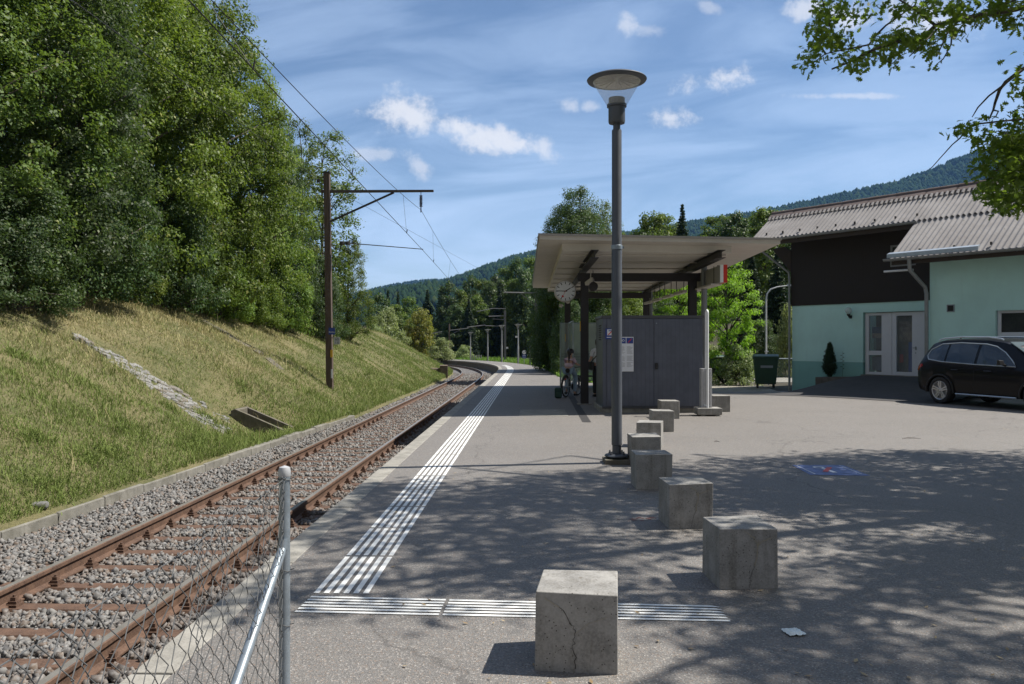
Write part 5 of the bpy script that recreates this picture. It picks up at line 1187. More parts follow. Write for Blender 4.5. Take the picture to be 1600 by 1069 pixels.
    for xw in (XW0, XW1):
        for sgn in (-1, 1):
            mb = MB(); mb.lathe([(.24, -.11), (.34, -.115), (RW-.005, -.09), (RW, 0), (RW-.005, .09), (.34, .115), (.255, .11), (.24, .09)], n=40, caps=False); me = mb.mesh('wheel', M['black'], True); me.transform(Matrix.Translation((xw, sgn*.83, RW)) @ Matrix.Rotation(R(90), 4, 'X')); wl = link('wheel', me, t)
            mb = MB(); mb.lathe([(.262, .10), (.25, .112), (.235, .10), (.225, .02), (0, .02)], n=40, caps=False); mb.lathe([(.0, .095), (.035, .095), (.06, .08), (.06, .03)], n=16, caps=False)
            for s5 in range(5):
                for dlt in (-.10, .10):
                    a = 6.2832*s5/5+math.pi/2; c_, s_ = math.cos, math.sin; p0 = (.05*c_(a), .05*s_(a)); a2 = a+dlt*1.25; p1 = (.245*c_(a2), .245*s_(a2)); q0 = (.055*c_(a+dlt*4), .055*s_(a+dlt*4)); nx, ny = -s_(a2)*.017, c_(a2)*.017
                    mb.hexa([(q0[0]-nx, q0[1]-ny, .05), (p1[0]-nx, p1[1]-ny, .07), (p1[0]+nx, p1[1]+ny, .07), (q0[0]+nx, q0[1]+ny, .05), (q0[0]-nx, q0[1]-ny, .088), (p1[0]-nx, p1[1]-ny, .105), (p1[0]+nx, p1[1]+ny, .105), (q0[0]+nx, q0[1]+ny, .088)])
            me = mb.mesh('rim', plain('alloy', (.52, .52, .53), .35, .55, .05)); me.transform(Matrix.Translation((xw, sgn*.83, RW)) @ Matrix.Rotation(R(90)*(1 if sgn < 0 else -1), 4, 'X')); link('rim', me, wl)
    for sgn in (-1, 1):
        mb = MB(); y0, y1 = sorted((sgn*.50, sgn*.80)); mb.hexa([(4.62, y0, .74), (4.56, y1, .76), (4.30, y1, .78), (4.40, y0, .74), (4.585, y0, .88), (4.50, y1, .92), (4.22, y1, .95), (4.40, y0, .90)]); part('headlight', mb, plain('headlight_lens', (.55, .58, .60), .08, 0, .1, 4, 0, .7), t, .012)
        mb = MB(); y0, y1 = sorted((sgn*.04, sgn*.36)); mb.b2((4.60, y0, .62), (4.675, y1, .86)); g = part('grille', mb, M['blackgloss'], t, .02); mb = MB()
        for k in range(6): mb.b2((4.66, y0+.02+k*.052, .64), (4.685, y0+.03+k*.052, .84))
        part('grille_bars', mb, M['zinc'], g)
    mb = MB(); mb.hexa([(4.45, -.80, .30), (4.64, -.60, .30), (4.64, .60, .30), (4.45, .80, .30), (4.45, -.80, .56), (4.68, -.60, .56), (4.68, .60, .56), (4.45, .80, .56)]); part('front_bumper', mb, M['blackgloss'], t, .03)
    mb = MB(); mb.b2((.35, -.78, .32), (4.3, .78, .9)); part('underbody', mb, M['black'], t)
    mb = MB(); mb.b2((3.42, -.9445, .60), (3.62, -.936, .63)); part('badge', mb, M['zinc'], t)
    for o in [o for o in bpy.data.objects if o.parent == t and o.type == 'MESH' and o.name.split('.')[0] != 'wheel']:
        for v in o.data.vertices:           # the glasshouse of this model is tall
            if v.co.z > 1.0: v.co.z += (v.co.z-1.0)*.11
    return t
car()

# ------------------------------------------------------------------ bins, railing, pole lamp at the back of the yard
def wheelie(name, lab, x, y, z, w, d, h, rz, big):
    t = thing(name, lab, 'bin', (x, y, z), rz)
    mb = MB(); b = .82; z0 = .17
    mb.hexa([(-w/2*b, -d/2*b, z0), (w/2*b, -d/2*b, z0), (w/2*b, d/2*b, z0), (-w/2*b, d/2*b, z0), (-w/2, -d/2, h*.9), (w/2, -d/2, h*.9), (w/2, d/2, h*.9), (-w/2, d/2, h*.9)]); part('body', mb, M['bin'], t, .03)
    mb = MB(); mb.b2((-w/2-.03, -d/2-.03, h*.865), (w/2+.03, d/2+.03, h*.905)); part('rim', mb, M['bin'], t, .012)
    mb = MB(); mb.prism([(-d/2-.04, h*.906), (d/2+.04, h*.906), (d/2+.02, h*.95), (0, h), (-d/2-.02, h*.94)], -w/2-.02, w/2+.02, 'x'); part('lid', mb, M['bin'], t, .015)
    mb = MB(); mb.tube([(-w/2-.02, d/2+.07, h*.86), (w/2+.02, d/2+.07, h*.86)], .018, 8); part('handle_bar', mb, M['black'], t)
    for xx, yy in ((-1, -1), (1, -1), (1, 1), (-1, 1)) if big else ((-1, 1), (1, 1)):
        mb = MB(); mb.tube([(xx*w*.33-.03, yy*d*.3, .09), (xx*w*.33+.03, yy*d*.3, .09)], .09, 14); mb.b2((xx*w*.33-.035, yy*d*.3-.02, .09), (xx*w*.33+.035, yy*d*.3+.02, .19)); part('wheel', mb, M['black'], t)
    if big: mb = MB(); mb.hexa([(-.22, -d/2*.93-.012, h*.60), (.28, -d/2*.93-.012, h*.60), (.28, -d/2*.9, h*.60), (-.22, -d/2*.9, h*.60), (-.22, -d/2*.96-.012, h*.67), (.28, -d/2*.96-.012, h*.67), (.28, -d/2*.9, h*.67), (-.22, -d/2*.9, h*.67)]); part('label_plate', mb, M['printgrey'], t)
x, y, z = P(1196, 606, 34.3); wheelie('waste_container', 'large dark green wheeled waste container in front of the mesh railing', x, y, z, 1.0, .9, 1.45, -.25, True)
x, y, z = P(1122, 592, 38.5); wheelie('wheelie_bin', 'smaller green wheelie bin half hidden by the pale flowering bush', x, y, z, .65, .7, 1.15, .2, False)
t = thing('mesh_railing', 'low grey tube railing with wire mesh between the bush and the house', 'railing', P(1168, 600, 37))
x0, y0, z0 = P(1168, 600, 37); pts = [(0, 0), (1.05, .2), (2.6, .5), (4.4, .9)]; mb = MB()
for a in pts: mb.tube([(a[0], a[1], -.2), (a[0], a[1], 1.16)], .03, 8)
mb.tube([(a[0], a[1], 1.16) for a in pts], .03, 8); part('tube_frame', mb, M['galv'], t)
mb = MB()
for (a, b) in zip(pts, pts[1:]):
    L_ = math.dist(a, b); n = int(L_/.07)
    for k in range(-16, n+16):
        for sg in (-1, 1):
            u0, u1 = k*.07, k*.07+sg*1.1; c0, c1 = max(0, min(L_, u0)), max(0, min(L_, u1))
            if abs(u1-u0) < 1e-6 or c0 == c1: continue
            f = lambda u: (a[0]+(b[0]-a[0])*u/L_, a[1]+(b[1]-a[1])*u/L_, .05+1.1*abs(u-u0)/1.1)
            mb.tube([f(c0), f(c1)], .0028, 3, False)
part('wire_mesh', mb, M['galv'], t)
x, y, z = P(1197, 600, 43); t = thing('pole_lamp', 'thin white lamp pole with a curved arm behind the waste container', 'street lamp', (x, y, z)); k = 43/F
mb = MB(); hh = (600-452)*k; mb.tube([(0, 0, -1), (0, 0, hh-.6), (.05, 0, hh-.25), (.25, 0, hh), (.6, 0, hh+.12), (1.2, 0, hh+.2)], [.055, .045, .04, .036, .032, .03], 10); mb.box((0, -.05, 1.75), (.2, .06, .06)); part('pole', mb, plain('pole_white', (.55, .56, .58), .5), t, smooth=True)
mb = MB(); mb.hexa([(1.15, -.09, hh+.16), (1.75, -.1, hh+.2), (1.75, .1, hh+.2), (1.15, .09, hh+.16), (1.15, -.07, hh+.25), (1.75, -.07, hh+.28), (1.75, .07, hh+.28), (1.15, .07, hh+.25)]); part('lamp_head', mb, M['zinc'], t)
mb = MB(); q = [P(1160, 598, 40), P(1250, 597, 40)]; mb.quad([P(1165, 597.5, 39.3), P(1262, 597.5, 39.3), P(1262, 588, 46), P(1165, 588, 46)]); struct('back_road', mb, M['edge'])
x0, y0, z0 = P(1200, 494, 60); t = thing('slope_railing', 'thin dark railing high on the wooded slope behind the pole lamp', 'railing', (x0, y0, z0)); mb = MB()
for k in range(5): mb.tube([(k*.75, 0, -.6), (k*.75, 0, .75)], .025, 6)
for zz in (.75, .4): mb.tube([(0, 0, zz), (3.0, 0, zz)], .02, 6)
part('rails', mb, M['mast_steel'], t)

# ------------------------------------------------------------------ people and bicycle under the canopy
def skinned(name, nodes, edges, m, parent, root=0, sub=2):
    me = bpy.data.meshes.new(name); me.from_pydata([n[:3] for n in nodes], edges, []); o = bpy.data.objects.new(name, me); COL.objects.link(o)
    o.modifiers.new('skin', 'SKIN'); 
    lay = me.skin_vertices[0] if len(me.skin_vertices) else None
    if lay is None:
        bpy.context.view_layer.objects.active = o; bm = bmesh.new(); bm.from_mesh(me); bm.verts.layers.skin.verify(); bm.to_mesh(me); bm.free(); lay = me.skin_vertices[0]
    for i, n in enumerate(nodes): r = n[3]; lay.data[i].radius = (r, n[4] if len(n) > 4 else r)
    for i in range(len(nodes)): lay.data[i].use_root = (i == root)
    sb = o.modifiers.new('sub', 'SUBSURF'); sb.levels = sub; sb.render_levels = sub
    dg = bpy.context.evaluated_depsgraph_get(); me2 = bpy.data.meshes.new_from_object(o.evaluated_get(dg)); bpy.data.objects.remove(o); bpy.data.meshes.remove(me)
    me2.materials.clear(); me2.materials.append(m); me2.polygons.foreach_set('use_smooth', [True]*len(me2.polygons)); me2.name = name
    return link(name, me2, parent)
skin = plain('skin', (.50, .30, .22), .55, 0, .06); hair = plain('dark_hair', (.025, .017, .014), .6, 0, .3, 30); denim = plain('pale_denim', (.23, .32, .42), .85, 0, .15, 20)
pink = plain('pink_cotton', (.62, .48, .58), .9, 0, .08, 12); wshirt = plain('white_cotton', (.70, .71, .76), .9, 0, .06, 12); trousers = plain('black_cloth', (.014, .014, .016), .85)
BX, BY = G(884, 621)[:2]; BH = R(-26)
def bike():
    t = thing('bicycle', 'grey city bicycle with black tyres under the girl in the shelter', 'bicycle', (BX, BY, 0), BH)   # local y runs forward
    r = .315; wb = 1.0
    for yw, nm in ((0, 'r'), (wb, 'f')):
        mb = MB(); n = 36
        for rr, tr in ((r-.022, .022),): mb.tube([(0, yw+rr*math.cos(a), r+rr*math.sin(a)) for a in np.linspace(0, 6.2832, n+1)], tr, 8, False)
        w = part('wheel', mb, M['black'], t, 0, True)
        mb = MB(); mb.tube([(0, yw+(r-.05)*math.cos(a), r+(r-.05)*math.sin(a)) for a in np.linspace(0, 6.2832, n+1)], .009, 6, False); mb.tube([(-.045, yw, r), (.045, yw, r)], .025, 10)
        for k in range(14): a = 6.2832*k/14; mb.tube([(.02*(-1)**k, yw, r), (0, yw+(r-.05)*math.cos(a), r+(r-.05)*math.sin(a))], .002, 3, False)
        part('rim', mb, M['galv'], w)
    mb = MB(); BB, ST, HT0, HT1 = (0, .43, .30), (0, .27, .70), (0, .80, .62), (0, .76, .76)
    for a, b, q in ((BB, ST, .018), (BB, HT0, .024), (ST, HT1, .020), (HT0, HT1, .024), (HT1, (0, .74, .86), .015)): mb.tube([a, b], q, 8)
    for s in (-.05, .05):
        mb.tube([BB, (s, 0, r)], .011, 6); mb.tube([ST, (s, 0, r)], .010, 6); mb.tube([HT0, (s, wb, r)], .014, 6)
    part('frame', mb, plain('bike_frame', (.42, .44, .46), .35, .3, .05), t, 0, True)
    mb = MB(); mb.tube([(-.30, .66, .93), (-.2, .70, .90), (0, .75, .88), (.2, .70, .90), (.30, .66, .93)], .013, 8); part('handlebar', mb, M['blackgloss'], t, 0, True)
    mb = MB(); mb.tube([(0, .14, .795), (0, .24, .805), (0, .36, .80)], [.075, .055, .022], 10); mb.tube([ST, (0, .25, .79)], .013, 6); part('saddle', mb, M['black'], t, 0, True)
    mb = MB(); mb.lathe([(0, -.006), (.09, -.006), (.09, .006), (0, .006)], n=20, caps=False); me = mb.mesh('chainring', M['black']); me.transform(Matrix.Translation((.05, .43, .30)) @ Matrix.Rotation(R(90), 4, 'Y')); link('chainring', me, t)
    mb = MB(); mb.tube([(.05, .43, .30), (.09, .47, .14), (.17, .47, .14)], .012, 6); mb.tube([(-.05, .43, .30), (-.09, .39, .46), (-.17, .39, .46)], .012, 6); part('crank', mb, M['blackgloss'], t)
    mb = MB(); mb.box((0, -.05, .55), (.07, .03, .05)); part('reflector', mb, M['red'], t)
    mb = MB(); mb.tube([(0, r*1.06*math.cos(a), r+r*1.06*math.sin(a)) for a in np.linspace(.5, 3.3, 14)], .026, 6); part('mudguard', mb, M['black'], t)
bike()
def girl():
    t = thing('person', 'girl in pink shirt, pale jeans and dark helmet sitting on the bicycle', 'person', (BX, BY, 0), BH)
    N = [(0, .22, .86, .125, .10), (0, .25, .98, .105, .085), (0, .30, 1.10, .115, .085), (0, .33, 1.17, .07, .06), (0, .35, 1.225, .042), (0, .37, 1.30, .078, .085), (0, .38, 1.38, .07, .08),
         (-.115, .33, 1.13, .042), (-.18, .42, .98, .033), (-.27, .60, .945, .026), (-.29, .66, .95, .028), (.115, .33, 1.13, .042), (.19, .42, .98, .033), (.27, .60, .945, .026), (.29, .66, .95, .028),
         (-.085, .26, .82, .075), (-.12, .50, .66, .058), (-.12, .42, .46, .045), (-.13, .36, .20, .032), (-.14, .48, .10, .03), (.085, .26, .82, .075), (.12, .52, .62, .058), (.12, .46, .38, .045), (.13, .38, .12, .032), (.14, .52, .06, .03)]
    E = [(0, 1), (1, 2), (2, 3), (3, 4), (4, 5), (5, 6), (3, 7), (7, 8), (8, 9), (9, 10), (3, 11), (11, 12), (12, 13), (13, 14), (0, 15), (15, 16), (16, 17), (17, 18), (18, 19), (0, 20), (20, 21), (21, 22), (22, 23), (23, 24)]
    body = skinned('body', N, E, skin, t)
    skinned('shirt', [(0, .205, .87, .145, .12), (0, .245, .98, .13, .108), (0, .295, 1.09, .138, .105), (0, .325, 1.165, .09, .075), (-.12, .33, 1.135, .062), (-.165, .385, 1.03, .052), (.12, .33, 1.135, .062), (.17, .385, 1.03, .052)], [(0, 1), (1, 2), (2, 3), (3, 4), (4, 5), (3, 6), (6, 7)], pink, t)
    skinned('jeans', [(0, .21, .86, .14, .12), (-.085, .26, .81, .095), (-.12, .50, .66, .075), (-.12, .42, .46, .06), (-.13, .365, .22, .05), (.085, .26, .81, .095), (.12, .52, .62, .075), (.12, .46, .38, .06), (.13, .385, .14, .05)], [(0, 1), (1, 2), (2, 3), (3, 4), (0, 5), (5, 6), (6, 7), (7, 8)], denim, t)
    for s, z0, y0 in ((-1, .075, .42), (1, .035, .45)):
        mb = MB(); mb.tube([(s*.14, y0-.1, z0+.03), (s*.14, y0, z0+.03), (s*.145, y0+.09, z0+.015)], [.035, .042, .028], 10); part('shoe', mb, M['black'], t, 0, True)
    mb = MB(); mb.lathe([(.112, -.02), (.118, .03), (.10, .09), (.05, .125), (0, .13)], (0, .375, 1.335), 18, False); part('helmet', mb, M['blackgloss'], t, 0, True)
    mb = MB(); mb.tube([(0, .29, 1.33), (0, .265, 1.24), (.01, .235, 1.14), (.02, .215, 1.02), (.025, .215, .95)], [.05, .034, .030, .024, .008], 8); mb.tube([(0, .31, 1.36), (0, .30, 1.26)], [.07, .06], 8); part('braid', mb, hair, t, 0, True)
    mb = MB()
    for s in (-1, 1):
        for k in range(4): mb.tube([(s*.29+s*.012*k-s*.02, .655, .955), (s*.29+s*.012*k-s*.02, .69, .955), (s*.29+s*.012*k-s*.02, .70, .93), (s*.29+s*.012*k-s*.02, .68, .915)], .007, 5)
        mb.tube([(s*.265, .64, .945), (s*.25, .665, .92), (s*.25, .66, .905)], .008, 5)
    part('fingers', mb, skin, t, 0, True)
    # face on the far side of the head
    mb = MB(); mb.tube([(0, .455, 1.31), (0, .472, 1.285)], [.008, .014], 6); part('nose', mb, skin, t); mb = MB()
    for s in (-1, 1): mb.box((s*.03, .455, 1.325), (.02, .008, .01))
    part('eyes', mb, M['black'], t)
girl()
def man():
    x, y = (931.5-800)/F*24.2, 24.2
    t = thing('person', 'man in white shirt and black trousers with shoulder bag, half hidden by the cabinet', 'person', (x+.07, y, 0), R(8))
    N = [(0, 0, .95, .14, .105), (0, .0, 1.12, .13, .10), (0, 0, 1.30, .155, .105), (0, 0, 1.42, .09, .07), (0, .01, 1.50, .05), (0, .02, 1.60, .078, .092), (0, .02, 1.70, .07, .085),
         (-.17, 0, 1.39, .055), (-.23, .03, 1.14, .042), (-.33, .14, .95, .034), (-.38, .20, .92, .03), (.17, 0, 1.39, .055), (.22, 0, 1.13, .042), (.24, .06, .90, .034), (.24, .08, .82, .03),
         (-.09, 0, .90, .085), (-.10, .02, .50, .06), (-.11, -.02, .10, .042), (-.11, .12, .04, .035), (.09, 0, .90, .085), (.10, .02, .50, .06), (.11, -.02, .10, .042), (.11, .12, .04, .035)]
    E = [(0, 1), (1, 2), (2, 3), (3, 4), (4, 5), (5, 6), (3, 7), (7, 8), (8, 9), (9, 10), (3, 11), (11, 12), (12, 13), (13, 14), (0, 15), (15, 16), (16, 17), (17, 18), (0, 19), (19, 20), (20, 21), (21, 22)]
    skinned('body', N, E, skin, t)
    skinned('shirt', [(0, 0, .93, .165, .13), (0, 0, 1.12, .155, .12), (0, 0, 1.30, .178, .125), (0, 0, 1.42, .11, .085), (-.18, 0, 1.39, .078), (-.215, .02, 1.21, .066), (.18, 0, 1.39, .078), (.215, 0, 1.21, .066)], [(0, 1), (1, 2), (2, 3), (3, 4), (4, 5), (3, 6), (6, 7)], wshirt, t)
    skinned('trousers', [(0, 0, .92, .155, .125), (-.09, 0, .86, .105), (-.10, .02, .50, .082), (-.11, -.02, .08, .07), (.09, 0, .86, .105), (.10, .02, .50, .082), (.11, -.02, .08, .07)], [(0, 1), (1, 2), (2, 3), (0, 4), (4, 5), (5, 6)], trousers, t)
    for s in (-1, 1): mb = MB(); mb.tube([(s*.11, -.07, .04), (s*.11, .05, .045), (s*.115, .17, .03)], [.04, .05, .035], 10); part('shoe', mb, M['black'], t, 0, True)
    mb = MB(); mb.lathe([(.09, -.10), (.105, -.02), (.10, .05), (.06, .10), (0, .115)], (0, -.005, 1.67), 16, False); part('hair', mb, hair, t, 0, True)
    mb = MB(); mb.box((-.24, -.05, .94), (.10, .22, .24), .2); mb.tube([(-.24, -.05, 1.05), (-.14, -.14, 1.2), (.06, -.13, 1.40), (.10, -.02, 1.46)], .018, 6); part('shoulder_bag', mb, M['black'], t, .02)
    mb = MB()
    for k in range(4): mb.tube([(-.385-.004*k, .21+.014*k, .925), (-.42-.004*k, .235+.014*k, .905), (-.43-.003*k, .245+.012*k, .88)], .009, 5)
    mb.tube([(-.375, .20, .93), (-.385, .245, .94), (-.40, .27, .925)], .010, 5); part('fingers', mb, skin, t, 0, True)
    mb = MB(); mb.tube([(0, .11, 1.61), (0, .13, 1.585)], [.01, .016], 6); part('nose', mb, skin, t); mb = MB()
    for s in (-1, 1): mb.box((s*.035, .112, 1.625), (.024, .008, .011))
    part('eyes', mb, M['black'], t)
man()
x, y, _ = G(872.5, 622.5); t = thing('backpack', 'small dark green backpack standing on the platform left of the bicycle wheel', 'bag', (x, y+.05, 0)); mb = MB(); mb.b2((-.11, -.09, 0), (.11, .09, .32)); part('body', mb, plain('bag_green', (.02, .055, .045), .8), t, .06, label=None); mb = MB(); mb.b2((-.08, -.13, .03), (.08, -.09, .18)); part('pocket', mb, plain('bag_pocket', (.03, .07, .055), .8), t, .02)
# ------------------------------------------------------------------ ground right of the platform, far meadow
def rise(x, y): return np.minimum(.22*np.maximum(0, np.asarray(y, float)-45), 9)*ss(x, 8, 18)
rows = []
for s in list(np.arange(32.5, 60, 1.5))+list(np.arange(60, 200, 4)):
    w = plat_w(s); r = []
    for off in (-w, -w-.6, -w-1.5, -w-3, -w-5, -w-8, -w-12, -w-17, -w-24, -w-34, -w-50, -w-80):
        x, y, z = tp(s, off); r.append((x, y, z-.012-.02*(off < -w)+float(yard_z(x, y))+float(rise(x, y))))
    rows.append(r)
mb = MB(); mb.grid(rows); struct('verge', mb, M['duff'], True)
mb = MB(); mb.quad([(-600, 118, -2.2), (600, 118, -2.2), (600, 900, -4.9), (-600, 900, -4.9)]); struct('valley_floor', mb, M['duff'])
rows = [[tp(s, 3.3, -.9), tp(s, -16, -.9)] for s in np.arange(60, 200, 5)]
rng = np.random.RandomState(31)
n = 26000; s = 32.6*(125/32.6)**rng.rand(n); w = np.interp(s, [32.5, 38, 46, 60, 140], [4.2, 3.2, 2.9, 2.75, 2.75]); off = -w-.02-6.5*rng.rand(n)**1.4
x, y, z = trk(s, off, -.03); z = z+yard_z(x, y); keep = ~((x > 6.8) & (y < 37)); x, y, z, s = x[keep], y[keep], z[keep], s[keep]; n = len(x)
tag(link('verge_grass', blades('verge_grass', np.stack([x, y, z], 1), rng.gamma(6, .16/6, n)*(1+s/120), rng.uniform(.012, .022, n)*(1+s/50), rng.uniform(.2, .9, n), rng, M['meadow'], np.zeros(n))), kind='stuff')['label'] = 'bright green grass growing along the right side of the platform'

# ------------------------------------------------------------------ trees
M['leafA'] = m_leaf('leaf_mid_green', (.036, .070, .014), (.108, .155, .030), (.19, .20, .05))
M['leafB'] = m_leaf('leaf_deep_green', (.022, .047, .016), (.066, .105, .034), (.13, .155, .07))
M['leafC'] = m_leaf('leaf_fresh_green', (.052, .095, .014), (.145, .20, .034), (.24, .26, .06))
M['leafD'] = m_leaf('leaf_yellowing', (.085, .115, .018), (.20, .21, .04), (.30, .24, .04))
M['leafE'] = m_leaf('leaf_pale', (.10, .14, .05), (.24, .28, .13), (.45, .48, .32))
M['needle'] = m_leaf('needle', (.012, .026, .014), (.040, .070, .030), None, .15)
M['robinia'] = m_leaf('leaf_robinia', (.075, .16, .012), (.19, .33, .030), (.27, .40, .05), .45)
def leaf_quads(rng, C, rad, per, size, flat=.75, up=.55, wr=.55, radial=None):
    n = len(C)*per; c = np.repeat(C, per, 0); r = np.repeat(rad, per)
    o = rng.normal(size=(n, 3)); ln = np.linalg.norm(o, axis=1)[:, None]; o = o/ln*(rng.rand(n, 1)**.45)
    p = c+o*r[:, None]*np.array([1, 1, flat])
    nn = o*.75+np.array([0, 0, up])+rng.normal(size=(n, 3))*.55
    if radial is not None: q = p-radial; q[:, 2] *= .6; nn += q/(np.linalg.norm(q, axis=1)[:, None]+1e-6)*.5
    nn /= np.linalg.norm(nn, axis=1)[:, None]
    t = rng.normal(size=(n, 3)); t -= nn*np.sum(t*nn, 1)[:, None]; t /= np.linalg.norm(t, axis=1)[:, None]; t[:, 2] -= .25; b = np.cross(nn, t)
    L_ = (size*rng.uniform(.65, 1.3, n))[:, None]
    V = np.stack([p-t*L_*.5, p-b*L_*wr*.5+nn*L_*.10, p+t*L_*.5, p+b*L_*wr*.5+nn*L_*.10], 1)
    return V.reshape(-1, 3)
def quadfaces(n): return np.arange(n*4).reshape(-1, 4)
def crown_clumps(rng, n, H, z0, rmax, prof, crad, lobes=.25):
    'clump centres spread through a lumpy crown; prof maps height fraction to radius fraction'
    ph = rng.uniform(0, 6.28, 6); h = rng.rand(n*3)
    h = h[rng.rand(n*3) < (prof(h)**1.2+.12)][:n]; n = len(h); a = rng.uniform(0, 6.283, n)
    lob = 1+lobes*(np.sin(2*a+ph[0]+3*h)+np.sin(3*a+ph[1]-5*h)*.8+np.sin(5*a+ph[2]+9*h)*.6)/2.0
    rr = rmax*prof(h)*lob*(rng.rand(n)**.42)
    C = np.stack([rr*np.cos(a), rr*np.sin(a), z0+(H-z0)*h], 1); return C, crad*rng.uniform(.65, 1.25, n)
PROTO = {}
def proto(kind, H, R_, leaf, nclump, per, size, z0, prof, crad, seed, trunk_r, lobes=.25, flat=.75, wr=.55, up=.55):
    rng = np.random.RandomState(seed); C, rad = crown_clumps(rng, nclump, H, z0, R_-crad*.6, prof, crad, lobes)
    V = leaf_quads(rng, C, rad, per, size, flat, up, wr, np.array([0, 0, z0+(H-z0)*.4]))
    crown = npmesh(kind+'_crown', V, quadfaces(len(V)//4), M[leaf])
    mb = MB(); rg = random.Random(seed); pts = [(0, 0, -.6)]; k = 7
    for i in range(1, k+1): f = i/k; pts.append((rg.uniform(-.12, .12)*f*R_*.5, rg.uniform(-.12, .12)*f*R_*.5, H*.93*f))
    mb.tube(pts, [trunk_r*(1-.9*i/k)+.012 for i in range(k+1)], 8)
    idx = rng.choice(len(C), min(34, len(C)), replace=False)
    for i in idx:
        c = C[i]; zb = max(.3, c[2]-(.35+.35*rg.random())*math.hypot(c[0], c[1])-.4); f = min(1, zb/(H*.93)); j = min(k-1, int(f*k)); g = f*k-j
        b = [pts[j][q]+(pts[j+1][q]-pts[j][q])*g for q in range(3)]; m_ = [(b[q]+c[q])/2+rg.uniform(-.15, .15) for q in range(3)]; m_[2] += .15
        r0 = trunk_r*.36*(1-.6*f)+.012; mb.tube([b, m_, tuple(c)], [r0, r0*.6, .010], 5)
    PROTO[kind] = (crown, mb.mesh(kind+'_trunk', M['bark'], True), H, R_)
egg = lambda h: np.sqrt(np.clip(1-((h-.42)/.60)**2, 0, 1)); tall = lambda h: np.clip(np.sqrt(np.clip(1-((h-.33)/.69)**2, 0, 1)), 0, 1)
skirt = lambda h: np.clip(1.06-h**1.9*1.0, 0, 1)**.6; ball = lambda h: np.sqrt(np.clip(1-((h-.5)/.53)**2, 0, 1))
proto('maple', 12, 3.6, 'leafA', 470, 150, .128, .4, tall, .62, 1, .20, .32)
proto('ash', 12, 3.4, 'leafC', 430, 145, .122, .5, tall, .60, 2, .18, .38)
proto('beech', 12, 3.4, 'leafB', 500, 150, .115, .3, skirt, .58, 3, .20, .28)
proto('shrub', 4.2, 2.0, 'leafB', 220, 150, .088, .1, skirt, .42, 4, .06, .30)
proto('hazel', 4.2, 2.0, 'leafC', 200, 140, .092, .1, skirt, .42, 5, .06, .32)
proto('birch', 9.5, 1.9, 'leafA', 210, 75, .11, 1.2, egg, .42, 6, .09, .35)
proto('lime', 9, 2.6, 'leafA', 280, 110, .12, .3, tall, .5, 7, .14, .3)
proto('robinia', 5.6, 1.9, 'robinia', 170, 80, .115, .5, ball, .40, 8, .09, .42, .45, .42, .9)
proto('pale_bush', 2.2, 1.6, 'leafE', 130, 60, .12, .05, skirt, .32, 9, .04, .3)
proto('yellow_tree', 7, 2.9, 'leafD', 150, 60, .26, .6, ball, .6, 10, .12, .3)
proto('forest_broadleaf', 12, 3.6, 'leafA', 150, 70, .36, .3, egg, .85, 11, .18, .3)
proto('forest_darkleaf', 12, 3.4, 'leafB', 150, 70, .36, .3, tall, .85, 12, .18, .3)
proto('willow', 5, 3.0, 'leafE', 120, 60, .26, .1, skirt, .7, 13, .1, .3)
def proto_spruce(kind, H, R_, seed):
    rng = np.random.RandomState(seed); V = []; tiers = 40
    for i in range(tiers):
        f = i/(tiers-1); z = .6+(H-.9)*f; r = R_*(1-f)**.85+.10; nb = max(6, int(20*(1-f)+5))
        for k in range(nb):
            a = rng.uniform(0, 6.283); L_ = r*rng.uniform(.75, 1.12); m_ = int(12+26*(1-f)); u = rng.rand(m_)**.8
            cx = np.cos(a)*L_*u; cy = np.sin(a)*L_*u; cz = z-.32*L_*u+.10*L_*u**3+rng.normal(0, .04, m_)
            sp_ = rng.normal(0, .10+.10*r, m_)*(1-u*.6); cx = cx-np.sin(a)*sp_; cy = cy+np.cos(a)*sp_
            V.append(leaf_quads(rng, np.stack([cx, cy, cz], 1), np.full(m_, .12), 3, .30, .5, .5, .36))
    V = np.concatenate(V); mb = MB(); mb.tube([(0, 0, -.5), (0, 0, H*.5), (0, 0, H)], [.2, .11, .02], 8)
    PROTO[kind] = (npmesh(kind+'_crown', V, quadfaces(len(V)//4), M['needle']), mb.mesh(kind+'_trunk', M['bark'], True), H, R_)
proto_spruce('spruce', 14, 2.6, 21)

def ground_at(x, y):
    s = y
    for _ in range(5):
        qx, qy, _z = trk(s, 0); h = float(heading(s)); s += (x-float(qx))*math.sin(h)+(y-float(qy))*math.cos(h)
    qx, qy, _z = trk(s, 0); h = float(heading(s)); off = -(x-float(qx))*math.cos(h)+(y-float(qy))*math.sin(h)
    if off > float(offk(s)): return float(bank_z(s, min(off, float(offk(s))+55))+gz(s))
    return float(gz(s)+yard_z(x, y)+rise(x, y))-.03
rgT = random.Random(77)
NAMES = {'spruce': 'spruce_tree', 'shrub': 'shrub', 'hazel': 'shrub', 'pale_bush': 'flowering_bush', 'willow': 'willow_bush', 'birch': 'birch_tree', 'yellow_tree': 'yellowing_tree', 'robinia': 'robinia_tree'}
def tree(kind, px, d, top, rpx, label, group=None, zb=None, sink=.0):
    cr, tk, H, R_ = PROTO[kind]; x = (px-800)/F*d; z = ground_at(x, d) if zb is None else zb; z -= sink
    h = EYE+(HOR-top)/F*d-z; r = rpx/F*d; rz = rgT.uniform(0, 6.28)
    cat = 'bush' if kind in ('shrub', 'hazel', 'pale_bush', 'willow') else 'tree'
    t = thing(NAMES.get(kind, 'broadleaf_tree'), label, cat, (x, d, z), rz, group); t.scale = (r/R_, r/R_, h/H)
    link('crown', cr, t); link('trunk', tk, t); return t
BG_ = 'trees and bushes on top of the railway bank'
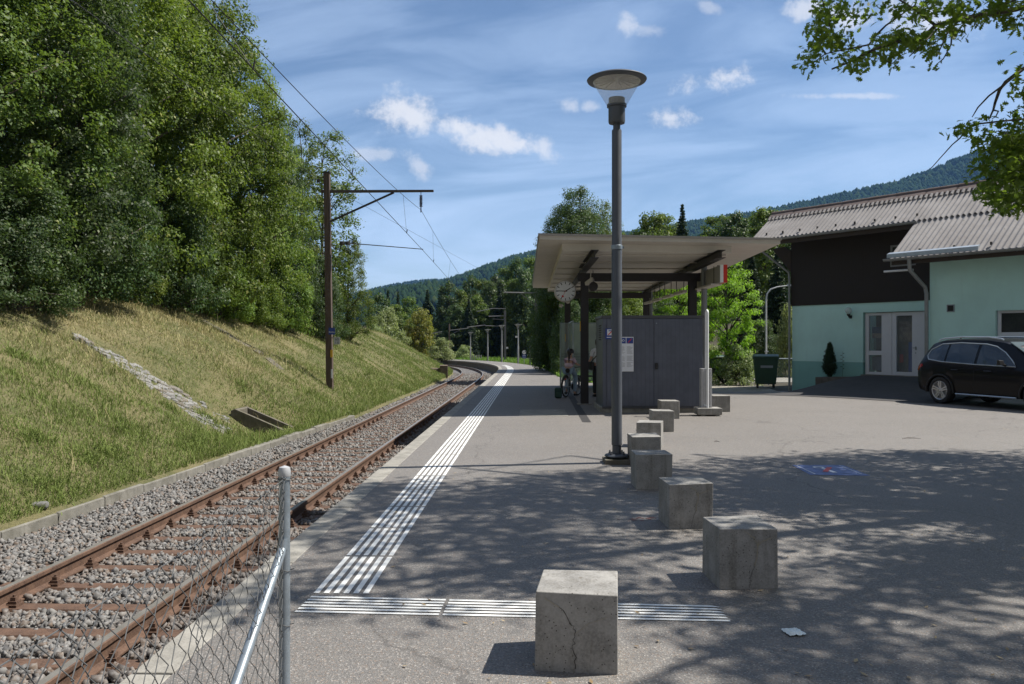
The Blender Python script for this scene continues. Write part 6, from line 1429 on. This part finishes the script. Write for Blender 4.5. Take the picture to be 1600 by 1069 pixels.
# wall of trees on the bank: photo column, distance, crown top row, half width in photo pixels
for a in [('maple', -70, 17.0, -190, 200, 'huge mid green tree cut by the left edge of the photo'),
          ('beech', 70, 19.5, -150, 175, 'big deep green tree standing second from the left edge'),
          ('ash', 190, 24.0, -120, 150, 'tall fresh green tree rising past the top of the photo left of the wires'),
          ('maple', 300, 27.0, -25, 140, 'tall broad tree whose right shoulder slopes under the upper wires'),
          ('ash', 375, 30.5, 72, 98, 'mid green tree beside the sloping edge of the tree wall'),
          ('beech', 420, 33.0, 165, 82, 'dense deep green tree forming the lower right end of the tree wall'),
          ('maple', 250, 33.0, -90, 135, 'rear tree showing above the tree wall in the gap at top left'),
          ('ash', 105, 29.0, -190, 135, 'rear fresh green tree with sky gaps at the top left corner'),
          ('birch', 505, 38.5, 205, 66, 'sparse birch with see through crown behind the wooden mast'),
          ('birch', 470, 36.5, 188, 46, 'narrow sparse birch at the tip of the tree wall'),
          ('lime', 543, 40.0, 372, 40, 'rounded dense tree just right of the wooden mast'),
          ('shrub', 262, 24.6, 262, 82, 'blue green shrub bulging out of the middle of the tree wall'),
          ('shrub', 130, 20.4, 228, 110, 'large dark shrub reaching down to the grass on the left'),
          ('hazel', 345, 27.6, 385, 60, 'bright green low shrub at the foot of the tree wall'),
          ('shrub', 20, 16.8, 268, 110, 'dark shrub overhanging the top of the stone strip at far left'),
          ('hazel', 445, 32.2, 330, 52, 'tall fresh green shrub left of the wooden mast'),
          ('hazel', 395, 29.5, 395, 45, 'small light green shrub between the low shrub and the mast'),
          ('shrub', 500, 35.0, 400, 42, 'dark shrub filling the gap beside the wooden mast'),
          ('hazel', 205, 22.8, 340, 55, 'light green shrub beside the blue green one')]:
    tree(*a, group=BG_)
# mid distance, left of the platform line
VG = 'trees in the valley beyond the curve'
for a in [('forest_darkleaf', 590, 92, 462, 26, 'dark tree peeping out behind the grass slope beside the lime tree'), ('forest_broadleaf', 616, 104, 478, 30, 'mid green tree behind the grass slope left of the yellow tree'),
          ('spruce', 606, 118, 452, 15, 'dark spruce with a pointed top far left in the valley'), ('spruce', 622, 124, 455, 14, 'second dark spruce far left in the valley'),
          ('willow', 604, 88, 484, 34, 'grey green willow like bush behind the grass slope'), ('yellow_tree', 655, 96, 484, 27, 'yellowing round tree beyond the end of the grass slope'),
          ('willow', 690, 104, 529, 26, 'pale round bush beside the end mast of the curve'), ('forest_broadleaf', 638, 130, 466, 22, 'loose green tree above the yellow tree'),
          ('spruce', 668, 140, 452, 22, 'broad dark spruce left end of the forest wall'), ('spruce', 690, 150, 446, 20, 'pointed dark spruce against the blue hill'), ('forest_darkleaf', 702, 140, 444, 24, 'dark tree at the notch between forest and hill'),
          ('willow', 585, 84, 505, 20, 'low grey bush on the crest of the slope'), ('willow', 726, 112, 540, 18, 'low dark bush behind the far lamps'), ('forest_broadleaf', 660, 120, 500, 24, 'green tree behind the yellow tree')]:
    tree(*a, group=VG)
k = 0
for px, top in ((716, 452), (733, 440), (750, 436), (768, 428), (786, 424), (803, 412), (822, 408), (845, 400)):
    for row, (dd, up) in enumerate(((128, 22), (146, 0))):
        kind = ('forest_darkleaf', 'forest_broadleaf', 'spruce')[(k*2+row) % 3] if row == 0 else ('forest_broadleaf', 'forest_darkleaf')[k % 2]
        tree(kind, px+row*7-rgT.uniform(0, 5), dd+rgT.uniform(-6, 6), top+up+rgT.uniform(-6, 6), 25 if kind != 'spruce' else 18, 'tall dark forest tree in the shaded wall of trees behind the far lamps', group='forest wall behind the far platform')
    k += 1
# right of the platform, behind the shelter
RG = 'trees behind the shelter and the house'
for a in [('beech', 903, 45, 296, 82, 'dark maple rising above the left end of the canopy'), ('beech', 868, 47, 385, 38, 'dark leafy tree hanging over the platform left of the clock'),
          ('maple', 878, 46, 322, 52, 'leafy tree left of the dark maple, standing over the left canopy edge'), ('maple', 938, 48, 318, 50, 'leafy tree just left of the lamp post above the canopy'),
          ('lime', 985, 50, 360, 40, 'green tree top just above the canopy right of the lamp post'), ('forest_broadleaf', 1020, 66, 336, 36, 'round olive green tree top above the canopy'),
          ('spruce', 1066, 72, 318, 27, 'dark pointed spruce above the canopy'), ('forest_broadleaf', 1100, 60, 372, 34, 'light green tree top right of the spruce'), ('forest_darkleaf', 1148, 70, 336, 34, 'dark tree top left of the house roof'),
          ('forest_broadleaf', 1196, 66, 328, 40, 'tree top beside the left end of the house roof'), ('spruce', 1215, 49, 385, 34, 'dark spruce behind the pole lamp'), ('spruce', 1175, 52, 395, 32, 'dark spruce behind the bright robinia'),
          ('robinia', 1135, 37, 404, 52, 'bright yellow green robinia between the cabinet and the house'), ('robinia', 1062, 40, 425, 44, 'bright green leafy tree seen under the canopy right of the lamp post'),
          ('pale_bush', 1150, 36.6, 541, 38, 'pale flowering bush beside the mesh railing'), ('pale_bush', 1232, 45, 480, 26, 'pale leafy bush rising beside the house corner'),
          ('shrub', 950, 43, 455, 60, 'leafy shrub seen through the glass under the canopy'), ('hazel', 985, 41, 462, 50, 'sunlit shrub seen above the grey cabinet'), ('shrub', 890, 41, 470, 36, 'dark shrub behind the rear shelter post'), ('shrub', 1040, 44, 470, 50, 'shrub behind the cabinet right half'),
          ('pale_bush', 1108, 41, 540, 30, 'low green bush behind the wheelie bin'), ('forest_darkleaf', 1245, 60, 372, 40, 'dark tree behind the house corner'), ('shrub', 1190, 47, 500, 36, 'dark undergrowth bush behind the waste container')]:
    tree(*a, group=RG)
k = 0
for px, top in ((955, 385), (990, 352), (1022, 340), (1046, 350), (1085, 362), (1112, 346), (1140, 336), (1168, 334), (1198, 326), (1228, 338), (1262, 340), (1300, 350)):
    for row, (dd, up) in enumerate(((74, 22), (88, 0))):
        tree(('forest_darkleaf', 'forest_broadleaf', 'spruce')[(k+row*2) % 3], px+row*14, dd+rgT.uniform(-4, 4), top+up+rgT.uniform(-8, 8), 42 if (k+row*2) % 3 < 2 else 24, 'dark hillside forest tree between the canopy and the house roof', group='hillside forest behind the shelter')
    k += 1
# small conifer in the planter
rng = np.random.RandomState(15); h = rng.rand(420); a = rng.uniform(0, 6.28, 420); rr = .30*np.clip(np.minimum(h*5, 1)*(1-h)**.7, .02, 1)*rng.rand(420)**.4
V = leaf_quads(rng, np.stack([rr*np.cos(a), rr*np.sin(a), .05+1.18*h], 1), np.full(420, .07), 16, .07, 1.6, .2, .35)
t = thing('planter_conifer', 'small dark cone shaped conifer growing in the concrete planter', 'plant', HW(1.9, -.42, .35)); link('crown', npmesh('crown', V, quadfaces(len(V)//4), M['needle']), t)
mb = MB(); mb.tube([(0, 0, -.05), (0, 0, .6)], .02, 6); part('trunk', mb, M['bark'], t)
mb = MB(); mb.tube([(0, 0, 0), (.02, 0, .5), (.01, .02, .95)], [.006, .005, .003], 5)
for k in range(9): mb.quad([(.01, 0, .3+k*.07), (.05*(-1)**k, .02, .33+k*.07), (.08*(-1)**k, 0, .31+k*.07), (.05*(-1)**k, -.02, .30+k*.07)])
solo('dry_stem', mb, M['leafB'], 'thin dry plant stem in the planter beside the small conifer', 'plant', HW(2.4, -.4, .36))

# ------------------------------------------------------------------ the oak over the yard
OAKL = [(0, 0), (.05, .12), (.16, .20), (.07, .30), (.30, .43), (.10, .51), (.34, .68), (.12, .75), (.22, .90), (.07, .92), (0, 1.0)]
OUT = np.array(OAKL+[(-x, y) for x, y in OAKL[-2:0:-1]]); OUT = OUT-np.array([0, .45])
M['oak'] = m_leaf('oak_leaf', (.045, .085, .014), (.13, .19, .030), (.20, .25, .05), .55)
def oak_leaves(rng, C, rad, per, size, flat=.6, droop=.3):
    n = len(C)*per; c = np.repeat(C, per, 0); r = np.repeat(rad, per); o = rng.normal(size=(n, 3)); o /= np.linalg.norm(o, axis=1)[:, None]; o *= rng.rand(n, 1)**.5
    p = c+o*r[:, None]*np.array([1, 1, flat]); nn = o*.5+np.array([0, 0, .7])+rng.normal(size=(n, 3))*.55; nn /= np.linalg.norm(nn, axis=1)[:, None]
    t = o*1.0+rng.normal(size=(n, 3))*.7-np.array([0, 0, droop]); t -= nn*np.sum(t*nn, 1)[:, None]; t /= np.linalg.norm(t, axis=1)[:, None]; b = np.cross(nn, t); L_ = size*rng.uniform(.7, 1.25, n)
    V = p[:, None]+L_[:, None, None]*(OUT[None, :, :1]*b[:, None]+OUT[None, :, 1:]*t[:, None]+(np.abs(OUT[None, :, :1])*.35-(OUT[None, :, 1:]**2)*.18)*nn[:, None])
    return V.reshape(-1, 3)
rng = np.random.RandomState(42); TX, TY = 9.6, 8.4
slope_x, slope_y = sd.x/sd.z, sd.y/sd.z
C = []
def shade_ok(gx, gd):
    if gx < -1.9 or gd < 2.4: return 0
    if gd < 4.9 and gx < 1.15: return 0
    edge = np.interp(gx, [-2, 0, 2, 4, 6, 9], [9.3, 9.6, 10.5, 11.6, 12.1, 11.9])
    if gd > edge: return 0
    dens = .62+.38*ss(gx, 2.0, 4.0)
    if gd < 5.6: dens *= .62
    if gx < .5: dens *= .85
    return dens*(.30+.90*(vnoise(gx*.62+3, gd*.85, 7) > -.26))
tries = 0
while len(C) < 1300 and tries < 170000:
    tries += 1; gx, gd = rng.uniform(-2, 10), rng.uniform(2.2, 13.6)
    if rng.rand() > shade_ok(gx, gd): continue
    z = rng.uniform(4.2, 12.5); x, y = gx+slope_x*z, gd+slope_y*z
    q = ((x-8.2)/7.4)**2+((y-8.2)/6.6)**2+((z-7.6)/5.2)**2
    if q > 1: continue
    if y > .5 and x/y < .69 and z < EYE+.45*y+.75: continue
    C.append((x, y, z))
C = np.array(C); rad = rng.uniform(.40, .72, len(C))
oak = thing('oak_tree', 'oak standing right of the photo whose leafy branches hang into the upper right corner', 'tree', (TX, TY, 0))
V = [oak_leaves(rng, C, rad, 46, .135)]
# branches in view: photo pixel paths at a distance
BR = [([(1660, -10), (1590, 14), (1500, 30), (1462, 40), (1438, 62), (1400, 66), (1364, 78), (1330, 96), (1300, 108)], 8.9, .030),
      ([(1462, 40), (1425, 12), (1390, -10)], 8.9, .016), ([(1500, 30), (1480, 52), (1464, 88)], 8.8, .012), ([(1464, 46), (1440, 70), (1421, 88)], 8.7, .011), ([(1488, 45), (1486, 70), (1474, 92), (1463, 101)], 8.7, .008),
      ([(1364, 60), (1384, 40), (1430, 8)], 9.0, .012), ([(1364, 60), (1358, 70), (1318, 78), (1290, 84), (1268, 100)], 9.0, .010), ([(1318, 78), (1296, 40), (1285, 0)], 9.1, .012), ([(1290, 84), (1275, 60), (1280, 30)], 9.1, .008), ([(1520, 28), (1560, 10), (1600, -5)], 8.9, .02), ([(1364, 78), (1380, 92), (1394, 100)], 8.8, .006),
      ([(1660, 80), (1598, 108), (1572, 128), (1562, 140), (1555, 160), (1552, 172), (1546, 185)], 8.6, .024), ([(1564, 136), (1545, 150), (1528, 168), (1519, 183)], 8.6, .010), ([(1552, 172), (1560, 174), (1556, 182), (1550, 186)], 8.6, .007),
      ([(1680, 150), (1610, 185), (1560, 190), (1525, 194), (1512, 200), (1500, 216), (1488, 226), (1470, 246), (1454, 264)], 8.8, .010), ([(1660, 210), (1610, 240), (1570, 262), (1540, 272)], 8.7, .018), ([(1610, 240), (1580, 290), (1560, 318)], 8.6, .010), ([(1610, 240), (1590, 215), (1560, 205)], 8.7, .010)]
bm_ = MB()
limb_root = Vector((TX, TY, 3.6))
for pts, d, r in BR:
    q = [Vector(P(px, py, d+.25*math.sin(i*1.7+d*3))) for i, (px, py) in enumerate(pts)]
    bm_.tube([tuple(v) for v in q], [r*(1-.75*i/(len(q)-1))+.0025 for i in range(len(q))], 6)
    if pts[0][0] >= 1640:
        v = q[0]; m1 = limb_root.lerp(v, .5)+Vector((0, 0, .7)); bm_.tube([tuple(limb_root), tuple(m1), tuple(v)], [.14, .08, r], 8)
def vis(px, py, sx_, sy_, n, per, d, size=.088):
    global V
    cc = np.array([P(px+rng.normal(0, sx_), py+rng.normal(0, sy_), d+rng.normal(0, .35)) for _ in range(n)]); V.append(oak_leaves(rng, cc, rng.uniform(.08, .17, n), per, size, .8, .5))
for a in [(1292, 20, 14, 18, 22, 9, 9.0), (1286, 52, 13, 14, 20, 8, 9.0), (1272, 84, 8, 10, 9, 7, 9.0), (1262, 100, 6, 4, 4, 6, 9.0), (1316, 68, 12, 12, 12, 7, 9.0), (1345, 92, 12, 8, 11, 7, 8.9), (1326, 100, 8, 6, 6, 6, 8.9), (1378, 74, 10, 12, 15, 8, 8.9), (1402, 60, 13, 16, 22, 8, 8.9), (1424, 66, 12, 9, 9, 7, 8.8), (1392, 98, 8, 5, 4, 5, 8.8), (1452, 58, 12, 14, 12, 7, 8.8), (1455, 84, 6, 6, 5, 6, 8.8), (1498, 48, 14, 10, 14, 8, 8.8),
          (1356, 30, 12, 9, 7, 6, 9.0), (1330, 22, 20, 8, 6, 5, 9.1), (1440, 14, 26, 8, 16, 7, 8.9), (1520, 14, 30, 9, 24, 8, 8.8), (1570, 18, 22, 12, 24, 8, 8.8), (1588, 36, 8, 5, 6, 6, 8.8), (1400, 20, 20, 8, 8, 6, 8.9),
          (1592, 145, 4, 9, 5, 6, 8.6), (1496, 204, 6, 5, 4, 5, 8.8), (1512, 206, 9, 6, 5, 5, 8.8), (1535, 196, 10, 7, 7, 6, 8.8), (1590, 200, 8, 18, 14, 9, 8.7), (1570, 225, 18, 12, 22, 9, 8.7), (1548, 222, 12, 10, 10, 7, 8.7), (1580, 265, 18, 22, 50, 10, 8.7), (1550, 275, 12, 14, 18, 8, 8.7), (1540, 300, 9, 12, 10, 7, 8.6), (1570, 308, 14, 12, 26, 9, 8.6), (1600, 250, 10, 40, 40, 9, 8.8), (1562, 325, 6, 4, 5, 6, 8.6), (1532, 265, 6, 6, 4, 5, 8.7)]:
    vis(*a)
V = np.concatenate(V); k = len(OUT); V = V-np.array([TX, TY, 0]); link('crown', npmesh('oak_crown', V, np.arange(len(V)).reshape(-1, k), M['oak']), oak)
tr = MB(); tr.tube([(TX, TY, -.3), (TX+.05, TY, 1.6), (TX-.05, TY+.1, 3.6), (TX-.2, TY, 6.2), (TX+.1, TY+.1, 9.5)], [.42, .32, .29, .20, .06], 14)
rg = random.Random(8); main = []
for k in range(10):
    a = 6.2832*k/10+rg.uniform(-.2, .2); zr = rg.uniform(4.2, 7.5); e = Vector((TX-1.2+4.6*math.cos(a), TY+4.3*math.sin(a), zr+rg.uniform(1.2, 3.4)))
    if e.y > .5 and e.x/e.y < .72 and e.z < EYE+.47*e.y+.9: e.z = EYE+.47*e.y+1.4
    b = Vector((TX-.1, TY, zr)); m1 = b.lerp(e, .45)+Vector((0, 0, .5)); tr.tube([tuple(b), tuple(m1), tuple(e)], [.13, .085, .03], 8); main.append((m1, e, b))
for i in rng.choice(len(C), 170, replace=False):
    c = Vector(C[i]); b = min((p.lerp(q, f) for p, q, _ in main for f in (0, .35, .7, 1)), key=lambda w: (w-c).length); m1 = b.lerp(c, .5)+Vector((rg.uniform(-.2, .2), rg.uniform(-.2, .2), .1))
    tr.tube([tuple(b), tuple(m1), tuple(c)], [.026, .016, .006], 5)
n0 = len(tr.v); tr.v += bm_.v; tr.f += [tuple(i+n0 for i in f) for f in bm_.f]; tr.mi += bm_.mi
tr.v = [(x-TX, y-TY, z) for x, y, z in tr.v]; part('trunk', tr, M['bark'], oak, 0, True)

# ------------------------------------------------------------------ wooded hills
def m_hill():
    t = NT('wooded_hill'); co = t.co(); n = t.noise(co, .012, 6, .65); n2 = t.noise(co, .08, 4, .7)
    col = t.mix(t.step(n, .3, .7), (.009, .019, .010), (.022, .036, .016)); col = t.mix(t.step(n2, .4, .7, 0, .6), col, (.008, .014, .008)); return t.done(col, 1.0, 0, 0)
M['hill'] = m_hill(); M['hilltree'] = m_leaf('hill_tree', (.007, .017, .009), (.022, .040, .016), (.036, .052, .02), .0, .006, 0)
octV = np.array([(1,0,.25),(0,1,.25),(-1,0,.25),(0,-1,.25),(.6,.6,.62),(-.6,.6,.62),(-.6,-.6,.62),(.6,-.6,.62),(0,0,1),(0,0,-.1)], float)
octF = np.array([(0,4,7),(1,5,4),(2,6,5),(3,7,6),(4,8,7),(5,8,4),(6,8,5),(7,8,6),(0,1,4),(1,2,5),(2,3,6),(3,0,7),(1,0,9),(2,1,9),(3,2,9),(0,3,9)])
def hill(prof_, D, D0, ntree, seed, label, vis_px, tmin):
    xs = [p[0] for p in prof_]; ys = [p[1] for p in prof_]
    crest = lambda px: EYE+(HOR-np.interp(px, xs, ys))/F*D
    def zat(px, t):
        c = crest(px)+5; zz = np.where(t <= 1, c*np.clip(t, 0, 1)**1.15, c*(1-(t-1)*.6)); return zz-5+vnoise(px*.022, t*7, seed)*22*np.clip(t*(1.0-t)*4, 0, 1)
    rows = []
    for t in list(np.linspace(0, 1, 22))+[1.15, 1.5]:
        rows.append([((px-800)/F*D, D0+(D-D0)*t, float(zat(np.float64(px), np.float64(t)))) for px in np.linspace(xs[0], xs[-1], 130)])
    mb = MB(); mb.grid(rows); struct('hill', mb, M['hill'], True)
    rng = np.random.RandomState(seed); px = rng.uniform(*vis_px, ntree); t = tmin+(1.02-tmin)*rng.rand(ntree)**.8; x = (px-800)/F*D; y = D0+(D-D0)*t; z = zat(px, t)
    h = rng.uniform(9, 19, ntree); w = h*rng.uniform(.25, .42, ntree)*np.where(rng.rand(ntree) < .35, .75, 1.15)
    Vv = octV[None]*np.stack([w, w, h], 1)[:, None]+rng.normal(0, .6, (ntree, 10, 3)); Vv = Vv+np.stack([x, y, z-2], 1)[:, None]
    Fc = octF[None]+10*np.arange(ntree)[:, None, None]
    tag(link('hill_forest', npmesh('hill_forest', Vv.reshape(-1, 3), Fc.reshape(-1, 3), M['hilltree'])), kind='stuff')['label'] = label
hill([(300, 520), (560, 505), (640, 475), (690, 452), (722, 436), (760, 420), (800, 406), (835, 398), (900, 380), (1000, 364), (1085, 350), (1210, 330), (1310, 308), (1400, 289), (1450, 272), (1500, 250), (1535, 240), (1600, 224), (1800, 212), (2300, 215), (3000, 240)], 2200, 500, 46000, 51, 'dense forest covering the long mountain ridge on the right', (380, 1640), .22)
hill([(-600, 500), (200, 500), (480, 475), (560, 460), (592, 452), (620, 446), (655, 441), (690, 439), (720, 441), (780, 455), (900, 480), (1200, 500), (1600, 520)], 3600, 2400, 14000, 52, 'blue forest covering the distant rounded hill beyond the curve', (520, 780), .02)

# ------------------------------------------------------------------ air
mb = MB(); mb.b2((-2600, -120, -6.0), (3400, 4300, 620)); hz = mb.mesh('haze', None) if False else None
me = bpy.data.meshes.new('haze'); me.from_pydata(mb.v, [], mb.f)
hm = bpy.data.materials.new('haze_air'); hm.use_nodes = True; hn = hm.node_tree; hn.nodes.clear(); ho_ = hn.nodes.new('ShaderNodeOutputMaterial'); pv = hn.nodes.new('ShaderNodeVolumePrincipled')
pv.inputs['Color'].default_value = (.24, .50, 1.0, 1); pv.inputs['Density'].default_value = HAZE = .00006; pv.inputs['Anisotropy'].default_value = .2; hn.links.new(pv.outputs[0], ho_.inputs['Volume']); me.materials.append(hm)
tag(link('haze', me), kind='stuff')['label'] = 'thin blue air between the yard and the far wooded hills'
